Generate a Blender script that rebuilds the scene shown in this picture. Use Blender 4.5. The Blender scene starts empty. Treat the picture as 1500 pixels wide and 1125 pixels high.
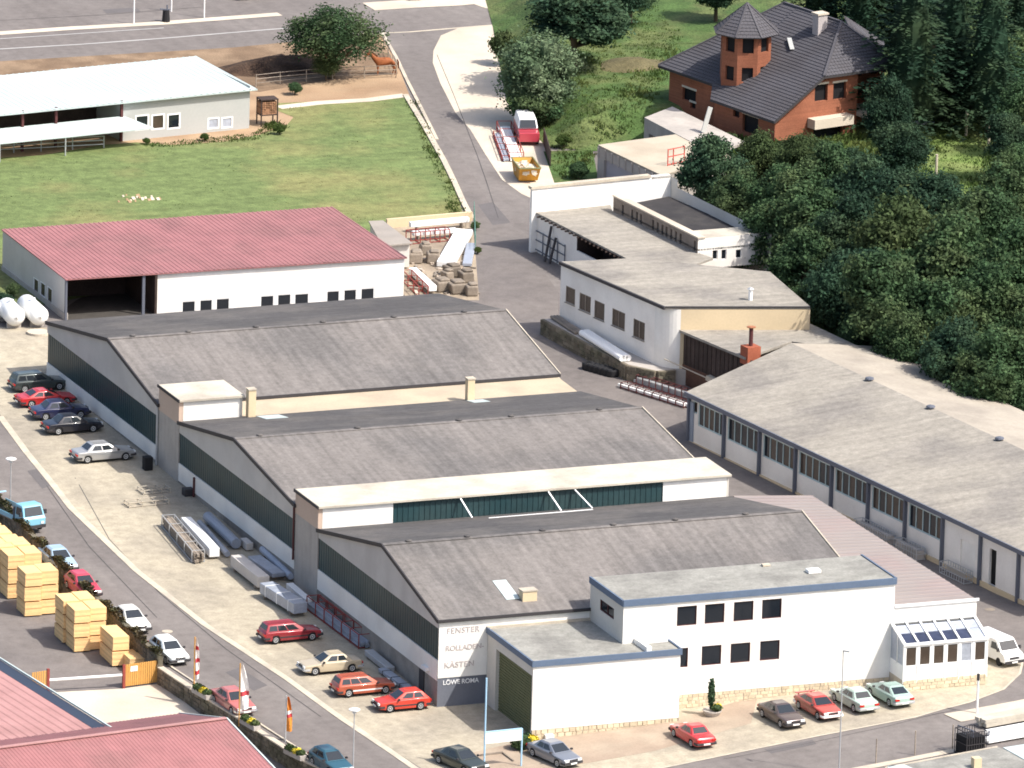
import bpy, bmesh
from mathutils import Vector, Matrix, Quaternion
import math, random
YAW, PITCH, ROLL = math.radians(21.71), math.radians(15.04), math.radians(-1.60)
FOC = 16913.0                     # focal length in pixels of a 1500 px wide frame
def _basis():
    cy, sy, cp, sp = math.cos(YAW), math.sin(YAW), math.cos(PITCH), math.sin(PITCH)
    f = (sy*cp, cy*cp, -sp); r = (cy, -sy, 0.0)
    d = (f[1]*r[2]-f[2]*r[1], f[2]*r[0]-f[0]*r[2], f[0]*r[1]-f[1]*r[0])
    c, s = math.cos(ROLL), math.sin(ROLL)
    r2 = tuple(c*a+s*b for a, b in zip(r, d)); d2 = tuple(-s*a+c*b for a, b in zip(r, d))
    return r2, d2, f
BR, BD, BF = _basis()
def sight(px, py):
    a, b = (px-750)/FOC, (py-562.5)/FOC
    return tuple(a*BR[i]+b*BD[i]+BF[i] for i in range(3))
_r = sight(641, 1037)
CAM = tuple(-868.0*c for c in _r)
def project(x, y, z):
    v = (x-CAM[0], y-CAM[1], z-CAM[2])
    w = sum(v[i]*BF[i] for i in range(3))
    return (750+FOC*sum(v[i]*BR[i] for i in range(3))/w, 562.5+FOC*sum(v[i]*BD[i] for i in range(3))/w)
def on_level(px, py, z):
    r = sight(px, py); t = (z-CAM[2])/r[2]
    return (CAM[0]+t*r[0], CAM[1]+t*r[1], z)
def on_y(px, py, y):
    r = sight(px, py); t = (y-CAM[1])/r[1]; return (CAM[0]+t*r[0], y, CAM[2]+t*r[2])
def on_x(px, py, x):
    r = sight(px, py); t = (x-CAM[0])/r[0]; return (x, CAM[1]+t*r[1], CAM[2]+t*r[2])
# ---------------------------------------------------------------- lie of the land
def interp(t, pts):
    if t <= pts[0][0]: return pts[0][1]
    for (a, va), (b, vb) in zip(pts, pts[1:]):
        if t <= b: return va+(vb-va)*(t-a)/(b-a)
    return pts[-1][1]
def smooth(t):
    t = max(0.0, min(1.0, t)); return t*t*(3-2*t)
LEFT_RISE = [(-30, -0.6), (-9, -0.1), (0, 0), (30, 1.05), (60, 2.1), (90, 2.6), (114, 3.0), (200, 3.2)]
RIGHT_RISE = [(-30, .8), (-9, 1.1), (-3, 1.1), (0, 1.0), (15, .55), (65, 1.0), (90, 1.5), (114, 2.4), (140, 3.0), (200, 3.2)]
def base_ground(x, y):
    t = max(0.0, min(1.0, (x-6)/28.0))
    return interp(y, LEFT_RISE)*(1-t)+interp(y, RIGHT_RISE)*t
def _march(px, py, fn):
    r = sight(px, py); t = 690.0
    while t < 2600:
        x, y, z = (CAM[i]+t*r[i] for i in range(3))
        if z < fn(x, y): break
        t += 2.0
    lo, hi = t-2.0, t
    for _ in range(22):
        m = (lo+hi)/2; x, y, z = (CAM[i]+m*r[i] for i in range(3))
        if z < fn(x, y): hi = m
        else: lo = m
    return (x, y, fn(x, y))
TOE = [_march(a, b, base_ground)[:2] for a, b in ((700, -40), (722, 40), (742, 150), (800, 215), (868, 222), (1000, 215), (1060, 290), (1100, 380), (1195, 455), (1285, 512), (1500, 597), (1800, 725))]
HILL = TOE+[(260, 20), (300, 420), (120, 420)]
def _inside(x, y, poly):
    c = False; j = len(poly)-1
    for i in range(len(poly)):
        xi, yi = poly[i]; xj, yj = poly[j]
        if (yi > y) != (yj > y) and x < (xj-xi)*(y-yi)/(yj-yi)+xi: c = not c
        j = i
    return c
def hill(x, y):
    if x < 50 or y < -20 or not _inside(x, y, HILL): return 0.0
    d = 1e9
    for (ax, ay), (bx, by) in zip(TOE, TOE[1:]):
        ux, uy = bx-ax, by-ay; l = ux*ux+uy*uy
        t = max(0, min(1, ((x-ax)*ux+(y-ay)*uy)/l))
        d = min(d, math.hypot(x-ax-t*ux, y-ay-t*uy))
    return 2.6*smooth(d/6.0)
def ground(x, y): return base_ground(x, y)+hill(x, y)
def at(px, py, up=0.0):            # the place on the ground (or 'up' metres above it) seen at a spot of the photograph
    return _march(px, py, lambda x, y: ground(x, y)+up)
# ================================================================ camera, light, exposure
S = bpy.context.scene
COL = S.collection
cam = bpy.data.objects.new("camera", bpy.data.cameras.new("camera")); COL.objects.link(cam)
_m = Matrix(((BR[0], -BD[0], -BF[0], CAM[0]), (BR[1], -BD[1], -BF[1], CAM[1]), (BR[2], -BD[2], -BF[2], CAM[2]), (0, 0, 0, 1)))
cam.matrix_world = _m
cam.data.sensor_width = 36.0
cam.data.lens = FOC*36.0/1500.0
cam.data.clip_start = 5.0
cam.data.clip_end = 9000.0
S.camera = cam
SUN = Vector((0.53, -0.58, 1.0)).normalized()
w = bpy.data.worlds.new("World"); S.world = w; w.use_nodes = True
_nt = w.node_tree
sky = _nt.nodes.new("ShaderNodeTexSky"); sky.sky_type = 'NISHITA'; sky.sun_disc = False
sky.sun_elevation = math.asin(SUN.z); sky.sun_rotation = math.atan2(SUN.x, SUN.y)
sky.air_density = 1.0; sky.dust_density = 4.0; sky.ozone_density = 1.0
_nt.links.new(sky.outputs[0], _nt.nodes["Background"].inputs[0])
_nt.nodes["Background"].inputs[1].default_value = 0.145
sl = bpy.data.lights.new("sun", 'SUN'); sl.energy = 3.7; sl.angle = math.radians(0.53); sl.color = (1.0, 0.955, 0.88)
so = bpy.data.objects.new("sun", sl); COL.objects.link(so)
so.rotation_euler = (-SUN).to_track_quat('-Z', 'Y').to_euler()
S.view_settings.view_transform = 'Standard'; S.view_settings.look = 'None'
S.view_settings.exposure = 0.66; S.view_settings.gamma = 1.0
S.render.engine = 'CYCLES'
try:
    S.cycles.pixel_filter_type = 'BLACKMAN_HARRIS'; S.cycles.filter_width = 1.75
    S.cycles.max_bounces = 6; S.cycles.use_adaptive_sampling = True
    S.cycles.use_denoising = True
except Exception: pass

# ================================================================ materials
MATS = {}
def srgb(r, g, b):
    f = lambda c: (c/255/12.92) if c/255 <= 0.04045 else ((c/255+0.055)/1.055)**2.4
    return (f(r), f(g), f(b))
def mat(name, col, rough=0.85, var=0.12, scale=0.5, fine=6.0, col2=None, mix2=0.0, scale2=0.08, streak=None, bump=0.0, bscale=8.0,
        island=0.0, spec=0.25, metal=0.0, coat=0.0, objvar=0.0, contrast2=(0.45, 0.62), streak_amt=0.0, rot=0.0):
    """noise-driven principled material: broad blotches (scale2) towards col2, fine grain, optional streaks and relief"""
    if name in MATS: return MATS[name]
    m = bpy.data.materials.new(name); m.use_nodes = True; t = m.node_tree; N, L = t.nodes, t.links
    b = N["Principled BSDF"]
    b.inputs["Roughness"].default_value = rough
    b.inputs["Specular IOR Level"].default_value = spec
    b.inputs["Metallic"].default_value = metal
    if coat: b.inputs["Coat Weight"].default_value = coat; b.inputs["Coat Roughness"].default_value = 0.08
    geo = N.new("ShaderNodeNewGeometry")
    mp = N.new("ShaderNodeMapping"); mp.inputs["Rotation"].default_value[2] = rot
    L.new(geo.outputs["Position"], mp.inputs[0])
    def noise(sc, det=4, vec=None):
        n = N.new("ShaderNodeTexNoise"); n.inputs["Scale"].default_value = sc; n.inputs["Detail"].default_value = det
        L.new(vec or mp.outputs[0], n.inputs["Vector"]); return n.outputs["Fac"]
    rgb = N.new("ShaderNodeRGB"); rgb.outputs[0].default_value = (*col, 1); cur = rgb.outputs[0]
    if col2 and mix2:
        r = N.new("ShaderNodeMapRange"); r.inputs[1].default_value, r.inputs[2].default_value = contrast2; r.inputs[4].default_value = mix2
        L.new(noise(scale2, 6), r.inputs[0])
        x = N.new("ShaderNodeMix"); x.data_type = 'RGBA'; x.inputs[7].default_value = (*col2, 1)
        L.new(r.outputs[0], x.inputs[0]); L.new(cur, x.inputs[6]); cur = x.outputs[2]
    fac = None
    def add(src, amt):
        nonlocal fac
        r = N.new("ShaderNodeMapRange"); r.inputs[1].default_value = 0.25; r.inputs[2].default_value = 0.75
        r.inputs[3].default_value = 1-amt; r.inputs[4].default_value = 1+amt; L.new(src, r.inputs[0])
        if fac is None: fac = r.outputs[0]
        else:
            q = N.new("ShaderNodeMath"); q.operation = 'MULTIPLY'; L.new(fac, q.inputs[0]); L.new(r.outputs[0], q.inputs[1]); fac = q.outputs[0]
    if var: add(noise(scale, 5), var); add(noise(fine, 3), var*0.8)
    if streak:
        ms = N.new("ShaderNodeMapping"); ms.inputs["Scale"].default_value = streak; ms.inputs["Rotation"].default_value[2] = rot
        L.new(geo.outputs["Position"], ms.inputs[0]); add(noise(1.0, 4, ms.outputs[0]), streak_amt)
    if island:
        r = N.new("ShaderNodeMapRange"); r.inputs[3].default_value = 1-island; r.inputs[4].default_value = 1+island
        L.new(geo.outputs["Random Per Island"], r.inputs[0])
        if fac is None: fac = r.outputs[0]
        else:
            q = N.new("ShaderNodeMath"); q.operation = 'MULTIPLY'; L.new(fac, q.inputs[0]); L.new(r.outputs[0], q.inputs[1]); fac = q.outputs[0]
    if objvar:
        oi = N.new("ShaderNodeObjectInfo"); r = N.new("ShaderNodeMapRange"); r.inputs[3].default_value = 1-objvar; r.inputs[4].default_value = 1+objvar
        L.new(oi.outputs["Random"], r.inputs[0])
        if fac is None: fac = r.outputs[0]
        else:
            q = N.new("ShaderNodeMath"); q.operation = 'MULTIPLY'; L.new(fac, q.inputs[0]); L.new(r.outputs[0], q.inputs[1]); fac = q.outputs[0]
    if fac is not None:
        v = N.new("ShaderNodeVectorMath"); v.operation = 'SCALE'; L.new(cur, v.inputs[0]); L.new(fac, v.inputs["Scale"]); cur = v.outputs[0]
    L.new(cur, b.inputs["Base Color"])
    if bump:
        bn = N.new("ShaderNodeBump"); bn.inputs["Strength"].default_value = 1.0; bn.inputs["Distance"].default_value = bump
        L.new(noise(bscale, 3), bn.inputs["Height"]); L.new(bn.outputs[0], b.inputs["Normal"])
    MATS[name] = m; return m
A_ROT = math.radians(0)
m_asphalt = mat("asphalt", (.158, .141, .133), .9, .13, 1.3, 7, (.200, .180, .168), .7, .10, bump=.01, bscale=25, streak=(.9, .05, .3), streak_amt=.09)
m_asphalt2 = mat("asphalt_patched", (.172, .153, .143), .9, .15, 1.2, 7, (.132, .118, .113), .7, .15, bump=.01, bscale=25)
m_paving = mat("paving_setts", (.385, .34, .26), .9, .17, 1.2, 6, (.27, .24, .195), .8, .09, bump=.015, bscale=10, streak=(.8, .06, .3), streak_amt=.10)
m_paving_red = mat("paving_red", (.32, .25, .19), .9, .12, .5, 6, (.36, .30, .23), .6, .3, bump=.01, bscale=10)
m_concrete = mat("concrete_apron", (.55, .48, .39), .9, .09, .35, 7, (.42, .36, .29), .6, .15, bump=.008, bscale=10)
m_kerb = mat("kerb_concrete", (.50, .44, .35), .85, .12, 1.0, 8, (.36, .32, .27), .6, .4)
m_grass = mat("grass", (.125, .165, .060), .95, .26, 1.2, 6, (.24, .21, .09), .55, .11, bump=.05, bscale=6, streak=(.12, .9, .3), streak_amt=.16, contrast2=(.47, .66))
m_rough_grass = mat("rough_grass", (.060, .105, .030), .95, .35, .5, 4, (.13, .14, .055), .6, .2, bump=.12, bscale=4)
m_soil = mat("bare_soil", (.37, .26, .165), .95, .16, .5, 7, (.24, .155, .095), .7, .25, bump=.04, bscale=6)
m_yard_soil = mat("yard_dirt", (.34, .28, .21), .95, .18, .8, 5, (.22, .18, .14), .8, .4, bump=.03, bscale=6)
m_dark_soil = mat("paddock_soil", (.185, .125, .08), .95, .2, .5, 6, (.28, .2, .13), .6, .25, bump=.05, bscale=6)
m_manure = mat("manure", (.05, .03, .02), .95, .35, .8, 5, (.11, .07, .045), .6, .6, bump=.15, bscale=5)
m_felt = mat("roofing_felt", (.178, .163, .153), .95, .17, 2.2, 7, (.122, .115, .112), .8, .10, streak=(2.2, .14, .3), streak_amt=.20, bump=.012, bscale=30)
m_felt_shaded = mat("roofing_felt_shaded", (.082, .078, .078), .95, .17, 1.8, 7, (.125, .115, .108), .7, .2, streak=(.15, .7, .3), streak_amt=.14, bump=.012, bscale=30)  # rear slopes' grazing shade put into the felt colour; vents reuse it
m_felt_warm = mat("roofing_felt_warm", (.285, .262, .225), .95, .17, 2.0, 7, (.20, .185, .168), .8, .13, streak=(.16, 1.3, .3), streak_amt=.16, bump=.012, bscale=30)
m_felt_pale = mat("roofing_felt_pale", (.50, .46, .385), .9, .10, .5, 5, (.36, .32, .265), .8, .22, contrast2=(.5, .66), bump=.01, bscale=20)
m_felt_green = mat("roofing_felt_greygreen", (.27, .265, .24), .95, .16, 1.5, 6, (.19, .185, .17), .8, .25, streak=(.4, .9, .3), streak_amt=.12, bump=.015, bscale=20)
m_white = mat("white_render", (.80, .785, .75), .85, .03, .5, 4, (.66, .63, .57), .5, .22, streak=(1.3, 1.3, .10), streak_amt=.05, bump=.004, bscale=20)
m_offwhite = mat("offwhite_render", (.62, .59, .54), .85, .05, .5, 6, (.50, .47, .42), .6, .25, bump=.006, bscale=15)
m_cream = mat("cream_render", (.62, .50, .33), .85, .05, .5, 6, (.52, .42, .28), .6, .25)
m_beige = mat("beige_cladding", (.52, .40, .32), .8, .05, .5, 6)
m_panel = mat("fibre_cement_panel", (.54, .51, .475), .85, .05, .5, 7, (.46, .43, .40), .6, .3)
m_lowpanel = mat("painted_wall_white", (.80, .765, .71), .85, .04, .4, 6, (.68, .64, .59), .6, .3)
m_grey_conc = mat("grey_concrete", (.41, .375, .34), .9, .08, .6, 8, (.33, .305, .28), .6, .4, streak=(2, 2, .2), streak_amt=.08)
m_block = mat("blockwork", (.30, .27, .24), .95, .12, 1.2, 6, (.21, .19, .17), .6, .5)
m_green = mat("green_translucent_sheet", (.017, .050, .058), .42, .15, .25, 3, (.034, .058, .060), .7, .12, spec=.4)
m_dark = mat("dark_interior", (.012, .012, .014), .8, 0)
m_blue = mat("blue_fascia", (.105, .145, .215), .6, .06, 1, 5)
m_greyblue = mat("greyblue_paint", (.115, .125, .155), .6, .05, 1, 5)
m_paleblue = mat("pale_blue_frame", (.42, .52, .52), .5, .04, 1, 5)
m_darktrim = mat("dark_trim", (.045, .042, .045), .6, .08, 1, 5)
m_maroon = mat("maroon_paint", (.09, .03, .03), .6, .1, 1, 5)
m_redsteel = mat("red_oxide_steel", (.26, .055, .045), .6, .2, 1, 5)
m_redsheet = mat("red_sheet_roof", (.31, .135, .135), .6, .09, .5, 3, (.24, .115, .11), .7, .2, streak=(.9, .12, .3), streak_amt=.08, spec=.4)
m_pinksheet = mat("pink_sheet_roof", (.40, .215, .20), .55, .08, .5, 3, (.33, .17, .155), .6, .2, spec=.4)
m_brownsheet = mat("brown_pink_sheet_roof", (.27, .235, .22), .6, .05, .3, 5, (.28, .21, .2), .5, .2, spec=.3)
m_whitesheet = mat("white_sheet_roof", (.47, .54, .53), .6, .05, .3, 5, (.41, .46, .455), .6, .2, spec=.4)
m_greysheet = mat("grey_sheet_cladding", (.41, .415, .40), .6, .04, .3, 5, (.36, .37, .36), .5, .3)
m_eternit = mat("fibre_cement_roof", (.30, .27, .24), .9, .08, .5, 6, (.24, .22, .2), .5, .3)
m_stone = mat("sandstone_facing", (.58, .49, .35), .9, .08, 1, 6, island=.16, bump=.02, bscale=8)
m_wallstone = mat("retaining_stone", (.17, .145, .11), .95, .12, 1, 6, (.075, .08, .05), .6, .6, island=.3, bump=.03, bscale=6)
m_tile = mat("dark_roof_tile", (.078, .075, .085), .75, .10, .8, 6, (.06, .055, .06), .6, .4, spec=.35)
m_brick = mat("orange_brick", (.285, .108, .062), .9, .18, .8, 8, (.22, .08, .045), .7, .4, bump=.01, bscale=12, streak=(.2, .2, 9), streak_amt=.14)
m_redbrick = mat("red_brick", (.30, .09, .05), .9, .15, 1, 8, bump=.01, bscale=12)
m_timber = mat("fresh_sawn_timber", (.82, .54, .26), .75, .06, 1, 8, island=.13, objvar=.05)
m_orange = mat("orange_stained_wood", (.55, .29, .08), .6, .08, 1, 8, objvar=.06)
m_oldwood = mat("dark_stained_boards", (.05, .035, .03), .8, .25, 1, 8, objvar=.25)
m_greywood = mat("weathered_wood", (.26, .22, .18), .85, .2, 1, 8, objvar=.2)
m_steel = mat("galvanised_steel", (.45, .46, .47), .45, .06, 1, 6, metal=.3)
m_alu = mat("grey_plastic_profile", (.33, .36, .42), .45, .10, 1, 6, objvar=.15)
m_whiteplast = mat("white_plastic", (.80, .80, .79), .4, .02, 1, 6, objvar=.04)
m_film = mat("grey_wrapping_film", (.34, .37, .43), .3, .18, .8, 5, spec=.6)
m_bale = mat("wrapped_bundle_brown", (.21, .175, .14), .8, .2, .8, 5, objvar=.2)
m_tank = mat("white_gas_tank", (.82, .82, .80), .4, .02, 1, 5)
m_skip = mat("yellow_skip", (.52, .26, .03), .6, .15, .8, 5, (.3, .15, .05), .5, .6)
m_rubble = mat("pale_rubble", (.62, .56, .45), .9, .2, 1, 5, island=.3)
m_black = mat("black_rubber", (.018, .018, .02), .75, 0)
m_glass = mat("window_glass", (.012, .016, .022), .06, 0, spec=.6)
m_glass_brown = mat("window_glass_brown", (.06, .045, .035), .12, .2, .6, 3, spec=.5)
m_glass_blue = mat("roof_glass_blue", (.035, .042, .075), .12, .25, .6, 3, spec=.6)
m_carglass = mat("car_glass", (.02, .025, .03), .05, 0, spec=.8)
m_chrome = mat("chrome", (.6, .6, .6), .2, 0, metal=.9)
m_plate = mat("number_plate", (.75, .75, .72), .5, 0)
m_redlamp = mat("red_lamp", (.45, .02, .015), .3, 0)
m_whitelamp = mat("lamp_glass", (.7, .72, .72), .15, 0)
m_olive = mat("olive_shutter", (.15, .16, .085), .7, .06, 1, 5)
m_trunk = mat("bark", (.10, .075, .05), .95, .2, 3, 9)
m_letter = mat("faded_letter_paint", (.47, .42, .41), .8, .25, 5, 8)
m_letter_white = mat("white_letter_paint", (.8, .8, .8), .7, 0)
m_flagwhite = mat("flag_white", (.78, .75, .72), .8, .03, 1, 5)
m_flagred = mat("flag_red", (.5, .06, .07), .8, .05, 1, 5)
m_flagorange = mat("flag_orange", (.60, .22, .04), .8, .05, 1, 5)
m_yellow = mat("yellow_flowers", (.62, .5, .05), .9, .2, 3, 9, island=.3)
m_skyblue = mat("light_blue_paint", (.36, .56, .72), .45, .03, 1, 5)
m_horse = mat("chestnut_coat", (.26, .085, .03), .7, .12, 2, 8)
m_mane = mat("horse_mane", (.12, .035, .015), .8, .1, 3, 8)
def paint(name, c, metal=0.0): return mat(name, c, .32, 0, coat=.6, spec=.5, metal=metal)
def leafmat(name, c, c2):
    m = mat(name, c, .8, .26, .45, 1.6, c2, .8, .30, island=.40, objvar=.16, spec=.15)
    t = m.node_tree; b = t.nodes["Principled BSDF"]; o = t.nodes["Material Output"]; tr = t.nodes.new("ShaderNodeBsdfTranslucent"); mx = t.nodes.new("ShaderNodeMixShader"); mx.inputs[0].default_value = .33
    t.links.new(b.inputs["Base Color"].links[0].from_socket, tr.inputs["Color"]); t.links.new(b.outputs[0], mx.inputs[1]); t.links.new(tr.outputs[0], mx.inputs[2]); t.links.new(mx.outputs[0], o.inputs["Surface"]); return m
m_leaf = leafmat("leaf_deciduous", (.052, .098, .044), (.100, .138, .060))
m_leaf_yel = leafmat("leaf_yellowgreen", (.066, .100, .040), (.100, .128, .052))
m_leaf_dark = leafmat("leaf_dark", (.032, .068, .040), (.060, .098, .050))
m_needle = leafmat("needles", (.020, .046, .027), (.048, .078, .038))
m_willow = leafmat("leaf_silvery", (.115, .175, .095), (.23, .29, .17))
m_weed = leafmat("leaf_weeds", (.065, .105, .028), (.105, .125, .038))

# ================================================================ mesh helpers
WORLD_M = {}; KIDS = {}
class MB:
    def __init__(s, local=False): s.v = []; s.f = []; s.local = local; s.smooth = False
    def quad(s, *p):
        n = len(s.v); s.v += [tuple(q) for q in p]; s.f.append(tuple(range(n, n+len(p)))); return s
    def hexa(s, b, t):            # bottom ring and top ring of equal length
        n = len(s.v); k = len(b); s.v += [tuple(q) for q in b]+[tuple(q) for q in t]
        s.f.append(tuple(n+i for i in reversed(range(k)))); s.f.append(tuple(n+k+i for i in range(k)))
        for i in range(k): j = (i+1) % k; s.f.append((n+i, n+j, n+k+j, n+k+i))
        return s
    def box(s, x0, x1, y0, y1, z0, z1):
        return s.hexa([(x0, y0, z0), (x1, y0, z0), (x1, y1, z0), (x0, y1, z0)], [(x0, y0, z1), (x1, y0, z1), (x1, y1, z1), (x0, y1, z1)])
    def obox(s, c, u, v, w):      # centre and three half-axis vectors
        c, u, v, w = map(Vector, (c, u, v, w))
        return s.hexa([c-u-v-w, c+u-v-w, c+u+v-w, c-u+v-w], [c-u-v+w, c+u-v+w, c+u+v+w, c-u+v+w])
    def prism(s, pts, z0, z1):
        g = (lambda z: (lambda p: z)) ; f0 = z0 if callable(z0) else g(z0); f1 = z1 if callable(z1) else g(z1)
        a = sum(pts[i][0]*pts[(i+1) % len(pts)][1]-pts[(i+1) % len(pts)][0]*pts[i][1] for i in range(len(pts)))
        if a < 0: pts = pts[::-1]
        return s.hexa([(p[0], p[1], f0(p)) for p in pts], [(p[0], p[1], f1(p)) for p in pts])
    def beam(s, p, q, w=.1, h=None, up=(0, 0, 1)):
        p, q = Vector(p), Vector(q); d = q-p; L = d.length
        if L < 1e-6: return s
        d /= L; up = Vector(up)
        if abs(d.dot(up)) > .98: up = Vector((0, 1, 0))
        a = d.cross(up).normalized(); b = a.cross(d)
        h = h or w
        return s.obox((p+q)/2, d*(L/2), a*(w/2), b*(h/2))
    def tube(s, p, q, r, n=8, r2=None, cap=True):
        p, q = Vector(p), Vector(q); d = (q-p).normalized(); up = Vector((0, 0, 1)) if abs(d.z) < .95 else Vector((1, 0, 0))
        a = d.cross(up).normalized(); b = a.cross(d); r2 = r if r2 is None else r2
        ring = lambda c, rr: [c+a*math.cos(2*math.pi*i/n)*rr+b*math.sin(2*math.pi*i/n)*rr for i in range(n)]
        return s.hexa(ring(p, r), ring(q, r2))
    def lathe(s, c, axis, prof, n=16):    # profile = [(along, radius)]
        c = Vector(c); d = Vector(axis).normalized(); up = Vector((0, 0, 1)) if abs(d.z) < .95 else Vector((1, 0, 0))
        a = d.cross(up).normalized(); b = a.cross(d); n0 = len(s.v)
        for t, r in prof:
            for i in range(n):
                q = c+d*t+a*math.cos(2*math.pi*i/n)*r+b*math.sin(2*math.pi*i/n)*r; s.v.append(tuple(q))
        for k in range(len(prof)-1):
            for i in range(n):
                j = (i+1) % n; s.f.append((n0+k*n+i, n0+k*n+j, n0+(k+1)*n+j, n0+(k+1)*n+i))
        s.f.append(tuple(n0+i for i in range(n))); s.f.append(tuple(n0+(len(prof)-1)*n+i for i in range(n)))
        return s
    def ball(s, c, r, n=8, m=5):
        rx, ry, rz = r if isinstance(r, tuple) else (r, r, r); n0 = len(s.v)
        for k in range(m+1):
            th = math.pi*k/m
            for i in range(n):
                ph = 2*math.pi*i/n; s.v.append((c[0]+rx*math.sin(th)*math.cos(ph), c[1]+ry*math.sin(th)*math.sin(ph), c[2]+rz*math.cos(th)))
        for k in range(m):
            for i in range(n):
                j = (i+1) % n; s.f.append((n0+k*n+i, n0+(k+1)*n+i, n0+(k+1)*n+j, n0+k*n+j))
        return s
def mesh(name, mb, m, smooth=False):
    me = bpy.data.meshes.new(name); me.from_pydata([tuple(v) for v in mb.v], [], mb.f); me.validate(); me.update()
    me.materials.append(m)
    if smooth or mb.smooth:
        for p in me.polygons: p.use_smooth = True
    return me
def props(o, label=None, cat=None, group=None, kind=None):
    if label: o["label"] = label
    if cat: o["category"] = cat
    if group: o["group"] = group
    if kind: o["kind"] = kind
    return o
def thing(name, label, cat, loc, rot=0.0, group=None):
    o = bpy.data.objects.new(name, None); COL.objects.link(o); o.location = loc; o.rotation_euler = (0, 0, rot)
    o.empty_display_size = .3
    WORLD_M[o.name] = Matrix.Translation(loc) @ Matrix.Rotation(rot, 4, 'Z')
    return props(o, label, cat, group)
def put(name, mb, m, parent=None, label=None, smooth=False, kind=None, cat=None, group=None):
    if parent is not None and not mb.local:
        root = parent
        while root.parent: root = root.parent
        inv = WORLD_M[root.name].inverted(); src = MB(True); src.v = [tuple(inv @ Vector(v)) for v in mb.v]; src.f = mb.f
        mb = src
    off = None
    if parent is None and mb.v:
        xs = [v[0] for v in mb.v]; ys = [v[1] for v in mb.v]; zs = [v[2] for v in mb.v]
        off = ((min(xs)+max(xs))/2, (min(ys)+max(ys))/2, min(zs)); src = MB(); src.f = mb.f; src.smooth = mb.smooth
        src.v = [(v[0]-off[0], v[1]-off[1], v[2]-off[2]) for v in mb.v]; mb = src
    o = bpy.data.objects.new(name, mesh(name, mb, m, smooth)); COL.objects.link(o)
    if parent is not None:
        o.parent = parent; KIDS.setdefault(parent.name, []).append(o)
    elif off: o.location = off
    return props(o, label, cat, group, kind)
def bevel(o, w=.03, seg=2, ang=40):
    b = o.modifiers.new("bevel", 'BEVEL'); b.width = w; b.segments = seg; b.limit_method = 'ANGLE'; b.angle_limit = math.radians(ang); return o
def kids(o): return KIDS.get(o.name, [])
def clone(root, loc, rot, label=None, group=None, scale=None, tree=None):
    c = root.copy(); COL.objects.link(c); c.location = loc; c.rotation_euler = (0, 0, rot)
    if scale: c.scale = scale
    if label: c["label"] = label
    if group: c["group"] = group
    for ch, sub in (tree if tree is not None else [(k, kids(k)) for k in kids(root)]):
        d = ch.copy(); COL.objects.link(d); d.parent = c
        for g in sub:
            e = g.copy(); COL.objects.link(e); e.parent = d
    return c
# walls with openings: outer face on the line p0 -> p1, outside on the right-hand side of that direction
def wallface(mb, p0, p1, z0, z1, holes=(), depth=.18):
    p0, p1 = Vector((*p0[:2], 0)), Vector((*p1[:2], 0)); L = (p1-p0).length; u = (p1-p0)/L; n = Vector((u.y, -u.x, 0))
    ss = sorted({0.0, L, *[min(max(h[0], 0), L) for h in holes], *[min(max(h[1], 0), L) for h in holes]})
    zz = sorted({z0, z1, *[h[2] for h in holes], *[h[3] for h in holes]})
    P = lambda s, z, d=0: p0+u*s-n*d+Vector((0, 0, z))
    for a, b in zip(ss, ss[1:]):
        for c, d in zip(zz, zz[1:]):
            if any(h[0]-1e-6 <= a and b <= h[1]+1e-6 and h[2]-1e-6 <= c and d <= h[3]+1e-6 for h in holes): continue
            mb.quad(P(a, c), P(b, c), P(b, d), P(a, d))
    for h in holes:
        a, b, c, d = h[:4]
        mb.quad(P(a, c), P(b, c), P(b, c, depth), P(a, c, depth)); mb.quad(P(a, d, depth), P(b, d, depth), P(b, d), P(a, d))
        mb.quad(P(a, c), P(a, c, depth), P(a, d, depth), P(a, d)); mb.quad(P(b, c, depth), P(b, c), P(b, d), P(b, d, depth))
    return P, u, n
def window(root, p0, p1, h, depth=.18, panes=1, fr=m_whiteplast, gl=m_glass, t=.06, sill=False, name="window", rows=1, label=None):
    p0, p1 = Vector((*p0[:2], 0)), Vector((*p1[:2], 0)); u = (p1-p0).normalized(); n = Vector((u.y, -u.x, 0))
    P = lambda s, z, d=0: p0+u*s-n*d+Vector((0, 0, z))
    a, b, c, d = h[:4]; f = MB()
    def bar(s0, s1, z0, z1):
        mid = P((s0+s1)/2, (z0+z1)/2, depth-.04); f.obox(mid, u*(s1-s0)/2, n*.035, Vector((0, 0, (z1-z0)/2)))
    bar(a, b, c, c+t); bar(a, b, d-t, d); bar(a, a+t, c+t, d-t); bar(b-t, b, c+t, d-t)
    step = (b-a)/panes; rstep = (d-c)/rows
    for k in range(1, panes): bar(a+k*step-t/2, a+k*step+t/2, c+t, d-t)
    for k in range(1, rows): bar(a+t, b-t, c+k*rstep-t/2, c+k*rstep+t/2)
    if sill: f.obox(P((a+b)/2, c-.03, -.04), u*((b-a)/2+.05), n*.06, Vector((0, 0, .025)))
    w = put(name, f, fr, root, label)
    for k in range(panes):
        for r in range(rows):
            g = MB(); s0, s1 = a+k*step+t*.5, a+(k+1)*step-t*.5; z0, z1 = c+r*rstep+t*.5, c+(r+1)*rstep-t*.5
            g.obox(P((s0+s1)/2, (z0+z1)/2, depth-.01), u*(s1-s0)/2, n*.008, Vector((0, 0, (z1-z0)/2)))
            gm = gl if not isinstance(gl, (list, tuple)) else gl[(k*rows+r) % len(gl)]
            put("pane", g, gm, w)
    return w
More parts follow.
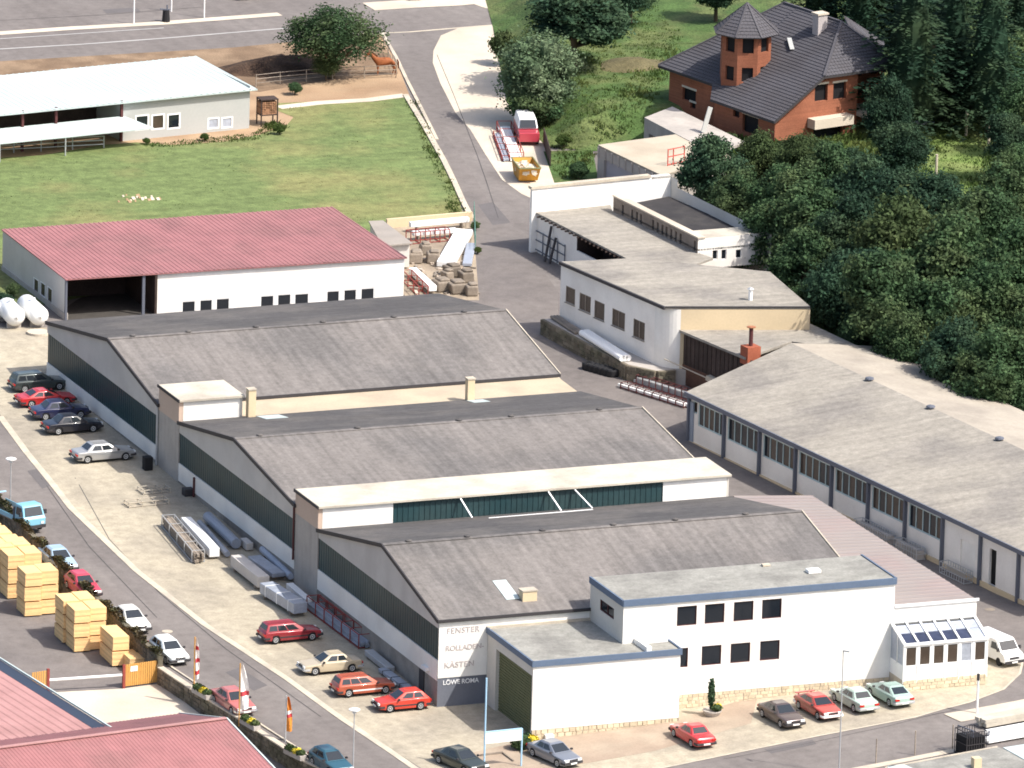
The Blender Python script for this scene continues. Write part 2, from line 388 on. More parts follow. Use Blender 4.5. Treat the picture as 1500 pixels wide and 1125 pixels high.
def ribbed(mb, A, B, C_, D, pitch=.3, amp=.035, flat=.55, thick=.03):
    """corrugated sheet: eave A->B, ridge D->C, ribs run from eave to ridge"""
    A, B, C_, D = map(Vector, (A, B, C_, D)); L = (B-A).length; n = max(2, int(L/pitch)); nr = (B-A).cross(D-A).normalized()
    if nr.z < 0: nr = -nr
    row0, row1 = [], []
    for k in range(n):
        for t, h in ((0, 0), (flat, 0), (flat+.12, 1), (.88, 1)):
            f = (k+t)/n; row0.append(A.lerp(B, f)+nr*amp*h); row1.append(D.lerp(C_, f)+nr*amp*h)
    row0.append(B); row1.append(C_); i0 = len(mb.v); k = len(row0)
    mb.v += [tuple(p) for p in row0]+[tuple(p) for p in row1]
    for i in range(k-1): mb.f.append((i0+i, i0+i+1, i0+k+i+1, i0+k+i))
    dn = nr*thick
    mb.quad(A-dn, D-dn, C_-dn, B-dn); mb.quad(A-dn, B-dn, B, A); mb.quad(C_-dn, D-dn, D, C_)
    mb.quad(A-dn, A, D, D-dn); mb.quad(B-dn, C_-dn, C_, B)
def drape(name, poly, m, up=0.0, cell=3.0, fn=base_ground, kind="structure", label=None):
    """a sheet with the given outline (x, y) laid on the lie of the land"""
    bm = bmesh.new(); vs = [bm.verts.new((p[0], p[1], 0)) for p in poly]
    f = bm.faces.new(vs); f.normal_update()
    if f.normal.z < 0: f.normal_flip()
    bmesh.ops.triangulate(bm, faces=bm.faces[:])
    xs = [p[0] for p in poly]; ys = [p[1] for p in poly]
    for ax, lo, hi in ((0, min(xs), max(xs)), (1, min(ys), max(ys))):
        cuts = sorted(set([cell*k for k in range(int(lo//cell), int(hi//cell)+2)]))
        for c in cuts:
            if not lo < c < hi: continue
            co = (c, 0, 0) if ax == 0 else (0, c, 0); no = (1, 0, 0) if ax == 0 else (0, 1, 0)
            bmesh.ops.bisect_plane(bm, geom=bm.verts[:]+bm.edges[:]+bm.faces[:], plane_co=co, plane_no=no, dist=1e-5)
    for v in bm.verts: v.co.z = fn(v.co.x, v.co.y)+up
    me = bpy.data.meshes.new(name); bm.to_mesh(me); bm.free(); me.materials.append(m)
    o = bpy.data.objects.new(name, me); COL.objects.link(o); return props(o, label, None, None, kind)
def px(*pts): return [at(a, b)[:2] for a, b in pts]
def band(name, pts, wdt, m, up=.016, h=.0, kind="structure", fn=base_ground):
    """a narrow strip (kerb, painted line, path) following world points"""
    mb = MB(); P = [Vector((p[0], p[1], 0)) for p in pts]; Q = []
    for a, b in zip(P, P[1:]):
        k = max(1, int((b-a).length/2.0))
        for i in range(k): Q.append(a.lerp(b, i/k))
    Q.append(P[-1]); L, R_ = [], []
    for i, p in enumerate(Q):
        d = (Q[min(i+1, len(Q)-1)]-Q[max(i-1, 0)]).normalized(); n = Vector((-d.y, d.x, 0))*wdt/2
        L.append(p+n); R_.append(p-n)
    z = lambda q, e: (q.x, q.y, fn(q.x, q.y)+e)
    for i in range(len(Q)-1):
        a, b, c, d = L[i], R_[i], R_[i+1], L[i+1]
        if h: mb.hexa([z(a, -.1), z(b, -.1), z(c, -.1), z(d, -.1)], [z(a, h), z(b, h), z(c, h), z(d, h)])
        else: mb.quad(z(a, up), z(b, up), z(c, up), z(d, up))
    return mb
# ================================================================ ground, streets, fields
WALL = px((-70, 690), (0, 757), (90, 848), (160, 915), (232, 981), (282, 1014), (345, 1053), (444, 1118))
WALL = [(-21.5, 75)]+WALL+[(-11.0, -22), (-8, -60)]
far = MB(); far.quad((-4500, -4500, -4), (4500, -4500, -4), (4500, 4500, -4), (-4500, 4500, -4))
put("ground", far, m_rough_grass, kind="structure")
UP = [(-21.5, 75)]+WALL[1:]+[(200, -60), (200, 330), (-70, 330), (-70, 75)]
drape("asphalt_ground", UP, m_asphalt, 0)
YARD = [(x, y) for x, y in WALL]+[(-70, -60), (-70, 75)]
drape("yard_ground", YARD, m_asphalt2, -1.15)
drape("hillside", [p for p in HILL[:12]]+[(230, 20), (230, 300), (110, 300)], m_rough_grass, .05, 2.0, ground)
PAVE = px((-80, 478), (70, 480), (300, 600), (700, 900), (1290, 930), (1400, 940), (1445, 935), (1470, 943), (1488, 953), (1497, 969), (1494, 985), (1470, 1009), (1420, 1028),
          (1340, 1050), (1200, 1077), (972, 1124), (800, 1160), (680, 1165), (550, 1084), (420, 992), (338, 943), (300, 913), (200, 834), (104, 742), (40, 662), (0, 608), (-80, 510))
drape("forecourt_paving", PAVE, m_paving, .012)
drape("paving_bed", px((790, 1080), (1000, 1050), (1110, 1020), (1100, 1060), (960, 1100), (700, 1140), (660, 1110)), m_paving_red, .024)
put("kerb", band("kerb", px((0, 610), (40, 664), (104, 744), (200, 836), (300, 915), (420, 994), (550, 1086), (620, 1134)), .55, m_kerb, .03), m_kerb, kind="structure")
put("kerb", band("kerb", px((760, 1168), (972, 1125), (1200, 1078), (1340, 1051), (1420, 1029), (1470, 1010), (1494, 987), (1498, 969), (1488, 953), (1470, 942)), .18, m_kerb, .03), m_kerb, kind="structure")
SW = [(p[0]+1.15, p[1]) for p in WALL[2:10]]
put("kerb", band("kerb", SW, .16, m_kerb, .1, .1), m_kerb, kind="structure")
put("kerb", band("kerb", px((1250, 1128), (1330, 1113), (1400, 1099), (1440, 1090)), .8, m_kerb, .03), m_kerb, kind="structure")
put("pavement", band("pavement", px((1395, 1052), (1440, 1044), (1500, 1033), (1560, 1020)), 2.2, m_concrete, .03), m_concrete, kind="structure")
# upper meadow and its surroundings
SOIL = px((-90, 190), (180, 190), (300, 170), (372, 128), (385, 75), (560, 50), (577, 80), (600, 140), (600, 160), (420, 215), (100, 246), (-90, 250))
drape("bare_soil_ground", SOIL, m_soil, .012)
drape("paddock_ground", px((-90, 92), (0, 90), (340, 70), (545, 50), (572, 80), (583, 108), (480, 118), (380, 135), (340, 130), (200, 120), (-90, 120)), m_dark_soil, .024)
FIELD = px((-90, 236), (-10, 232), (60, 228), (150, 213), (200, 209), (250, 213), (330, 208), (380, 198), (420, 184), (430, 172), (400, 160), (396, 152), (470, 149), (594, 142), (620, 180), (650, 235), (681, 320),
           (560, 330), (480, 380), (300, 400), (100, 440), (40, 452), (0, 440), (-90, 450))
drape("meadow", FIELD, m_grass, .036)
put("path", band("path", px((408, 158), (470, 151), (540, 147), (594, 140)), 1.3, m_concrete, .05), m_concrete, kind="structure")
drape("concrete_forecourt", px((634, 92), (635, 74), (646, 52), (672, 41), (722, 37), (745, 45), (760, 120), (775, 170), (810, 225), (815, 270), (784, 293), (764, 284), (735, 263), (711, 226), (689, 190), (667, 165), (645, 122)), m_concrete, .012)
drape("storage_yard_ground", px((560, 332), (690, 322), (694, 345), (702, 440), (600, 440), (560, 400)), m_yard_soil, .016)
put("kerb", band("kerb", px((594, 140), (620, 183), (650, 236), (680, 300), (692, 322)), .5, m_kerb, .1, .14), m_kerb, kind="structure")
put("kerb", band("kerb", px((560, 50), (580, 84), (596, 118), (620, 165), (640, 205)), .3, m_kerb, .1, .10), m_kerb, kind="structure")
# main road at the top with painted lines
put("painted_line", band("painted_line", px((-90, 78), (0, 72), (120, 65), (230, 57), (400, 43), (470, 38)), .35, m_whiteplast, .02), mat("road_paint_worn", (.36, .35, .34), .8, .1), kind="structure")
put("painted_line", band("painted_line", px((-90, 60), (0, 57), (120, 49), (240, 41)), .25, m_whiteplast, .02), MATS["road_paint_worn"], kind="structure")
put("road_edge", band("road_edge", px((524, 50), (600, 47), (720, 37), (830, 28)), .35, m_kerb, .02), m_kerb, kind="structure")
put("pavement", band("pavement", px((-90, 54), (0, 49), (100, 42), (240, 34), (330, 27), (410, 21)), 1.3, m_concrete, .03), m_concrete, kind="structure")
put("pavement", band("pavement", px((540, 10), (600, 6), (700, 1), (820, -8)), 3.2, m_concrete, .03), m_concrete, kind="structure")
drape("verge", px((796, 222), (868, 218), (876, 262), (812, 268)), m_rough_grass, .02)
drape("verge", px((830, 32), (900, 14), (1010, -6), (1150, -30), (1150, 60), (860, 70)), m_rough_grass, .08, 2.0, ground)
# asphalt seam and patch on the lane
put("asphalt_seam", band("asphalt_seam", px((700, 446), (724, 452), (740, 464), (790, 520), (820, 556)), .22, m_kerb, .012), m_kerb, kind="structure")
drape("asphalt_patch", px((640, 180), (690, 250), (735, 330), (776, 345), (776, 372), (820, 430), (816, 470), (780, 500), (740, 464), (702, 446), (698, 360)), m_asphalt2, .008)
drape("lane_asphalt", px((820, 470), (960, 560), (1012, 640), (1250, 766), (1500, 890), (1540, 1000), (1480, 940), (1300, 840), (1100, 700), (820, 545)), m_asphalt2, .008)

for k, (pp, w_) in enumerate((([(110, 700), (160, 790), (235, 870), (330, 950), (470, 1050)], .07), ([(60, 700), (130, 800), (230, 905)], .06), ([(640, 80), (665, 140), (700, 230), (730, 320)], .06), ([(1060, 1112), (1160, 1094), (1300, 1064), (1400, 1040)], .07), ([(0, 30), (150, 22), (300, 10)], .07))):
    put("asphalt_seam", band("asphalt_seam", px(*pp), w_, m_darktrim, .014), mat("tar_seam", (.07, .065, .065), .8, .2, 2, 8), kind="structure")
for k, pp in enumerate((((330, 985), (372, 1012), (392, 1004), (350, 978)), ((40, 690), (62, 716), (78, 710), (58, 686)), ((1120, 1098), (1190, 1084), (1196, 1090), (1130, 1104)), ((700, 300), (722, 330), (748, 326), (722, 296)), ((150, 14), (200, 11), (206, 17), (156, 20)))):
    drape("asphalt_patch", px(*pp), mat("dark_asphalt_patch", (.125, .115, .115), .9, .1, .5, 6), .012)
# manure heap: a low uneven mound
def mound(name, centre, rx, ry, h, m, rot=0.0, n=16, rings=5, seed=1, label=None, cat=None, kind=None):
    rnd = random.Random(seed); mb = MB(); cx, cy, cz = centre
    mb.v.append((cx, cy, cz+h))
    for k in range(1, rings+1):
        for i in range(n):
            a = 2*math.pi*i/n; r = k/rings; q = 1+rnd.uniform(-.12, .12)
            x, y = rx*r*math.cos(a)*q, ry*r*math.sin(a)*q
            zz = h*(1-smooth(r))*(1+rnd.uniform(-.2, .2)) if k < rings else -.3
            mb.v.append((cx+x*math.cos(rot)-y*math.sin(rot), cy+x*math.sin(rot)+y*math.cos(rot), cz+zz))
    for i in range(n): mb.f.append((0, 1+i, 1+(i+1) % n))
    for k in range(rings-1):
        for i in range(n):
            j = (i+1) % n; mb.f.append((1+k*n+i, 1+(k+1)*n+i, 1+(k+1)*n+j, 1+k*n+j))
    return put(name, mb, m, None, label, True, kind, cat)
mound("manure_heap", at(410, 99), 7.5, 4.2, 1.1, m_manure, .1, label="long dark brown manure heap in the paddock behind the white-roofed barn", cat="manure heap", seed=3)
mound("soil_heap", at(925, 96), 4.2, 3.4, .6, mat("dry_brush", (.12, .105, .055), .95, .3, .8, 5, bump=.1, bscale=5), .3, label="low heap of dry brown brush on the grass beside the brick house", cat="brush heap", seed=5)
rnd = random.Random(4); c = at(203, 292); shp = thing("stone_heap", "small scatter of pale stones in the middle of the meadow", "stones", c)
for k in range(22):
    mb = MB()
    x, y = c[0]+rnd.gauss(0, 1.0), c[1]+rnd.gauss(0, .8); s = rnd.uniform(.12, .3)
    s *= .55; mb.obox((x, y, base_ground(x, y)+s*.3), (s, s*.2, 0), (-s*.2, s, .1), (0, .1*s, s*.5)); put("stone", mb, m_soil if k % 2 else m_kerb, shp)
# ================================================================ the three workshop halls
XR = 34.2
def hall(label, yf, zf, yr, zr, yb, zb, strip, vents, front=True):
    r = thing("workshop_hall", label, "workshop", (0, yf, base_ground(0, yf)), 0, "workshop halls in a row")
    # gable facing the street, in layers
    g = MB(); zb0 = 6.15
    for d, sgn in ((0.0, 1),):
        pts = [(yf, zb0), (yb, zb0), (yb, zb), (yr, zr), (yf, zf)]
        g.hexa([(.25, y, z) for y, z in pts], [(-.02, y, z) for y, z in pts])
    put("gable_panel", g, m_panel, r)
    g = MB(); n = int((yb-yf)/.5)
    g.box(.06, .3, yf+.05, yb-.05, 3.64, zb0)
    for i in range(n+1):
        y = yf+.08+(yb-yf-.16)*i/n; g.box(.035, .062, y-.012, y+.012, 3.66, zb0-.02)
    put("translucent_band", g, m_green, r)
    g = MB(); g.box(-.03, .25, yf, yb, strip, 3.64); put("white_wall_strip", g, m_lowpanel, r)
    g = MB()
    g.hexa([(.02, yf, base_ground(0, yf)-.5), (.3, yf, base_ground(0, yf)-.5), (.3, yb, base_ground(0, yb)-.5), (.02, yb, base_ground(0, yb)-.5)],
           [(.02, yf, strip), (.3, yf, strip), (.3, yb, strip), (.02, yb, strip)])
    put("block_wall", g, m_block, r)
    # right-hand gable
    g = MB(); pts = [(yf, 0), (yb, 0), (yb, zb-.02), (yr, zr-.02), (yf, zf-.02)]
    g.hexa([(XR-.2, y, z) for y, z in pts], [(XR, y, z) for y, z in pts]); put("end_wall", g, m_offwhite, r)
    # roofs with real thickness and a slight overhang
    def slope(name, y0, z0, y1, z1, m, ov):
        dz = (z0-z1)/(y0-y1)*ov*(1 if y0 < y1 else -1)
        ya = y0-ov if y0 < y1 else y0+ov; za = z0-abs((z1-z0)/(y1-y0))*ov
        s = MB(); T = .16
        s.hexa([(-.12, ya, za), (XR+.15, ya, za), (XR+.15, y1, z1), (-.12, y1, z1)], [(-.12, ya, za+T), (XR+.15, ya, za+T), (XR+.15, y1, z1+T), (-.12, y1, z1+T)])
        o_ = put(name, s, m, r); k_ = MB(); n_ = int(XR/1.0)
        for i in range(1, n_):
            x = XR*i/n_; k_.beam((x, ya, za+T+.006), (x, y1, z1+T+.006), .045, .009)
        return o_
    slope("front_roof", yf, zf, yr, zr, m_felt, .22); slope("rear_roof", yb, zb, yr, zr, m_felt_shaded, .05)
    for a, b in (((yf-.25, zf-.03), (yr, zr+.04)), ((yb+.05, zb+.0), (yr, zr+.04))):
        t = MB(); t.beam((-.17, a[0], a[1]+.06), (-.17, b[0], b[1]+.06), .12, .30); put("verge_trim", t, m_darktrim, r)
    t = MB(); t.beam((XR+.2, yf-.2, zf+.13), (XR+.2, yr, zr+.2), .10, .12); put("verge_trim", t, m_kerb, r)
    t = MB(); t.box(-.2, XR+.2, yf-.32, yf-.2, zf-.1, zf+.14); put("eaves_gutter", t, m_darktrim, r)
    t = MB(); t.beam((-.1, yr, zr+.17), (XR+.1, yr, zr+.17), .5, .05); put("ridge_strip", t, m_felt, r)
    for fx in vents:
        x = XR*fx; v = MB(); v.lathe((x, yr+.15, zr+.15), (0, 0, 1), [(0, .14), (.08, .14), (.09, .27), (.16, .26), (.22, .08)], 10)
        put("roof_vent", v, m_felt_shaded, r)
    return r
h1 = hall("rearmost grey-roofed workshop hall, in front of the red-roofed shed", 62.8, 7.15, 74.9, 9.35, 90.0, 6.95, 2.45, (.06, .2, .37, .54, .72, .9))
h2 = hall("middle grey-roofed workshop hall between the two pale roof boxes", 31.3, 7.35, 45.0, 8.92, 57.9, 6.9, 2.2, (.06, .3, .55, .68, .9))
h3 = hall("front grey-roofed workshop hall with faded lettering on its white wall", .2, 6.75, 12.1, 9.3, 26.1, 6.7, 2.05, (.06, .2, .38, .55, .7, .87))
# front wall of the front hall
mb = MB(); wallface(mb, (0, .12), (XR, .12), 2.27, 6.72); put("front_wall", mb, m_white, h3)
mb = MB(); wallface(mb, (0, .16), (XR, .16), -.6, 2.27); put("dark_plinth", mb, mat("slate_grey_paint", (.145, .155, .185), .7, .06, 1, 5), h3)
mb = MB(); wallface(mb, (0, 62.72), (XR, 62.72), 2, 7.12); put("front_wall", mb, m_cream, h1)
mb = MB(); mb.hexa([(5.4, 57.95, 6.5), (XR, 57.95, 6.5), (XR, 62.7, 6.5), (5.4, 62.7, 6.5)], [(5.4, 57.95, 6.93), (XR, 57.95, 6.93), (XR, 62.7, 7.03), (5.4, 62.7, 7.03)]); put("link_roof", mb, mat("beige_link_roof", (.44, .37, .27), .9, .07, .5, 5, (.36, .30, .23), .6, .3), h1)
mb = MB(); mb.box(XR-.25, XR, 57.95, 62.7, 1, 6.5); put("link_end_wall", mb, m_offwhite, h1)
mb = MB(); wallface(mb, (0, 31.22), (XR, 31.22), 1, 7.3); put("front_wall", mb, m_white, h2)
# side door and wall light by the front corner
mb = MB(); mb.box(-.06, .03, 2.9, 3.9, .15, 2.0); put("side_door", mb, m_darktrim, h3)
mb = MB(); mb.box(-.3, -.02, 1.9, 2.9, 2.35, 2.6); put("wall_light", mb, m_whiteplast, h3)
# faded painted words on the front wall
def text(name, body, loc, size, m, parent, ext=.012, rotz=0.0, sx=1.0, spacing=1.0):
    c = bpy.data.curves.new(name, 'FONT'); c.body = body; c.size = size; c.extrude = ext; c.space_character = spacing; c.offset = .006
    o = bpy.data.objects.new(name, c); COL.objects.link(o)
    c.materials.append(m); root = parent; dg = bpy.context.evaluated_depsgraph_get(); me = bpy.data.meshes.new_from_object(o.evaluated_get(dg)); bpy.data.objects.remove(o); o = bpy.data.objects.new(name, me); COL.objects.link(o)
    inv = WORLD_M[root.name].inverted(); o.parent = root
    o.matrix_basis = inv @ Matrix.Translation(loc) @ Matrix.Rotation(rotz, 4, 'Z') @ Matrix.Rotation(math.pi/2, 4, 'X') @ Matrix.Diagonal((sx, 1, 1, 1))
    return o
text("wall_lettering", "FENSTER", (.62, .10, 5.72), .62, m_letter, h3, spacing=1.12)
text("wall_lettering", "ROLLADEN-", (.55, .10, 4.38), .58, m_letter, h3, spacing=.98)
text("wall_lettering", "KÄSTEN", (.48, .10, 3.05), .62, m_letter, h3, spacing=1.1)
text("wall_lettering", "LÖWE ROMA", (.42, .14, 1.72), .50, m_letter_white, h3, spacing=.95)
# boxes between the halls
def roofbox(label, y0, y1, x1, zroof, west_h, greens):
    r = thing("roof_box", label, "roof structure", (0, y0, base_ground(0, y0)))
    mb = MB(); mb.box(-.04, .3, y0, y1, base_ground(0, y0)-.4, 6.8); put("lower_wall", mb, m_grey_conc, r)
    mb = MB(); mb.box(-.06, .3, y0-.0, y1, 6.8, zroof-.16); put("upper_wall", mb, m_beige, r)
    mb = MB(); mb.box(-.14, x1+.12, y0-.25, y1+.05, zroof-.16, zroof); put("flat_roof", mb, m_felt_pale, r)
    mb = MB(); mb.box(-.2, -.12, y0-.3, y1+.1, zroof-.2, zroof+.04); put("roof_edge", mb, m_darktrim, r)
    mb = MB(); mb.box(.3, x1, y1-.2, y1, 6, zroof-.17); put("rear_wall", mb, m_white, r)
    mb = MB(); mb.box(x1-.2, x1, y0, y1-.2, 5.5, zroof-.17); put("end_wall", mb, m_offwhite, r)
    if greens:
        for a, b in ((.3, greens[0]), (greens[1], x1-.2)):
            mb = MB(); mb.box(a, b, y0-.02, y0+.2, 6.3, zroof-.165); put("white_panel", mb, m_white, r)
        a, b = greens; n = int((b-a)/.45); mb = MB(); mb.box(a, b, y0+.06, y0+.2, 6.3, zroof-.165)
        for i in range(n+1): x = a+(b-a)*i/n; mb.box(x-.05, x+.05, y0+.02, y0+.06, 6.3, zroof-.17)
        put("translucent_band", mb, m_green, r)
    else:
        mb = MB(); mb.box(.3, x1-.2, y0-.02, y0+.2, 6.3, zroof-.165); put("white_panel", mb, m_white, r)
    return r
rb1 = roofbox("short pale-roofed box between the rear and middle halls, beside a chimney", 57.95, 62.7, 5.3, 8.85, 0, None)
rb2 = roofbox("long pale roof box with dark green glazing between the middle and front halls", 26.15, 31.2, 34.15, 8.68, 0, (6.1, 28.6))
for xa, xb in ((11.6, 12.0), (18.9, 19.4), (21.1, 22.0)):
    mb = MB(); mb.beam((xa, 25.95, 8.45), (xb, 24.4, 7.3), .12, .06); put("roof_prop", mb, m_whiteplast, rb2)
mb = MB(); mb.beam((13.3, 24.2, 7.22), (22.0, 24.3, 7.22), .12, .06)
put("timber_batten", mb, m_whiteplast, None, "long white batten lying on the rear slope of the front hall roof", cat="batten")
mb = MB(); mb.tube((-.14, 31.26, 3.0), (-.14, 31.26, 7.2), .09, 8); put("downpipe", mb, m_maroon, h2)
mb = MB(); mb.tube((-.12, 54.0, 1.9), (-.12, 54.0, 3.5), .09, 8); put("downpipe", mb, m_maroon, h2)
mb = MB(); mb.tube((-.14, 62.75, 2.2), (-.14, 62.75, 7.0), .10, 8); put("downpipe", mb, m_steel, h1)
def chimney(label, x, y, z0, z1, w, d, m=m_cream, flash=None):
    c = thing("chimney", label, "chimney", (x, y, z0))
    mb = MB(); mb.box(x-w/2, x+w/2, y-d/2, y+d/2, z0-.5, z1); put("shaft", mb, m, c)
    mb = MB(); mb.box(x-w/2-.05, x+w/2+.05, y-d/2-.05, y+d/2+.05, z1, z1+.1); put("cap", mb, m_kerb, c)
    if flash:
        mb = MB(); mb.hexa(*flash); put("flashing", mb, m_whitesheet, c)
    return c
def slab(x0, x1, y0, y1, fz, t=.03):
    return ([(x0, y0, fz(y0)), (x1, y0, fz(y0)), (x1, y1, fz(y1)), (x0, y1, fz(y1))], [(x0, y0, fz(y0)+t), (x1, y0, fz(y0)+t), (x1, y1, fz(y1)+t), (x0, y1, fz(y1)+t)])
back2 = lambda y: 6.9+(57.9-y)*(8.92-6.9)/12.9+.17
chimney("slim beige chimney beside the short pale roof box", 5.9, 57.6, 6.9, 9.35, .62, .62, flash=slab(6.3, 8.2, 55.2, 57.4, back2))
chimney("slim beige chimney halfway along the cream wall between two halls", 24.65, 57.7, 6.9, 8.85, .6, .6, flash=slab(24.2, 25.6, 55.6, 57.3, back2))
f3 = lambda y: 6.75+(y-.2)*(9.3-6.75)/11.9+.17
chimney("squat beige chimney with pale flashing near the eaves of the front hall", 7.9, 2.1, 6.9, 8.0, 1.15, .8, flash=slab(6.2, 7.3, 2.2, 5.2, f3))

# ================================================================ office block, garage, glazed porch
def flat(root, name, pts, z, m, t=.2):
    mb = MB(); mb.prism(pts, z-t, z); return put(name, mb, m, root)
off = thing("office_block", "white two-storey office block with blue fascia and eight square windows", "office building", (12.15, -6.55, .4))
XO0, XO1, YO0, YO1, ZO = 12.15, 34.25, -6.6, .1, 9.28
hs = [(x-1.6-XO0, x-XO0, z0+1.23, z1+1.23) for x, z0, z1 in [(18.1, 5.68, 7.2), (20.35, 5.68, 7.2), (22.7, 5.68, 7.2), (25.0, 5.68, 7.2), (17.5, 2.42, 3.95), (20.2, 2.42, 3.95), (22.55, 2.42, 3.95), (24.95, 2.42, 3.95)]]
mb = MB(); wallface(mb, (XO0, YO0), (XO1, YO0), 1.5, ZO-.5, hs, .22); put("front_wall", mb, m_white, off)
for i, h in enumerate(hs):
    window(off, (XO0, YO0), (XO1, YO0), h, .12, 1, m_maroon, m_glass, .055)
    g_ = MB(); zz = h[2]+(.10, .16, .08, .05, .2, .05, .12, .3)[i]; g_.box(XO0+h[0]+.08, XO0+h[1]-(.1, .5, .2, .9, .7, .3, .15, .6)[i], YO0+.105, YO0+.112, h[2]+.06, zz); put("window_blind", g_, m_panel if i % 2 == 0 else m_beige, off)
def _sw(x, y):
    r = sight(x, y); t = (XO0-CAM[0])/r[0]; return YO1-(CAM[1]+t*r[1]), CAM[2]+t*r[2]
_a, _b = _sw(879, 877), _sw(899, 909); hl = (_a[0], _b[0], min(_a[1], _b[1])+.05, max(_a[1], _b[1]))
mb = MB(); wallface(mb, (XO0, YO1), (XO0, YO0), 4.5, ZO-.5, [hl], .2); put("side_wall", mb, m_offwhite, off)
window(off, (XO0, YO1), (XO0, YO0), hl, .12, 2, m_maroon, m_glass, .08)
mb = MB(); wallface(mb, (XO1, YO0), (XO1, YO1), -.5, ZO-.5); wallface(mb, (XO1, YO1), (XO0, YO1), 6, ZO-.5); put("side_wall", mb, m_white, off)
mb = MB()
for a, b in (((XO0-.06, YO0-.06), (XO1+.06, YO0-.06)), ((XO1+.06, YO0-.06), (XO1+.06, YO1)), ((XO0-.06, YO1), (XO0-.06, YO0-.06))):
    mb.beam((*a, ZO-.22), (*b, ZO-.22), .14, .5)
put("fascia", mb, m_blue, off)
flat(off, "flat_roof", [(XO0, YO0), (XO1, YO0), (XO1, YO1), (XO0, YO1)], ZO-.05, m_felt_green)
mb = MB(); mb.box(28.4, 29.4, -3.65, -2.95, ZO-.02, ZO+.22); put("roof_hatch", mb, m_whiteplast, off)
mb = MB(); mb.box(25.8, 26.4, -.9, -.5, ZO-.02, ZO+.12); put("roof_hatch", mb, m_kerb, off)
def stones(p0, p1, z0, z1, fnz=None, seed=0, size=.42, jut=.05, rows=None):
    """irregular facing stones standing proud of a wall along p0 -> p1 (outside on the right)"""
    rnd = random.Random(seed); p0, p1 = Vector((*p0[:2], 0)), Vector((*p1[:2], 0)); L = (p1-p0).length; u = (p1-p0)/L; n = Vector((u.y, -u.x, 0)); mb = MB()
    rows = rows or max(1, round((z1-z0)/(size*.62))); hh = (z1-z0)/rows
    for r in range(rows):
        s = -rnd.random()*size*.4
        while s < L:
            w_ = size*rnd.uniform(.6, 1.5); a, b = max(0, s)+.02, min(L, s+w_)-.02; s += w_
            if b-a < .06: continue
            j = rnd.uniform(.01, jut); za, zb = z0+r*hh+.015, z0+(r+1)*hh-.015; base = fnz((p0+u*((a+b)/2)).x, (p0+u*((a+b)/2)).y) if fnz else 0
            c = [rnd.uniform(0, .03) for _ in range(4)]
            q = lambda t, z, d: p0+u*t+n*d+Vector((0, 0, z+base))
            mb.hexa([q(a, za, -.05), q(a, zb, -.05), q(b, zb, -.05), q(b, za, -.05)], [q(a+c[0], za+c[1]*.5, j), q(a+c[1], zb-c[2]*.5, j), q(b-c[2], zb-c[3]*.5, j), q(b-c[3], za+c[0]*.5, j)])
    return mb
mb = MB(); mb.box(XO0+.02, XO1-.02, YO0+.03, YO0+.5, -.7, 1.51); put("plinth", mb, m_kerb, off)
put("plinth_stones", stones((15.0, YO0+.03), (XO1, YO0+.03), .2, 1.49, seed=3), m_stone, off, kind="stuff")
# garage with roller shutter
gar = thing("garage_annex", "white single-storey garage annex with blue fascia and olive roller shutter", "garage", (3.92, -9.3, -.1))
X0, X1, Y0, Y1, ZG = 3.92, 15.76, -9.3, .1, 5.97
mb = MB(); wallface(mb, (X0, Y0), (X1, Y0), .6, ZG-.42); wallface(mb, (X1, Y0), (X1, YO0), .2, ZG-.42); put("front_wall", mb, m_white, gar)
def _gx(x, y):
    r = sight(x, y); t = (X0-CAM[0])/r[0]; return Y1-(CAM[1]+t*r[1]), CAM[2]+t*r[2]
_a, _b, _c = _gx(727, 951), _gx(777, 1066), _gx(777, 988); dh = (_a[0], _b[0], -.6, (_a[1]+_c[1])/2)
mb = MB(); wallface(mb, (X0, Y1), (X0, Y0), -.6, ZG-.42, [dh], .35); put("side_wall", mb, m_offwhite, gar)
sh = MB(); n = 24
for i in range(n):
    z0 = -.5+(dh[3]+.5)*i/n; z1 = -.5+(dh[3]+.5)*(i+1)/n; sh.hexa([(X0+.30, Y0+1.05, z0), (X0+.36, Y0+1.05, z0), (X0+.36, Y1-1.0, z0), (X0+.30, Y1-1.0, z0)], [(X0+.26, Y0+1.05, z1-.03), (X0+.36, Y0+1.05, z1-.03), (X0+.36, Y1-1.0, z1-.03), (X0+.26, Y1-1.0, z1-.03)])
put("roller_shutter", sh, m_olive, gar)
mb = MB()
mb.beam((X0-.06, Y1, ZG-.2), (X0-.06, Y0-.12, ZG-.2), .14, .46); mb.beam((X0-.12, Y0-.06, ZG-.2), (X1+.1, Y0-.06, ZG-.2), .14, .46); mb.beam((X1+.06, Y0-.06, ZG-.2), (X1+.06, YO0, ZG-.2), .14, .46)
put("fascia", mb, m_blue, gar)
flat(gar, "flat_roof", [(X0, Y0), (X1, Y0), (X1, YO0), (XO0, YO0), (XO0, Y1), (X0, Y1)], ZG-.08, m_felt_green)
mb = MB(); mb.box(X0-.1, XO0, Y1-.2, Y1-.02, ZG-.1, ZG+.1); put("roof_upstand", mb, m_kerb, gar)
mb = MB(); mb.box(13.06, 13.46, Y0+.1, YO0-.05, ZG-.1, ZG+.32); mb.box(13.46, X1-.1, YO0-.4, YO0-.1, ZG-.1, ZG+.22); put("roof_upstand", mb, m_whiteplast, gar)
mb = MB(); mb.box(X0+.05, X1-.05, Y0+.04, Y0+.4, -.9, .61); put("plinth", mb, m_kerb, gar)
put("plinth_stones", stones((X0, Y0+.02), (X1, Y0+.02), -.1, .59, seed=5, rows=2), m_stone, gar, kind="stuff")
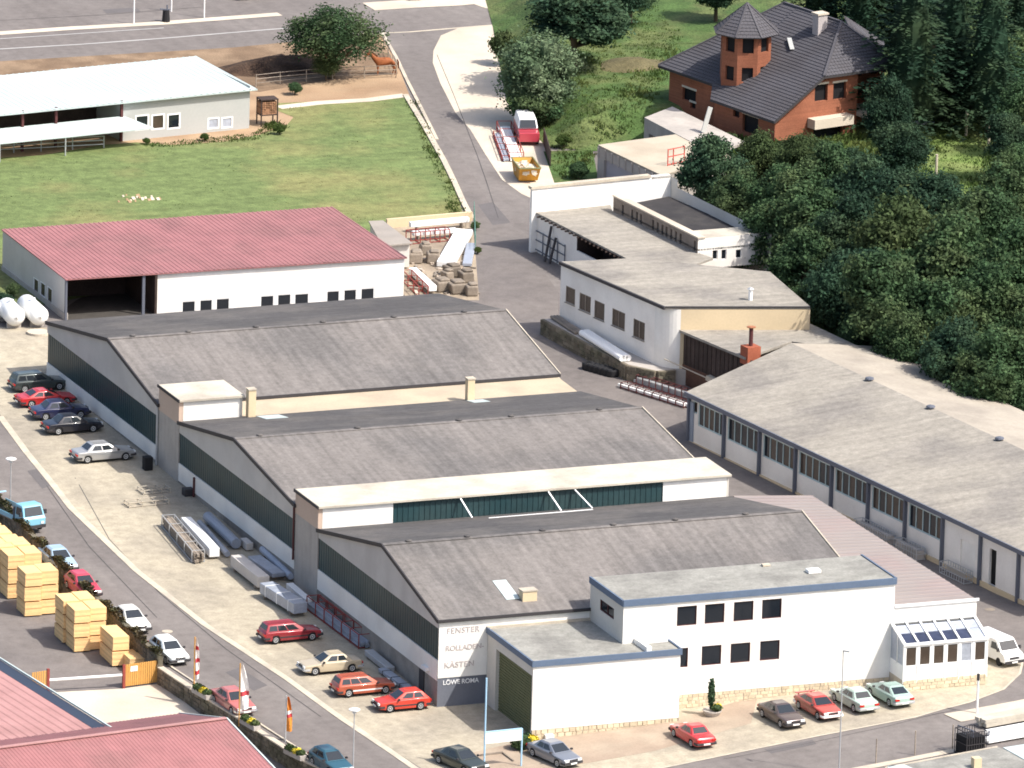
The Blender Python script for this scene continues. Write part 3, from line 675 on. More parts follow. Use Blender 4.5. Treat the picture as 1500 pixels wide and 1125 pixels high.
# covered way with sheet roof on the right of the front hall
cw = thing("covered_way", "low wing with a ribbed brown-pink sheet roof along the front hall", "annex building", (36.2, 0, -.1))
mb = MB(); A, B = (36.1, -.3, 4.98), (43.75, -.2, 5.0); C_, D = (43.0, 30.3, 5.02), (34.3, 32.5, 5.02)
ribbed(mb, (43.8, -.25, 4.95), (43.0, 30.3, 5.0), (36.9, 31.8, 5.05), (36.9, -.25, 5.0), .85, .05, .8, .12); put("sheet_roof", mb, m_brownsheet, cw)
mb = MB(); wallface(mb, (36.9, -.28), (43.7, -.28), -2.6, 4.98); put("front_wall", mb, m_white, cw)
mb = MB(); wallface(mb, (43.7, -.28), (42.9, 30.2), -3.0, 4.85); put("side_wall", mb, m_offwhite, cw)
mb = MB(); mb.beam((36.9, -.34, 5.05), (43.85, -.34, 5.05), .12, .2); put("roof_edge", mb, m_whiteplast, cw)
cw.location = Vector(cw.location)+Vector((-2.62, -6.25, 2.0))
# glazed porch
po = thing("glazed_porch", "white conservatory porch with six sloping roof panes beside the office block", "conservatory", (36.7, -2.95, -.1))
PX0, PX1, PY0, PY1 = 36.7, 43.5, -2.95, -.3; ZE, ZT = 2.72, 3.72; n = 6; dx = (PX1-PX0)/n
for i in range(n+1):
    x = PX0+dx*i; mb = MB()
    mb.box(x-.07, x+.07, PY0-.03, PY0+.1, -.3, ZE); put("post", mb, m_whiteplast, po)
    mb = MB(); mb.beam((x, PY0-.05, ZE+.06), (x, PY1, ZT+.06), .15 if 0 < i < n else .22, .14); put("roof_bar", mb, m_whiteplast, po)
for i in range(n):
    x0, x1 = PX0+dx*i+.07, PX0+dx*(i+1)-.07
    mb = MB(); mb.box(x0, x1, PY0+.02, PY0+.07, -.25, 1.0); put("lower_panel", mb, m_whiteplast, po)
    fr = MB(); fr.box(x0, x1, PY0, PY0+.08, 1.0, 1.1); fr.box(x0, x1, PY0, PY0+.08, 2.5, 2.68); fr.box(x0, x0+.1, PY0, PY0+.08, 1.1, 2.5); fr.box(x1-.1, x1, PY0, PY0+.08, 1.1, 2.5)
    wf = put("window", fr, m_whiteplast, po)
    mb = MB(); mb.box(x0+.1, x1-.1, PY0+.04, PY0+.06, 1.1, 2.5); put("pane", mb, m_glass_brown if i not in (4,) else m_film, wf)
    for k, (f0, f1, gm) in enumerate(((0.02, .48, m_glass_blue if i != 5 else m_film), (.50, .86, m_film), (.87, .98, m_glass))):
        y0, y1 = PY0+(PY1-PY0)*f0, PY0+(PY1-PY0)*f1; z0, z1 = ZE+(ZT-ZE)*f0, ZE+(ZT-ZE)*f1
        mb = MB(); mb.hexa([(x0, y0, z0), (x1, y0, z0), (x1, y1, z1), (x0, y1, z1)], [(x0, y0, z0+.03), (x1, y0, z0+.03), (x1, y1, z1+.03), (x0, y1, z1+.03)]); put("roof_pane", mb, gm, po)
mb = MB(); mb.box(PX0-.1, PX1+.1, PY0-.12, PY0+.1, ZE-.04, ZE+.12); put("eaves_beam", mb, m_whiteplast, po)
mb = MB(); mb.box(PX0-.1, PX1+.1, PY1-.1, PY1, ZT-.02, ZT+.2); put("top_rail", mb, m_whiteplast, po)
for X in (PX0, PX1):
    mb = MB(); mb.box(X-.04, X+.04, PY0+.1, PY1, -.3, 1.0); put("lower_panel", mb, m_whiteplast, po)
    for a, b in ((PY0+.1, PY0+1.2), (PY0+1.35, PY1)):
        f = lambda y: ZE+(ZT-ZE)*(y-PY0)/(PY1-PY0)
        mb = MB(); mb.hexa([(X-.03, a+.1, 1.1), (X+.03, a+.1, 1.1), (X+.03, b-.1, 1.1), (X-.03, b-.1, 1.1)], [(X-.03, a+.1, f(a+.1)-.15), (X+.03, a+.1, f(a+.1)-.15), (X+.03, b-.1, f(b-.1)-.15), (X-.03, b-.1, f(b-.1)-.15)]); put("side_pane", mb, m_film, po)
    mb = MB()
    for y in (PY0+.12, PY0+1.27, PY1-.06): mb.box(X-.05, X+.05, y-.07, y+.07, 1.0, ZE+(ZT-ZE)*(y-PY0)/(PY1-PY0))
    mb.box(X-.05, X+.05, PY0, PY1, 1.0, 1.1); put("side_frame", mb, m_whiteplast, po)
mb = MB(); mb.box(PX0+.1, PX1-.1, PY0+.12, PY1, -.28, -.05); put("floor", mb, m_felt_pale, po)
mb = MB(); mb.box(PX0-.05, PX1+.05, PY0-.02, PY1, -1.6, -.06); put("plinth", mb, m_kerb, po)
put("plinth_stones", stones((PX0-.05, PY0-.02), (PX1+.05, PY0-.02), -1.1, -.08, seed=9), m_stone, po, kind="stuff")
po.location = Vector(po.location)+Vector((-2.62, -6.25, 2.0))

# ================================================================ long low building on the right
lw = thing("long_workshop", "long low workshop with grey-beige felt roof and a row of window bays", "workshop", (45.7, 62.2, .9))
E0 = Vector((45.7, 62.2, 0)); EU = Vector((.1435, -.9896, 0)); EV = Vector((.9896, .1435, 0)); EL = 57.0
Q = lambda a, b, z: tuple(E0+EU*a+EV*b+Vector((0, 0, z)))
ZEV, ZRD = 5.0, 6.5
mb = MB(); mb.hexa([Q(-.2, -.35, ZEV-.12), Q(EL, -.35, ZEV-.12), Q(EL, 12.6, ZRD-.12), Q(-5.2, 12.6, ZRD-.12)], [Q(-.2, -.35, ZEV+.04), Q(EL, -.35, ZEV+.04), Q(EL, 12.6, ZRD+.04), Q(-5.2, 12.6, ZRD+.04)]); put("front_roof", mb, m_felt_warm, lw)
mb = MB()

mb = MB(); mb.hexa([Q(-5.2, 12.6, ZRD-.12), Q(EL, 12.6, ZRD-.12), Q(EL, 21, ZEV+.3), Q(-4.9, 21, ZEV+.3)], [Q(-5.2, 12.6, ZRD+.04), Q(EL, 12.6, ZRD+.04), Q(EL, 21, ZEV+.46), Q(-4.9, 21, ZEV+.46)]); put("rear_roof", mb, mat("roofing_felt_sandy", (.37, .33, .275), .95, .10, .6, 4, (.27, .24, .205), .7, .2, bump=.012, bscale=30), lw)
mb = MB(); mb.beam(Q(-.25, -.4, ZEV-.1), Q(EL, -.4, ZEV-.1), .14, .36); put("fascia", mb, m_greyblue, lw)
for a in (7.5, 17.0, 27.5, 38.5):
    v = MB(); v.lathe(Q(a, 12.4, ZRD), (0, 0, 1), [(0, .18), (.12, .18), (.14, .38), (.26, .34), (.34, .08)], 10); put("roof_vent", v, m_greyblue, lw)
bay = 5.62; W0, W1 = 2.55, 4.45
P0 = E0.copy(); P1 = E0+EU*EL
doorh = (43.6+2.4, 43.6+4.4, .75, 3.9)
holes = []; wins = []
for k in range(8):
    a0 = k*bay+(.35 if k else .5); a1 = (k+1)*bay-.2
    if k == 7: continue
    h = (a0 if k else 1.3, a1, W0, W1); holes.append(h); wins.append(h)
holes.append((.45, 1.15, 3.45, W1)); holes.append((41.9, 44.1, .3, 3.5)); holes.append((46.2, 47.2, 1.0, 3.9))
mb = MB(); wallface(mb, tuple(P0[:2]), tuple(P1[:2]), -.6, ZEV-.12, holes, .2); put("front_wall", mb, m_lowpanel, lw)
rr = random.Random(8)
for h in wins:
    window(lw, tuple(P0[:2]), tuple(P1[:2]), h, .14, 5, m_paleblue, [rr.choice([m_glass, m_glass, m_glass_brown, m_glass_brown, m_glass]) for _ in range(5)], .10, name="window_bay")
window(lw, tuple(P0[:2]), tuple(P1[:2]), (.45, 1.15, 3.45, W1), .14, 1, m_paleblue, m_glass_brown, .08)
mb = MB(); c = Q(43, .16, 1.9); mb.obox(c, EU*1.1, EV*.03, (0, 0, 1.6)); dr = put("entrance_door", mb, m_white, lw)
mb = MB(); c = Q(46.7, .3, 2.4); mb.obox(c, EU*.5, EV*.03, (0, 0, 1.5)); put("dark_doorway", mb, m_dark, lw)
for k in range(0, 11):
    a = k*bay+.06; mb = MB(); w_ = .11
    if a > EL: break
    mb.obox(Q(a, -.14, 2.2), EU*w_, EV*.14, (0, 0, 2.62)); put("post", mb, m_greyblue, lw)
mb = MB(); mb.obox(Q(.25, -.05, 1.9), EU*.42, EV*.06, (0, 0, 2.4)); put("corner_panel", mb, mat("grey_blue_panel", (.26, .30, .36), .7, .05, 1, 5), lw)
mb = MB(); mb.obox(Q(EL/2, -.06, .0), EU*(EL/2), EV*.08, (0, 0, 1.0)); mb.v = [(x, y, min(z, base_ground(x, y)+.35)) if z > .5 else (x, y, z-1) for x, y, z in mb.v]
put("plinth", mb, m_cream, lw)
mb = MB(); e = [Q(0, 0, -.5), Q(-5, 12.6, -.5), Q(-4.8, 20.5, -.5)]; t = [Q(0, 0, ZEV-.12), Q(-5, 12.6, ZRD-.12), Q(-4.8, 20.5, ZEV+.3)]
mb.quad(e[1], e[0], t[0], t[1]); mb.quad(e[2], e[1], t[1], t[2]); put("end_wall", mb, m_offwhite, lw)
# wire crates along its wall
def cage(label, centre, u, L, W, H, n, m, cat="wire crate", group=None, fill=None):
    u = Vector(u).normalized(); v = Vector((-u.y, u.x, 0)); c = Vector(centre)
    r = thing("wire_crate", label, cat, tuple(c), 0, group)
    mb = MB(); P = lambda a, b, z: c+u*a+v*b+Vector((0, 0, z))
    for z in (.05, H*.5, H):
        for b in (-W/2, W/2): mb.beam(P(-L/2, b, z), P(L/2, b, z), .05)
        for a in (-L/2, L/2): mb.beam(P(a, -W/2, z), P(a, W/2, z), .05)
    for i in range(n+1):
        a = -L/2+L*i/n
        for b in (-W/2, W/2): mb.beam(P(a, b, 0), P(a, b, H), .045)
    put("frame", mb, m, r)
    if fill:
        mb = MB(); mb.obox(P(0, 0, H*.42), u*(L/2-.06), v*(W/2-.06), (0, 0, H*.36)); put("contents", mb, fill, r)
    return r
for a, L, lab in ((30.3, 5.0, "long low wire crate against the wall under the sixth window bay"), (35.6, 3.4, "shorter wire crate against the wall under the seventh window bay"), (42.6, 3.6, "grey wire railing crate beside the doorway of the long low workshop")):
    c = Vector(Q(a, -.75, 0)); c.z = base_ground(c.x, c.y); cage(lab, c, EU, L, .8, .95, int(L/.35), m_steel, fill=m_grey_conc if a < 40 else None)
# ================================================================ helper: where a line of sight meets an upright wall
def onwall(p0, p1, x, y):
    p0, p1 = Vector((*p0[:2], 0)), Vector((*p1[:2], 0)); u = (p1-p0).normalized(); n = Vector((u.y, -u.x, 0)); r = Vector(sight(x, y)); c = Vector(CAM)
    t = (p0-c).dot(n)/r.dot(n); q = c+r*t; return (q-p0).dot(u), q.z
def hole(p0, p1, x0, y0, x1, y1):
    """opening on a wall from its seen corners: left-top and right-bottom"""
    a, b = onwall(p0, p1, x0, y0); c, d = onwall(p0, p1, x1, y1); return (min(a, c), max(a, c), min(b, d), max(b, d))
def V2(p): return Vector((p[0], p[1], 0))
def lvl(x, y, z): return on_level(x, y, z)[:2]
# ================================================================ red-roofed shed
rs = thing("red_roofed_shed", "long white shed with ribbed dusky red roof and an open dark bay", "shed", (6.9, 105.4, 2.8))
RA, RB, RC, RD = (6.9, 105.3), (36.85, 104.6), (36.6, 121.6), (6.95, 121.7)
zr0, zr1 = 6.42, 6.6
mb = MB(); ribbed(mb, (RA[0]-.1, RA[1]-.25, zr0), (RB[0]+.15, RB[1]-.25, zr0), (RC[0]+.15, RC[1]+.1, zr1), (RD[0]-.1, RD[1]+.1, zr1), .42, .045, .5, .1); put("sheet_roof", mb, m_redsheet, rs)
bayx = onwall(RA, RB, 226, 420)[0]
wh = [hole(RA, RB, a, b, c, d) for a, b, c, d in ((267, 441, 286, 456), (293, 439, 311, 455), (317, 437, 336, 452), (382, 433, 401, 447), (407, 431, 426, 446), (432, 430, 452, 445), (479, 426, 497, 441), (504, 424, 522, 440), (529, 422, 548, 438))]
wh = [(a-.05, b+.05, d-1.5, d) for a, b, c, d in wh]
mb = MB(); u = (V2(RB)-V2(RA)).normalized(); Pb = V2(RA)+u*bayx
wallface(mb, tuple(Pb[:2]), RB, 1.8, zr0, [(a-bayx, b-bayx, c, d) for a, b, c, d in wh], .15); put("front_wall", mb, m_white, rs)
for h in wh: window(rs, RA, RB, h, .1, 1, m_whiteplast, m_glass, .1)
mb = MB(); wallface(mb, RB, RC, 1.8, zr0+.1); wallface(mb, RC, RD, 1.8, zr1); put("rear_wall", mb, m_offwhite, rs)
WL0, WL1 = RD, RA
wl = [hole(WL0, WL1, a, b, c, d) for a, b, c, d in ((49, 405, 56, 431), (59, 411, 66, 438), (69, 418, 76, 446))]

mb = MB(); wallface(mb, WL0, WL1, 3.4, zr0+.02, wl, .12); put("side_wall", mb, m_panel, rs)
for h in wl: window(rs, WL0, WL1, h, .08, 1, m_whiteplast, m_glass_brown, .1)
mb = MB(); mb.prism([(RA[0]-.08, RA[1]), (RA[0]+.25, RA[1]), (RD[0]+.25, RD[1]), (RD[0]-.08, RD[1])], 1.8, 3.42); put("plinth", mb, m_grey_conc, rs)
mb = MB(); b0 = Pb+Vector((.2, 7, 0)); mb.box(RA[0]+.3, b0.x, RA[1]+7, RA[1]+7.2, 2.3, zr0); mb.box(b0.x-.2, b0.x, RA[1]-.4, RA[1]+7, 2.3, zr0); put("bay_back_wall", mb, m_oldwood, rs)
mb = MB(); mb.box(RA[0]+.2, b0.x, RA[1]-.3, RA[1]+7, 2.7, 2.86); put("bay_floor", mb, mat("shaded_bay_floor", (.06, .055, .05), .9, .2, 1, 6), rs)  # deep shade of the open bay painted into the floor colour
for x_ in (210, ):
    s, z = onwall(RA, RB, x_, 430); q = V2(RA)+u*s; mb = MB(); mb.box(q.x-.12, q.x+.12, q.y-.1, q.y+.1, 2.3, zr0); put("post", mb, m_greyblue, rs)
mb = MB(); mb.box(RA[0]-.05, RA[0]+.12, RA[1]-.12, RA[1]+.1, 2.3, zr0); put("post", mb, m_greyblue, rs)
# ================================================================ white-roofed barn in the paddock
bn = thing("barn", "long barn with pale sheet roof, open stalls and a lean-to canopy", "barn", (32.5, 162, 3.1))
ZB = 6.75
BA = V2(at(189, 206)); BB = V2(at(365, 188)); bu = (BB-BA).normalized(); bv = Vector((-bu.y, bu.x, 0)); B0 = BA-bu*24; B1 = BB; BDp = 11.5
T2 = lambda v: (v.x, v.y)
mb = MB(); e0, e1 = B0-bv*.5, B1-bv*.5+bu*.5; r0, r1 = B0+bv*BDp, B1+bv*BDp+bu*.5
ribbed(mb, (*T2(e0), ZB), (*T2(e1), ZB), (*T2(r1), ZB+.35), (*T2(r0), ZB+.35), .6, .04, .6, .12); put("sheet_roof", mb, m_whitesheet, bn)
bw = [hole(T2(B0), T2(B1), a, b, c, d) for a, b, c, d in ((198, 169, 218, 190), (222, 168, 241, 189), (245, 167, 264, 188), (304, 173, 321, 188), (324, 172, 341, 187))]
sx = onwall(T2(B0), T2(B1), 178, 190)[0]
mb = MB(); P_ = B0+bu*sx; wallface(mb, T2(P_), T2(B1), 2.5, ZB, [(a-sx, b-sx, c, d) for a, b, c, d in bw], .12); wallface(mb, T2(B1), T2(B1+bv*BDp), 2.5, ZB+.2); put("front_wall", mb, m_greysheet, bn)
for k, h in enumerate(bw): window(bn, T2(B0), T2(B1), h, .06, 1, m_whiteplast, m_glass if k in (0, 2) else (m_glass_brown if k < 3 else m_film), .14)
mb = MB(); q = lambda s, d, z: tuple((B0+bu*s+bv*d)[:2])+(z,)
mb.quad(q(0, 5, 2.5), q(sx, 5, 2.5), q(sx, 5, 5.2), q(0, 5, 5.2)); put("stall_back_wall", mb, m_oldwood, bn)
mb = MB(); mb.quad(q(0, 4.9, 5.2), q(sx, 4.9, 5.2), q(sx, 4.9, ZB), q(0, 4.9, ZB)); mb.quad(q(sx, 5, 2.5), q(sx, 0, 2.5), q(sx, 0, ZB), q(sx, 5, ZB)); put("stall_upper_wall", mb, m_greysheet, bn)
for xx in (178, 82, 33, -40):
    s = onwall(T2(B0), T2(B1), xx, 170)[0]; c = B0+bu*s; mb = MB(); mb.obox((c.x, c.y, 4.9), bu*.11, bv*.11, (0, 0, 1.9)); put("post", mb, m_maroon, bn)
cs = onwall(T2(B0), T2(B1), 183, 160)[0]; mb = MB()
mb.hexa([q(0, -3.0, 4.75), q(cs+1.4, -3.0, 4.75), q(cs, .1, 5.25), q(0, .1, 5.25)], [q(0, -3.0, 4.85), q(cs+1.4, -3.0, 4.85), q(cs, .1, 5.35), q(0, .1, 5.35)]); put("canopy", mb, m_whitesheet, bn)
for xx in (96, 0, -80):
    s = onwall(T2(B0-bv*2.9), T2(B1-bv*2.9), xx, 200)[0]; c = B0-bv*2.9+bu*s; mb = MB(); mb.tube((c.x, c.y, 2.9), (c.x, c.y, 4.75), .07, 8); put("canopy_post", mb, m_steel, bn)
# pen rails in front of the stalls
def railfence(name, label, pts, h, rails, m, post_m, gap=2.5, r=.05, fn=base_ground, cat="fence", group=None):
    f = thing(name, label, cat, (*pts[0], fn(*pts[0])), 0, group); posts = []
    P = [V2(p) for p in pts]
    for a, b in zip(P, P[1:]):
        k = max(1, round((b-a).length/gap)); posts += [a.lerp(b, i/k) for i in range(k)]
    posts.append(P[-1])
    for p in posts:
        z = fn(p.x, p.y); mb = MB(); mb.tube((p.x, p.y, z-.2), (p.x, p.y, z+h+.05), r*1.2, 6); put("post", mb, post_m, f)
    for k in range(rails):
        zz = h*(k+1)/rails; mb = MB()
        for a, b in zip(posts, posts[1:]): mb.tube((a.x, a.y, fn(a.x, a.y)+zz), (b.x, b.y, fn(b.x, b.y)+zz), r, 6)
        put("rail", mb, m, f)
    return f
railfence("pen_fence", "low tubular pen rails in front of the open barn stalls", px((-20, 226), (60, 222), (152, 217)), 1.1, 3, m_steel, m_steel, 3.2)
railfence("paddock_fence", "grey tubular paddock fence below the horse", px((375, 128), (410, 124), (487, 117), (580, 114)), 1.15, 3, m_greywood, m_greywood, 3.4, .035)
railfence("paddock_fence", "grey rails along the lane edge behind the horse", px((580, 114), (575, 98), (562, 70)), 1.15, 2, m_greywood, m_greywood, 3.4, .035)
# small wood store at the barn's gable
ws = thing("wood_store", "small lean-to wood store with firewood at the barn's end wall", "wood store", at(378, 186))
c = Vector(at(377, 184)); mb = MB()
for i in range(9):
    for j in range(7):
        mb.tube((c.x+.2+i*.17, c.y-.5, c.z+1.15+j*.17), (c.x+.2+i*.17, c.y+.6, c.z+1.15+j*.17), .08, 6)
put("firewood", mb, mat("firewood", (.35, .19, .11), .9, .25, 1, 6, island=.4), ws, kind="stuff")
mb = MB(); mb.box(c.x+.1, c.x+1.75, c.y-.6, c.y+.7, c.z+2.4, c.z+2.5); mb.box(c.x+.1, c.x+1.75, c.y-.6, c.y+.7, c.z+1.0, c.z+1.08)
for a in (.12, 1.65):
    for b in (-.55, .6): mb.box(c.x+a, c.x+a+.1, c.y+b, c.y+b+.1, c.z-.2, c.z+2.4)
put("frame", mb, m_oldwood, ws)

# ================================================================ sheds on the right of the lane
# shed with five windows on a raised platform
PF0, PF1 = at(818.7, 465, 1.3)[:2], at(959, 531, 1.3)[:2]
ZF = 7.85; fp = [lvl(822, 383, ZF), lvl(975, 449, ZF), lvl(1187, 449, ZF), lvl(1128, 398, ZF), lvl(930, 378, ZF)]
sf = thing("flat_roofed_workshop", "white flat-roofed workshop with five windows on a stone-faced platform", "workshop", (*PF0, 2.6))
P0f, P1f = fp[0], fp[1]
u = (V2(P1f)-V2(P0f)).normalized(); Pc = V2(P1f)-u*1.6; Pd = V2(P1f)+Vector((u.y*-1, u.x, 0))*0+(V2(fp[2])-V2(fp[1])).normalized()*1.3
wf = [hole(P0f, P1f, a, b, c, d) for a, b, c, d in ((829, 418, 842, 448), (849, 428, 865, 460), (871, 439, 885, 471), (897, 451, 915, 484), (928, 466, 944, 500))]

mb = MB(); wallface(mb, P0f, T2(Pc), 1.2, ZF-.25, wf, .16); put("side_wall", mb, m_lowpanel, sf)
for k, h in enumerate(wf): window(sf, P0f, T2(Pc), h, .1, 2 if k in (1, 3, 4) else 1, m_greywood, m_glass_brown, .07, sill=True)
mb = MB(); a = V2(Pc); b = V2(Pd); pr = [a.lerp(V2(P1f), t*2*(1-t))*0+a*(1-t)**2+V2(P1f)*2*t*(1-t)+b*t*t for t in [i/8 for i in range(9)]]
for p, q2 in zip(pr, pr[1:]): wallface(mb, T2(p), T2(q2), 1.0, ZF-.25)
put("rounded_corner_wall", mb, m_white, sf)
mb = MB(); wallface(mb, T2(b), fp[2], 2.0, ZF-.25); put("front_wall", mb, m_cream, sf)
mb = MB(); wallface(mb, fp[2], fp[3], 2, ZF-.25); wallface(mb, fp[3], fp[4], 2, ZF-.25); wallface(mb, fp[4], fp[0], 2, ZF-.25); put("rear_wall", mb, m_offwhite, sf)
flat(sf, "flat_roof", [fp[0], fp[1], fp[2], fp[3], fp[4]], ZF, m_felt_warm, .22)
mb = MB(); mb.beam((*(V2(fp[0])-Vector((.12, 0, 0)))[:2], ZF-.12), (*(V2(fp[1])-Vector((.12, .1, 0)))[:2], ZF-.12), .18, .26); mb.beam((*fp[1], ZF-.04), (*fp[2], ZF-.04), .12, .1); put("roof_edge", mb, m_darktrim, sf)
# platform and its rough stone wall
plt = [at(a, b, 1.3)[:2] for a, b in ((797, 467), (853, 498), (921, 534), (962, 543), (988, 541))]
bkp = [fp[4], (60, 92), (60, 82)]
mb = MB(); mb.prism(plt+[(58, 74), (62, 84), (56, 95), fp[0]], 0.5, lambda p: base_ground(p[0], p[1])+1.28); put("platform", mb, m_grey_conc, None, kind="structure")
pw = thing("retaining_wall", "rough dark stone retaining wall below the white flat-roofed workshop", "retaining wall", (*plt[0], 1.6))
mb = MB()
for p, q2 in zip(plt, plt[1:]):
    z = lambda c, e: (c[0], c[1], base_ground(*c)+e)
    d = (V2(q2)-V2(p)).normalized(); nn = Vector((d.y, -d.x, 0))*.3
    p_, q_ = T2(V2(p)+nn), T2(V2(q2)+nn); mb.hexa([z(p_, -.3), z(q_, -.3), z(q2, -.3), z(p, -.3)], [z(p_, 1.3), z(q_, 1.3), z(q2, 1.3), z(p, 1.3)])
put("wall_core", mb, m_wallstone, pw)
allv = MB()
for k, (p, q2) in enumerate(zip(plt, plt[1:])):
    d = (V2(q2)-V2(p)).normalized(); nn = Vector((d.y, -d.x, 0))*.3; s_ = stones(T2(V2(p)+nn), T2(V2(q2)+nn), -.1, 1.28, base_ground, seed=20+k, size=.55, jut=.09, rows=4)
    n0 = len(allv.v); allv.v += s_.v; allv.f += [tuple(i+n0 for i in f) for f in s_.f]
put("facing_stones", allv, m_wallstone, pw, kind="stuff")
# slatted shed between the workshop and the long building
ZS = 5.85; sp = [lvl(978, 476, ZS), lvl(1092, 524, ZS), lvl(1160, 500, ZS), lvl(1285, 520, ZS), lvl(1187, 474, ZS)]
ss = thing("boarded_shed", "low felt-roofed shed with dark vertical boards and rust-brown base", "shed", (*sp[0], 2.3))
flat(ss, "flat_roof", [sp[0], sp[1], sp[2], sp[3], sp[4]], ZS, m_felt_warm, .2)
L_ = (V2(sp[1])-V2(sp[0])).length+2; u = (V2(sp[1])-V2(sp[0])).normalized(); n_ = Vector((-u.y, u.x, 0)); nb = int(L_/.32)
for i in range(nb):
    c = V2(sp[0])+u*(.3+i*.32)+n_*(.35+(.03 if i % 2 else 0)); mb = MB(); mb.obox((c.x, c.y, (ZS-.2+2.9)/2), u*.14, n_*.03, (0, 0, (ZS-.2-2.9)/2)); put("board", mb, m_oldwood, ss)
mb = MB(); a, b = V2(sp[0])+n_*.45, V2(sp[0])+u*L_+n_*.45; wallface(mb, T2(a), T2(b), .3, ZS-.2); put("rear_wall", mb, m_dark, ss)
mb = MB(); a, b = V2(sp[0])+n_*.3, V2(sp[0])+u*L_+n_*.3; mb.hexa([(a.x, a.y, .3), (b.x, b.y, .3), (b.x, b.y+.3, .3), (a.x+.4, a.y+.3, .3)], [(a.x, a.y, 2.95), (b.x, b.y, 2.95), (b.x, b.y+.3, 2.95), (a.x+.4, a.y+.3, 2.95)]); put("base_wall", mb, mat("rusty_brown_wall", (.13, .07, .05), .9, .2, .8, 6), ss)
# row of lower sheds with the high white wall
ZG6 = 6.0; gp = [lvl(783, 310, ZG6), lvl(917, 378, ZG6), (56.5, 94.5), lvl(1045, 378, ZG6), lvl(1022, 370, ZG6), lvl(897, 309, ZG6), lvl(889, 283, ZG6)]
sg = thing("lean_to_sheds", "low grey-roofed shed row with an open dark bay beside the lane", "shed", (*gp[0], 2.3))
flat(sg, "flat_roof", [gp[0], gp[1], gp[2], gp[3], gp[4], gp[5], gp[6]], ZG6, m_felt_warm, .16)
gu = (V2(gp[1])-V2(gp[0])).normalized(); gn = Vector((-gu.y, gu.x, 0)); G0 = V2(gp[0])+gn*.15; GL = 22
oh = onwall(T2(G0), T2(G0+gu*GL), 845, 360)[0]
mb = MB(); wallface(mb, T2(G0), T2(G0+gu*oh), 1.2, ZG6-.16); put("side_wall", mb, m_lowpanel, sg)
mb = MB(); a, b = G0+gu*oh+gn*2.5, G0+gu*GL+gn*2.5; wallface(mb, T2(a), T2(b), 1, ZG6-.16); wallface(mb, T2(G0+gu*oh+gn*2.5), T2(G0+gu*oh), 1, ZG6-.16); put("bay_back_wall", mb, m_oldwood, sg)
mb = MB(); mb.hexa([(*T2(G0+gu*oh), 1.2), (*T2(G0+gu*(oh+6)), 1.2), (*T2(G0+gu*(oh+6)+gn*.15), 1.2), (*T2(G0+gu*oh+gn*.15), 1.2)], [(*T2(G0+gu*oh), 4.4), (*T2(G0+gu*(oh+6)), 4.4), (*T2(G0+gu*(oh+6)+gn*.15), 4.4), (*T2(G0+gu*oh+gn*.15), 4.4)]); put("parapet_wall", mb, m_lowpanel, sg)
for i in range(22):
    s = i*.75+.2; mb = MB(); c = V2(gp[0])+gu*s-gn*.02; mb.obox((c.x, c.y, ZG6-.24), gu*.06, gn*.22, (0, 0, .07)); put("rafter_end", mb, m_oldwood, sg)
# gate and leaning ladder on its wall
gt = thing("wall_gate", "grey framed gate and rack leaning on the shed wall by the lane", "gate", (*T2(G0), 2.4))
def wq(s, z, d=.1): c = G0+gu*s-gn*d; return (c.x, c.y, z)
s0 = onwall(T2(G0), T2(G0+gu*GL), 785, 380)[0]; s1 = onwall(T2(G0), T2(G0+gu*GL), 828, 395)[0]
zb_ = base_ground(*T2(G0))
mb = MB()
for z in (.25, 1.1, 1.9): mb.beam(wq(s0, zb_+z), wq(s1, zb_+z-.1), .07)
for i in range(5): s = s0+(s1-s0)*i/4; mb.beam(wq(s, zb_), wq(s, zb_+1.95), .07)
put("frame", mb, m_greyblue, gt)
mb = MB(); mb.beam(wq(s0+3.4, zb_, .9), wq(s0+3.0, zb_+3.0, .15), .16); mb.beam(wq(s0+4.1, zb_, .8), wq(s0+3.9, zb_+2.2, .15), .16); put("leaning_post", mb, m_darktrim, gt)
# high white wall behind the sheds
hw = thing("high_wall", "tall cream-white boundary wall with pale coping at the head of the sheds", "wall", (*gp[0], 2.3))
HW0 = V2(lvl(780, 272, 8.4)); HW1 = V2(lvl(983, 252, 8.4)); hu = (HW1-HW0).normalized(); hn = Vector((-hu.y, hu.x, 0)); HLn = (HW1-HW0).length
mb = MB(); wallface(mb, T2(HW0), T2(HW0+hu*HLn), 1.0, 8.1); wallface(mb, T2(HW0+hn*.35), T2(HW0), 1, 8.1); wallface(mb, T2(HW0+hu*HLn), T2(HW0+hu*HLn+hn*.35), 1, 8.1); put("wall", mb, m_white, hw)
mb = MB(); mb.obox((*T2(HW0+hu*HLn*.42+hn*.2), 8.2), hu*HLn*.43, hn*.3, (0, 0, .12)); put("coping", mb, m_kerb, hw)
mb = MB(); wallface(mb, T2(HW0+hu*(HLn+.02)-hn*1.2), T2(HW0+hu*(HLn+.02)+hn*.35), 1, 8.0); mb.prism([T2(HW0+hu*HLn*.86), T2(HW0+hu*HLn), T2(HW0+hu*HLn+hn*.5), T2(HW0+hu*HLn*.86+hn*.5)], 7.9, 8.15); put("wall_end", mb, m_offwhite, hw)
rw = thing("hill_wall", "grey-white retaining wall beside the dark sunken flat roof", "wall", (*T2(HW1), 3))
HR1 = V2(lvl(1130, 345, 7.2)); mb = MB(); wallface(mb, T2(HW1+hn*.3), T2(HR1), 1, 7.3); put("wall", mb, m_offwhite, rw)
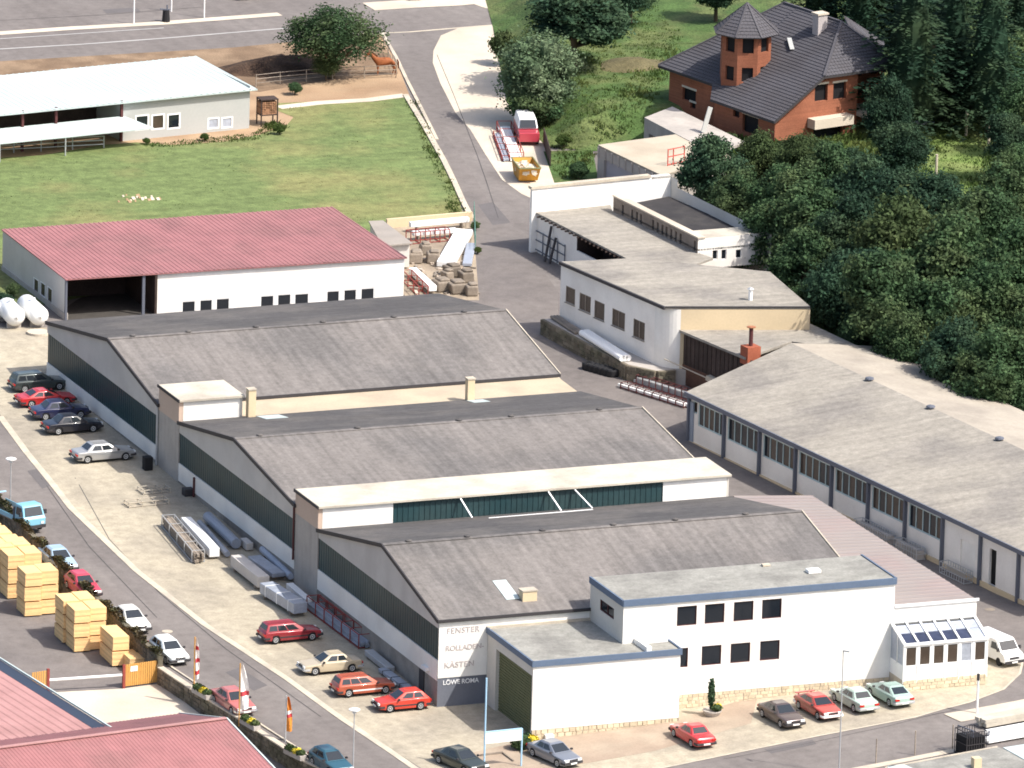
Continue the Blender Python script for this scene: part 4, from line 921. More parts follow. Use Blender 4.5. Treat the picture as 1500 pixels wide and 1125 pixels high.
# brown parapet with upright slots, sunken dark roof and its white end wall
pp_ = thing("slotted_parapet_building", "pit-roofed building with a brown brick parapet of narrow slots", "outbuilding", (*gp[5], 2.3))
A0 = V2(lvl(898, 309, ZG6)); A1 = V2(lvl(1022, 371, ZG6)); au = (A1-A0).normalized(); an = Vector((-au.y, au.x, 0)); AL = (A1-A0).length
ZP = 7.4
sl_ = []
for xx in (911, 925, 932, 938, 956, 963, 970, 976, 983, 990, 997, 1018):
    s = onwall(T2(A0), T2(A1), xx, 340)[0]; sl_.append((s-.16, s+.2, ZG6+.05, ZP-.45))
mb = MB(); wallface(mb, T2(A0), T2(A1), ZG6-.5, ZP-.12, sl_, .25); put("parapet_wall", mb, mat("brown_brickwork", (.27, .22, .18), .9, .12, 1.2, 7, (.20, .16, .13), .6, .5), pp_)
for h in sl_:
    mb = MB(); c = A0+au*(h[0]+h[1])/2+an*.24; mb.obox((c.x, c.y, (h[2]+h[3])/2), au*.17, an*.01, (0, 0, (h[3]-h[2])/2)); put("slot_pane", mb, m_dark, pp_)
mb = MB(); mb.obox((*T2(A0+au*AL/2+an*.3), ZP-.06), au*(AL/2+.1), an*.36, (0, 0, .06)); put("coping", mb, m_concrete, pp_)
B2 = V2(lvl(1090, 360, ZG6+.3)); B2 = A1+(B2-A1).normalized()*6.2; mb = MB(); wd = (B2-A1).length
hs2 = [hole(T2(A1), T2(B2), 1044, 367, 1051, 380), hole(T2(A1), T2(B2), 1057, 366, 1064, 380), hole(T2(A1), T2(B2), 1078, 366, 1086, 378)]
wallface(mb, T2(A1), T2(B2), 4.6, ZP-.12, hs2, .2); put("end_wall", mb, m_lowpanel, pp_)
for h in hs2: window(pp_, T2(A1), T2(B2), h, .16, 1, m_whiteplast, m_glass, .05)
back = HW1+Vector((-.3, -.4, 0)); mb = MB(); mb.prism([T2(A0), T2(A1), T2(B2), T2(HR1+Vector((.6, 0, 0))), T2(back)], 6.2, 6.35); put("sunken_roof", mb, mat("dark_wet_felt", (.035, .033, .035), .9, .2, .5, 8, (.07, .065, .06), .5, .4), pp_)
mb = MB(); c1 = A1.lerp(B2, .5)+an*0; mb.prism([T2(A1+an*.2), T2(B2), T2(B2+Vector((.4, 2.4, 0))), T2(A1+Vector((.3, 2.6, 0)))], 6.3, ZP-.1); put("pale_roof_edge", mb, m_felt_pale, pp_)
# concrete garage cut into the slope below the house
cg = thing("concrete_garage", "bare concrete garage with flat sandy roof below the brick house", "garage", at(875, 262))
zc = 6.1; c0, c1, c2, c3 = [lvl(a, b, zc) for a, b in ((876, 212), (968, 256), (1075, 232), (1010, 194))]
# keep the right-hand corner of the roof behind the high wall
hd = hole(c0, c1, 884, 238, 935, 275); L_ = (V2(c1)-V2(c0)).length
mb = MB(); wallface(mb, c0, c1, 2, zc-.1, [(1.2, min(L_-1, 8.0), 1.9, zc-1.05)], .3); put("side_wall", mb, m_grey_conc, cg)
mb = MB(); gu2 = (V2(c1)-V2(c0)).normalized(); gn2 = Vector((-gu2.y, gu2.x, 0)); c = V2(c0)+gu2*4.6+gn2*.28; mb.obox((c.x, c.y, 3.5), gu2*3.5, gn2*.03, (0, 0, 1.7)); put("garage_door", mb, mat("lilac_grey_door", (.34, .33, .36), .7, .06, 1, 5), cg)
for k in range(9):
    c = V2(c0)+gu2*(.2+k*1.25)-gn2*.05; mb = MB(); mb.obox((c.x, c.y, zc-.6), gu2*.09, gn2*.06, (0, 0, .45)); put("rib", mb, m_grey_conc, cg)
mb = MB(); wallface(mb, c1, c2, 2, zc-.1); wallface(mb, c2, c3, 2, zc-.1); wallface(mb, c3, c0, 2, zc-.1); put("rear_wall", mb, m_grey_conc, cg)
flat(cg, "flat_roof", [c0, c1, c2, c3], zc, mat("sandy_slab", (.43, .38, .30), .9, .08, .5, 8, (.36, .30, .23), .6, .3), .2)
g_ = MB(); fr = thing("red_guard_frame", "red tubular frame standing on the sandy garage roof", "frame", (*lvl(978, 243, zc), zc))
a, b = V2(lvl(978, 243, zc)), V2(lvl(1002, 238, zc))
for p in (a, a.lerp(b, .33), b): g_.tube((p.x, p.y, zc), (p.x, p.y, zc+1.5), .05, 6)
for z in (.1, .8, 1.45): g_.tube((a.x, a.y, zc+z), (b.x, b.y, zc+z), .045, 6)
put("tubes", g_, mat("red_tube", (.5, .07, .05), .5, .1), fr)
# terrace slab with retaining front left of the house
tr = thing("terrace_slab", "raised concrete terrace slab in front of the brick house", "terrace", at(945, 190))
zt = 6.15; tp = [lvl(944, 172, zt), lvl(1044, 224, zt), lvl(1092, 208, zt), lvl(985, 156, zt)]
mb = MB(); mb.prism(tp, zt-.25, zt); put("slab", mb, m_grey_conc, tr)
mb = MB(); wallface(mb, tp[0], tp[1], 2.5, zt-.25, [(1.0, 3.4, 2.4, 4.9), (5, 8, 2.4, 4.9)], .5); put("front_wall", mb, m_grey_conc, tr)
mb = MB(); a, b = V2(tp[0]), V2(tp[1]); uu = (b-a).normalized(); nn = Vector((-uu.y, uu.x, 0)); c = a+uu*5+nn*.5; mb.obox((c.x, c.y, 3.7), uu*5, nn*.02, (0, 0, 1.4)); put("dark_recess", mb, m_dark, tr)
# chimneys over the sheds
mp = thing("flue", "tall white flue pipe standing over the boarded shed roof", "flue", (*lvl(1098, 474, ZS), ZS))
c = lvl(1098, 474, ZS); mb = MB(); mb.tube((*c, ZS-.3), (*c, ZS+2.9), .17, 12); put("pipe", mb, m_whiteplast, mp)
mb = MB(); mb.lathe((*c, ZS+2.9), (0, 0, 1), [(0, .17), (.05, .3), (.2, .12)], 12); put("cowl", mb, m_steel, mp)
bc = thing("brick_stack", "short red brick stack with a rusty metal flue beside the long workshop roof", "chimney", (*lvl(1098, 528, ZS), ZS))
c = V2(lvl(1099, 528, ZS-.4)); mb = MB(); mb.obox((c.x, c.y, ZS+.1), EU*.6, EV*.62, (0, 0, .75)); put("brick_base", mb, m_redbrick, bc)
mb = MB(); mb.tube((c.x, c.y, ZS+.8), (c.x, c.y, ZS+2.4), .17, 10); put("metal_flue", mb, m_maroon, bc)
mb = MB(); mb.lathe((c.x, c.y, ZS+2.35), (0, 0, 1), [(0, .15), (.06, .38), (.12, .38), (.18, .1)], 12); put("flue_cap", mb, mat("rust", (.30, .13, .07), .8, .2, 2, 8), bc)
# ================================================================ brick house with tiled roof and octagonal tower
K0 = Vector(at(1134, 213)); HA = math.radians(104.0); HU = Vector((math.cos(HA), math.sin(HA), 0)); HV = Vector((HU.y, -HU.x, 0))
def hp(a, b, z): q = K0+HU*a+HV*b; return Vector((q.x, q.y, z))
hs_ = thing("brick_house", "unfinished orange brick house with dark tiled roof and octagonal stair tower", "house", tuple(K0))
def tiled(mb, poly, course=.36, lift=.045, thick=.16, ribs=True):
    """overlapping courses on a planar convex polygon; every course is a raised strip with its own front edge"""
    P = [Vector(p) for p in poly]; n = None
    for i in range(1, len(P)-1):
        n = (P[i]-P[0]).cross(P[i+1]-P[0])
        if n.length > 1e-6: break
    n.normalize(); n = n if n.z > 0 else -n
    up = (Vector((0, 0, 1))-n*n.z).normalized(); side = up.cross(n)
    s = [(p-P[0]).dot(up) for p in P]; lo, hi = min(s), max(s); k = int((hi-lo)/course)+1
    mb.hexa([tuple(p-n*thick) for p in P], [tuple(p-n*.01) for p in P])
    def clip(poly, d0, sgn):
        out = []
        for i in range(len(poly)):
            a, b = poly[i], poly[(i+1) % len(poly)]; fa = sgn*((a-P[0]).dot(up)-d0); fb = sgn*((b-P[0]).dot(up)-d0)
            if fa >= 0: out.append(a)
            if (fa > 0 > fb) or (fa < 0 < fb): out.append(a.lerp(b, fa/(fa-fb)))
        return out
    for i in range(k):
        a, b = lo+i*course, lo+(i+1)*course; c = clip(clip(P, a, 1), b, -1)
        if len(c) < 3: continue
        top = [tuple(p+n*(lift*(1-((p-P[0]).dot(up)-a)/course)+.006)) for p in c]; n0 = len(mb.v)
        mb.v += top; mb.f.append(tuple(range(n0, n0+len(top))))
        lows = [p for p in c if abs((p-P[0]).dot(up)-a) < 1e-4]
        if len(lows) >= 2:
            e0, e1 = lows[0], lows[-1]; mb.quad(e0-n*.01, e1-n*.01, e1+n*(lift+.006), e0+n*(lift+.006))
            if ribs:
                L = (e1-e0).length; m_ = int(L/.32)
                for j in range(1, m_):
                    q = e0.lerp(e1, j/m_); mb.hexa([q-side*.035+n*.03, q+side*.035+n*.03, q+side*.035+up*course*.9+n*.0, q-side*.035+up*course*.9+n*.0], [q-side*.02+n*(lift+.03), q+side*.02+n*(lift+.03), q+side*.02+up*course*.9+n*.03, q-side*.02+up*course*.9+n*.03])
zf_ = lambda b: 7.85+.65*(b+.4)
E1, R1, R2, AP, RP = hp(-.5, -.45, zf_(-.45)), hp(-.5, 4.9, zf_(4.9)), hp(-.6, 13.3, zf_(4.9)), hp(4.1, 10.1, zf_(10.1)), hp(12.6, 10.1, zf_(10.1))
N0, N1, LC, BL = hp(9.0, -.45, zf_(-.45)), hp(10.6, .9, zf_(.9)), hp(18.8, .9, zf_(.9)), hp(18.8, 17.5, 8.7)
NX = hp(10.6, 10.1, zf_(10.1))
mb = MB(); tiled(mb, [E1, N0, hp(9.0, 10.1, zf_(10.1)), AP, R1]); tiled(mb, [N0, N1, NX, hp(9.0, 10.1, zf_(10.1))]); tiled(mb, [N1, LC, RP, NX])
put("front_roof", mb, m_tile, hs_)
mb = MB(); tiled(mb, [R1, AP, R2]); put("hip_roof", mb, m_tile, hs_)
mb = MB(); tiled(mb, [R2, AP, RP]); tiled(mb, [R2, RP, BL]); tiled(mb, [LC, BL, RP]); put("rear_roof", mb, m_tile, hs_)
mb = MB(); tiled(mb, [hp(1.5, 13.0, 12.4), hp(6.5, 16.8, 11.6), hp(8.0, 13.5, 14.0), hp(4.5, 11.3, 13.9)]); put("rear_wing_roof", mb, m_tile, hs_)
mb = MB()
for a, b in ((R1, AP), (R2, AP), (AP, RP), (LC, RP)): mb.beam(a+Vector((0, 0, .06)), b+Vector((0, 0, .06)), .24, .12)
put("ridge_tiles", mb, m_tile, hs_)
mb = MB(); mb.beam(E1-Vector((0, 0, .1)), R1-Vector((0, 0, .1)), .08, .22); mb.beam(E1-Vector((0, 0, .1)), N0-Vector((0, 0, .1)), .12, .16); mb.beam(R1-Vector((0, 0, .1)), R2-Vector((0, 0, .1)), .12, .2); mb.beam(N1-Vector((0, 0, .1)), LC-Vector((0, 0, .1)), .12, .16)
put("gutter", mb, m_darktrim, hs_)
HF0, HF1 = T2(hp(9.0, 0, 0)), T2(hp(0, 0, 0)); HB0, HB1 = T2(hp(0, 0, 0)), T2(hp(0, 9.0, 0)); HL0, HL1 = T2(hp(17.6, 1.3, 0)), T2(hp(10.8, 1.3, 0))
f_h = [hole(HF0, HF1, 1088, 166, 1110, 200), hole(HF0, HF1, 1074, 160, 1083, 173)]
mb = MB(); wallface(mb, HF0, HF1, 3.5, zf_(0)-.18, f_h, .25); put("front_wall", mb, m_brick, hs_)
l_h = [hole(HL0, HL1, 1000, 127, 1019, 152)]; l_h.append((l_h[0][0]+1.2, l_h[0][1], 5.7, l_h[0][2]))
mb = MB(); wallface(mb, HL0, HL1, 3.5, zf_(1.3)-.18, l_h, .25); wallface(mb, HL1, HF0, 3.5, 8.0, [(.5, 1.6, 5.3, 7.4)], .3); wallface(mb, T2(hp(17.6, 14, 0)), HL0, 3.5, 8.6); put("side_wall", mb, m_brick, hs_)
g_h = [hole(HB0, HB1, 1194, 125, 1212, 147), hole(HB0, HB1, 1221, 122, 1239, 144), hole(HB0, HB1, 1192, 182, 1233, 203)]
for h in f_h+l_h:
    pass
mb = MB()
# gable wall under the sloping eaves: upright strips up to the roof line, openings left free
P0g, P1g = V2(HB0), V2(HB1); gu_ = (P1g-P0g).normalized(); gn_ = Vector((gu_.y, -gu_.x, 0))
xs = sorted({i*.45 for i in range(0, 21)} | {h[0] for h in g_h} | {h[1] for h in g_h})
for a, b in zip(xs, xs[1:]):
    zt = lambda s: min(zf_(s), zf_(4.9))-.2
    segs = [(3.5, None)]
    hh = sorted([h for h in g_h if h[0]-1e-6 <= a and b <= h[1]+1e-6], key=lambda h: h[2]); z = 3.5
    for h in hh:
        q = lambda s, z: (*T2(P0g+gu_*s), z); mb.quad(q(a, z), q(b, z), q(b, h[2]), q(a, h[2])); z = h[3]
    q = lambda s, z: (*T2(P0g+gu_*s), z); mb.quad(q(a, z), q(b, z), q(b, zt(b)), q(a, zt(a)))
for h in g_h:
    q = lambda s, z, d=0: (*T2(P0g+gu_*s-gn_*d), z); a, b, c, d = h
    mb.quad(q(a, c), q(b, c), q(b, c, .3), q(a, c, .3)); mb.quad(q(a, c), q(a, c, .3), q(a, d, .3), q(a, d)); mb.quad(q(b, c), q(b, c, .3), q(b, d, .3), q(b, d))
put("gable_wall", mb, m_brick, hs_)
for hlist, A, B in ((f_h, HF0, HF1), (l_h, HL0, HL1), (g_h, HB0, HB1)):
    uu = (V2(B)-V2(A)).normalized(); nn = Vector((uu.y, -uu.x, 0))
    for h in hlist:
        c = V2(A)+uu*(h[0]+h[1])/2-nn*.32; mb = MB(); mb.obox((c.x, c.y, (h[2]+h[3])/2), uu*((h[1]-h[0])/2+.05), nn*.01, (0, 0, (h[3]-h[2])/2+.05)); put("window_opening", mb, m_dark, hs_)
        if hlist is not g_h or h[2] > 7:
            c = V2(A)+uu*(h[0]+h[1])/2+nn*.01; mb = MB(); mb.obox((c.x, c.y, h[3]+.09), uu*((h[1]-h[0])/2+.1), nn*.02, (0, 0, .09)); put("lintel", mb, m_concrete, hs_)
mb = MB(); c = hp(9.95, .75, 6.35); mb.obox(c, (HU+HV*.8).normalized()*.5, Vector((HU.y, -HU.x, 0))*.02, (0, 0, 1.0)); put("doorway", mb, m_dark, hs_)
mb = MB()
a0, b0 = 3.6, 7.9; mb.obox(hp(-.55, (a0+b0)/2, 7.15), HV*((b0-a0)/2), HU*.55, (0, 0, .42)); put("balcony", mb, m_concrete, hs_)
mb = MB(); mb.obox(hp(1.0, 11.3, 7.3), HV*2.3, HU*2.2, (0, 0, .16)); put("veranda_slab", mb, m_concrete, hs_)
mb = MB(); wallface(mb, T2(hp(2.6, 8.9, 0)), T2(hp(2.6, 14, 0)), 3.5, 11.2); wallface(mb, T2(hp(0, 8.95, 0)), T2(hp(2.6, 8.95, 0)), 3.5, 11.0); put("veranda_back_wall", mb, m_brick, hs_)
mb = MB(); wallface(mb, T2(hp(2.6, 14, 0)), T2(hp(16.6, 14, 0)), 3.5, 9.2); wallface(mb, T2(hp(16.6, 14, 0)), T2(hp(16.6, 13.9, 0)), 3.5, 9.0); put("rear_wall", mb, m_brick, hs_)
mb = MB(); q = hp(0, 12.9, 0); mb.obox((q.x, q.y, 7.2), HV*.15, HU*.15, (0, 0, 3.9)); put("veranda_post", mb, m_brick, hs_)
mb = MB(); q = hp(5.4, 8.7, 0); mb.obox((q.x, q.y, 14.0), HU*.42, HV*.5, (0, 0, 1.3)); ch = put("chimney", mb, mat("pale_chimney", (.42, .38, .37), .9, .08, 1, 6), hs_)
mb = MB(); mb.obox((q.x, q.y, 15.38), HU*.52, HV*.6, (0, 0, .08)); put("chimney_cap", mb, m_concrete, ch)
# tower
tc = (9.1, 3.35); TRD = 2.35; vd = math.atan2(-.93, -.37)+.06
oct_ = lambda r, k: (hp(*tc, 0).x+r*math.cos(vd+math.radians(22.5)+k*math.pi/4), hp(*tc, 0).y+r*math.sin(vd+math.radians(22.5)+k*math.pi/4))
mb = MB(); zt0, zt1 = 7.6, 13.75
for k in range(8):
    A, B = oct_(TRD, k-1), oct_(TRD, k); L = (V2(A)-V2(B)).length
    vis = k in (0, 1, 7, 6, 2)
    hl_ = [(L*.24, L*.80, 12.05, 13.4)] if vis else []
    if k in (0, 1, 7): hl_.append((L*.24, L*.80, 9.45, 10.75))
    uu = (V2(B)-V2(A)).normalized(); nn = Vector((uu.y, -uu.x, 0))
    wallface(mb, A, B, zt0, zt1, hl_, .25)
    for h in hl_:
        c = V2(A)+uu*(h[0]+h[1])/2-nn*.24; m2_ = MB(); m2_.obox((c.x, c.y, (h[2]+h[3])/2), uu*((h[1]-h[0])/2+.02), nn*.01, (0, 0, (h[3]-h[2])/2+.02)); put("tower_opening", m2_, m_dark, hs_)
put("tower_wall", mb, m_brick, hs_)
mb = MB(); ap = hp(*tc, 16.15)
for k in range(8):
    A, B = oct_(3.05, k-1), oct_(3.05, k); tiled(mb, [Vector((*A, 13.6)), Vector((*B, 13.6)), ap], thick=.12)
    mb.beam(Vector((*A, 13.66)), ap+Vector((0, 0, .04)), .14, .1)
put("tower_roof", mb, m_tile, hs_)
# board leaning at the entrance, plank on the roof
mb = MB(); a = at(1030, 194); a = on_level(1030, 194, 6.2); mb.beam((a[0], a[1], 6.2), (a[0]+.75, a[1]+.3, 8.4), .6, .07, (.5, -1, 0)); put("leaning_board", mb, m_greysheet, None, "pale board leaning against the front of the brick house", cat="board")
q0, q1 = hp(7.6, 7.0, zf_(7.0)+.2), hp(5.9, 6.1, zf_(6.1)+.2)
mb = MB(); mb.beam(q0, q1, .4, .06); put("roof_plank", mb, m_greysheet, None, "pale plank lying on the dark tiled roof beside the chimney", cat="plank")

# ================================================================ roofs in the lower left corner
rl = thing("red_roofed_hall", "hall with a large ribbed red sheet roof at the lower left", "hall", (-20, -8, -1.5))
g0, g1 = Vector(on_level(-160, 1117, 3.2)), Vector(on_level(331, 1053, 3.2)); gb1 = Vector(on_level(266, 1045, 1.5)); gd = (g1-g0).normalized(); gw = (gb1-g1); gw.z = 0; gw = gw-gd*gw.dot(gd)
gb0 = g0+gw; gb0.z = 1.5; gb1c = g1+gw; gb1c.z = 1.5; gf1 = g1-gw*1.25; gf1.z = 1.1; gf0 = g0-gw*1.25; gf0.z = 1.1
mb = MB(); ribbed(mb, gf0, gf1, g1, g0, .3, .03, .5, .12); put("front_roof", mb, m_redsheet, rl)
mb = MB(); ribbed(mb, gb0, gb1c, g1, g0, .3, .03, .5, .12); put("rear_roof", mb, m_redsheet, rl)
mb = MB(); mb.beam(g0+Vector((0, 0, .08)), g1+Vector((0, 0, .08)), .45, .06); put("ridge_cap", mb, m_pinksheet, rl)
mb = MB(); mb.beam(g1+gd*.06, gf1+gd*.06, .12, .2); mb.beam(g1+gd*.06, gb1c+gd*.06, .12, .2); put("verge_trim", mb, m_whitesheet, rl)
mb = MB(); e = .4
pts = [gf0-Vector((0, 0, .2)), gf1-gd*e-Vector((0, 0, .2)), g1-gd*e-Vector((0, 0, .2)), gb1c-gd*e-Vector((0, 0, .2)), gb0-Vector((0, 0, .2))]
mb.prism([T2(gf0+gw*.06), T2(gf1-gd*e+gw*.06), T2(gb1c-gd*e-gw*.06), T2(gb0-gw*.06)], -2.5, 1.0)
mb.hexa([tuple(p-gd*.2) for p in (gf1-gd*.2-Vector((0, 0, .2)), gb1c-gd*.2-Vector((0, 0, .2)), g1-gd*.2-Vector((0, 0, .2)))], [tuple(p) for p in (gf1-gd*.3-Vector((0, 0, .2)), gb1c-gd*.3-Vector((0, 0, .2)), g1-gd*.3-Vector((0, 0, .2)))])
put("walls", mb, m_offwhite, rl)
r2 = thing("pink_roofed_shed", "flat pinkish sheet roof with a dark blue edge at the left border", "shed", (-30, 5, -1.2))
a, b = Vector(on_level(-70, 938, 2.0)), Vector(on_level(150, 1076, 2.0)); d = (b-a).normalized(); nrm = Vector((d.y, -d.x, 0)); side = Vector((-1, -.15, 0)).normalized()*26
c_, d_ = b+side, a+side
mb = MB(); ribbed(mb, b-d*.1, c_, d_, a, .75, .05, .5, .1); put("sheet_roof", mb, m_pinksheet, r2)
mb = MB(); o_ = nrm*-.0; L = (b-a).length; nv = Vector((-d.y, d.x, 0))
mb.hexa([a-Vector((0, 0, 3.4)), b-Vector((0, 0, 3.4)), b-Vector((0, 0, 3.4))+nv*1.1, a-Vector((0, 0, 3.4))+nv*1.1], [a+Vector((0, 0, .02)), b+Vector((0, 0, .02)), b+nv*1.1+Vector((0, 0, .02)), a+nv*1.1+Vector((0, 0, .02))])
put("edge_wall", mb, mat("dark_blue_gutter", (.035, .045, .07), .5, .05), r2)
mb = MB(); mb.beam(a+nv*1.2+Vector((0, 0, .1)), b+nv*1.2+Vector((0, 0, .1)), .12, .14); put("edge_trim", mb, m_whitesheet, r2)
# lower right flat roof and yard
fr_ = thing("grey_flat_roof_building", "grey flat-roofed building with a stub chimney at the lower right corner", "building", (33, -22, -.5))
zn = 3.7; np_ = [lvl(1296, 1125, zn), lvl(1461, 1094, zn), lvl(1560, 1120, zn), lvl(1560, 1200, zn), lvl(1290, 1200, zn), lvl(1240, 1134, zn)]
flat(fr_, "flat_roof", np_, zn, m_felt_green, .25); mb = MB(); mb.prism([(x+(.1 if x < 40 else -.1), y-.1) for x, y in np_], .0, zn-.26); put("walls", mb, m_offwhite, fr_)
mb = MB(); mb.beam((*np_[0], zn+.02), (*np_[1], zn+.02), .12, .08); put("roof_edge", mb, m_kerb, fr_)
mb = MB(); c = lvl(1430, 1124, zn); mb.box(c[0]-.3, c[0]+.3, c[1]-.3, c[1]+.3, zn-.1, zn+.75); put("chimney_stub", mb, m_cream, fr_)
mb = MB(); q = [lvl(*p, zn) for p in ((1469, 1096), (1520, 1088), (1560, 1105), (1505, 1116))]; mb.prism(q, zn, zn+.06); put("white_panel", mb, m_whitesheet, fr_)
mb = MB(); q = [lvl(*p, zn) for p in ((1300, 1123), (1325, 1121), (1345, 1130), (1300, 1135))]; mb.prism(q, zn, zn+.06); put("white_panel", mb, m_whitesheet, fr_)
# open stacks of long boards behind a mesh crate
def longstack(name, label, cat, p, q, w, layers, th, m, z0=None, up=0.0, group=None, base=None):
    """boards or profiles lying along p -> q, each layer a little uneven"""
    r = thing(name, label, cat, (*p, base_ground(*p)+up), 0, group); P, Q_ = V2(p), V2(q); d = (Q_-P).normalized(); n = Vector((-d.y, d.x, 0)); rnd = random.Random(int(abs(p[0]*31+p[1]*7)))
    k = max(1, round(w/.28))
    for l in range(layers):
        mb = MB()
        for i in range(k):
            o = -w/2+(i+.5)*w/k; e0, e1 = rnd.uniform(-.15, .15), rnd.uniform(-.15, .15); z = base_ground(p[0], p[1])+up+(l+.5)*th; z2 = base_ground(q[0], q[1])+up+(l+.5)*th
            a = P+n*o+d*e0; b = Q_+n*o+d*e1; mb.beam((a.x, a.y, z), (b.x, b.y, z2), w/k-.02, th-.015)
        put("layer", mb, m, r)
    return r
A_, B_ = at(1436, 1082)[:2], at(1570, 1057)[:2]
longstack("profile_stack", "long pale grey stack of covered profiles nearest the road at the lower right", "profile stack", at(1437, 1066)[:2], at(1545, 1046)[:2], 1.3, 2, .3, m_felt_pale, up=.15)
longstack("profile_stack", "middle bundle of long white profiles in the lower right yard", "profile stack", at(1446, 1080)[:2], at(1545, 1062)[:2], .5, 2, .2, m_whiteplast, up=.15)
longstack("profile_stack", "front bundle of long white profiles beside the grey flat roof", "profile stack", at(1444, 1091)[:2], at(1545, 1073)[:2], .5, 2, .2, m_whiteplast, up=.15)
mb = MB(); put("bearer", mb.beam((*at(1452, 1076)[:2], -.1), (*at(1446, 1094)[:2], -.1), .2, .15), m_orange, None, "orange-brown timber bearer among the white profiles at the lower right", cat="timber bearer")
cage("dark mesh crate at the edge of the lower right yard", at(1421, 1104), (1, .15, 0), 1.7, 1.7, 1.9, 8, m_darktrim, fill=m_dark)
gm_ = thing("mesh_gate", "grey mesh gate panel standing open beside the dark crate", "gate", at(1402, 1100)); c = Vector(at(1402, 1100))
mb = MB()
for z in (.1, 2.0): mb.beam((c.x, c.y, c.z+z), (c.x+.5, c.y-1.7, c.z+z), .07)
for i in range(9): t = i/8; mb.beam((c.x+.5*t, c.y-1.7*t, c.z), (c.x+.5*t, c.y-1.7*t, c.z+2), .03 if 0 < i < 8 else .08)
put("frame", mb, m_greyblue, gm_)
for i, (x, y0_, lab) in enumerate(((1283, 1118, "thin grey post at the kerb of the lower street, left of three"), (1340, 1106, "thin grey post at the kerb of the lower street, middle of three"), (1395, 1097, "thin grey post beside the mesh gate at the lower street"))):
    c = at(x, y0_); mb = MB(); mb.tube(c, (c[0], c[1], c[2]+1.9), .05, 6); put("fence_post", mb, m_greywood, None, lab, cat="post", group="thin posts along the lower street")
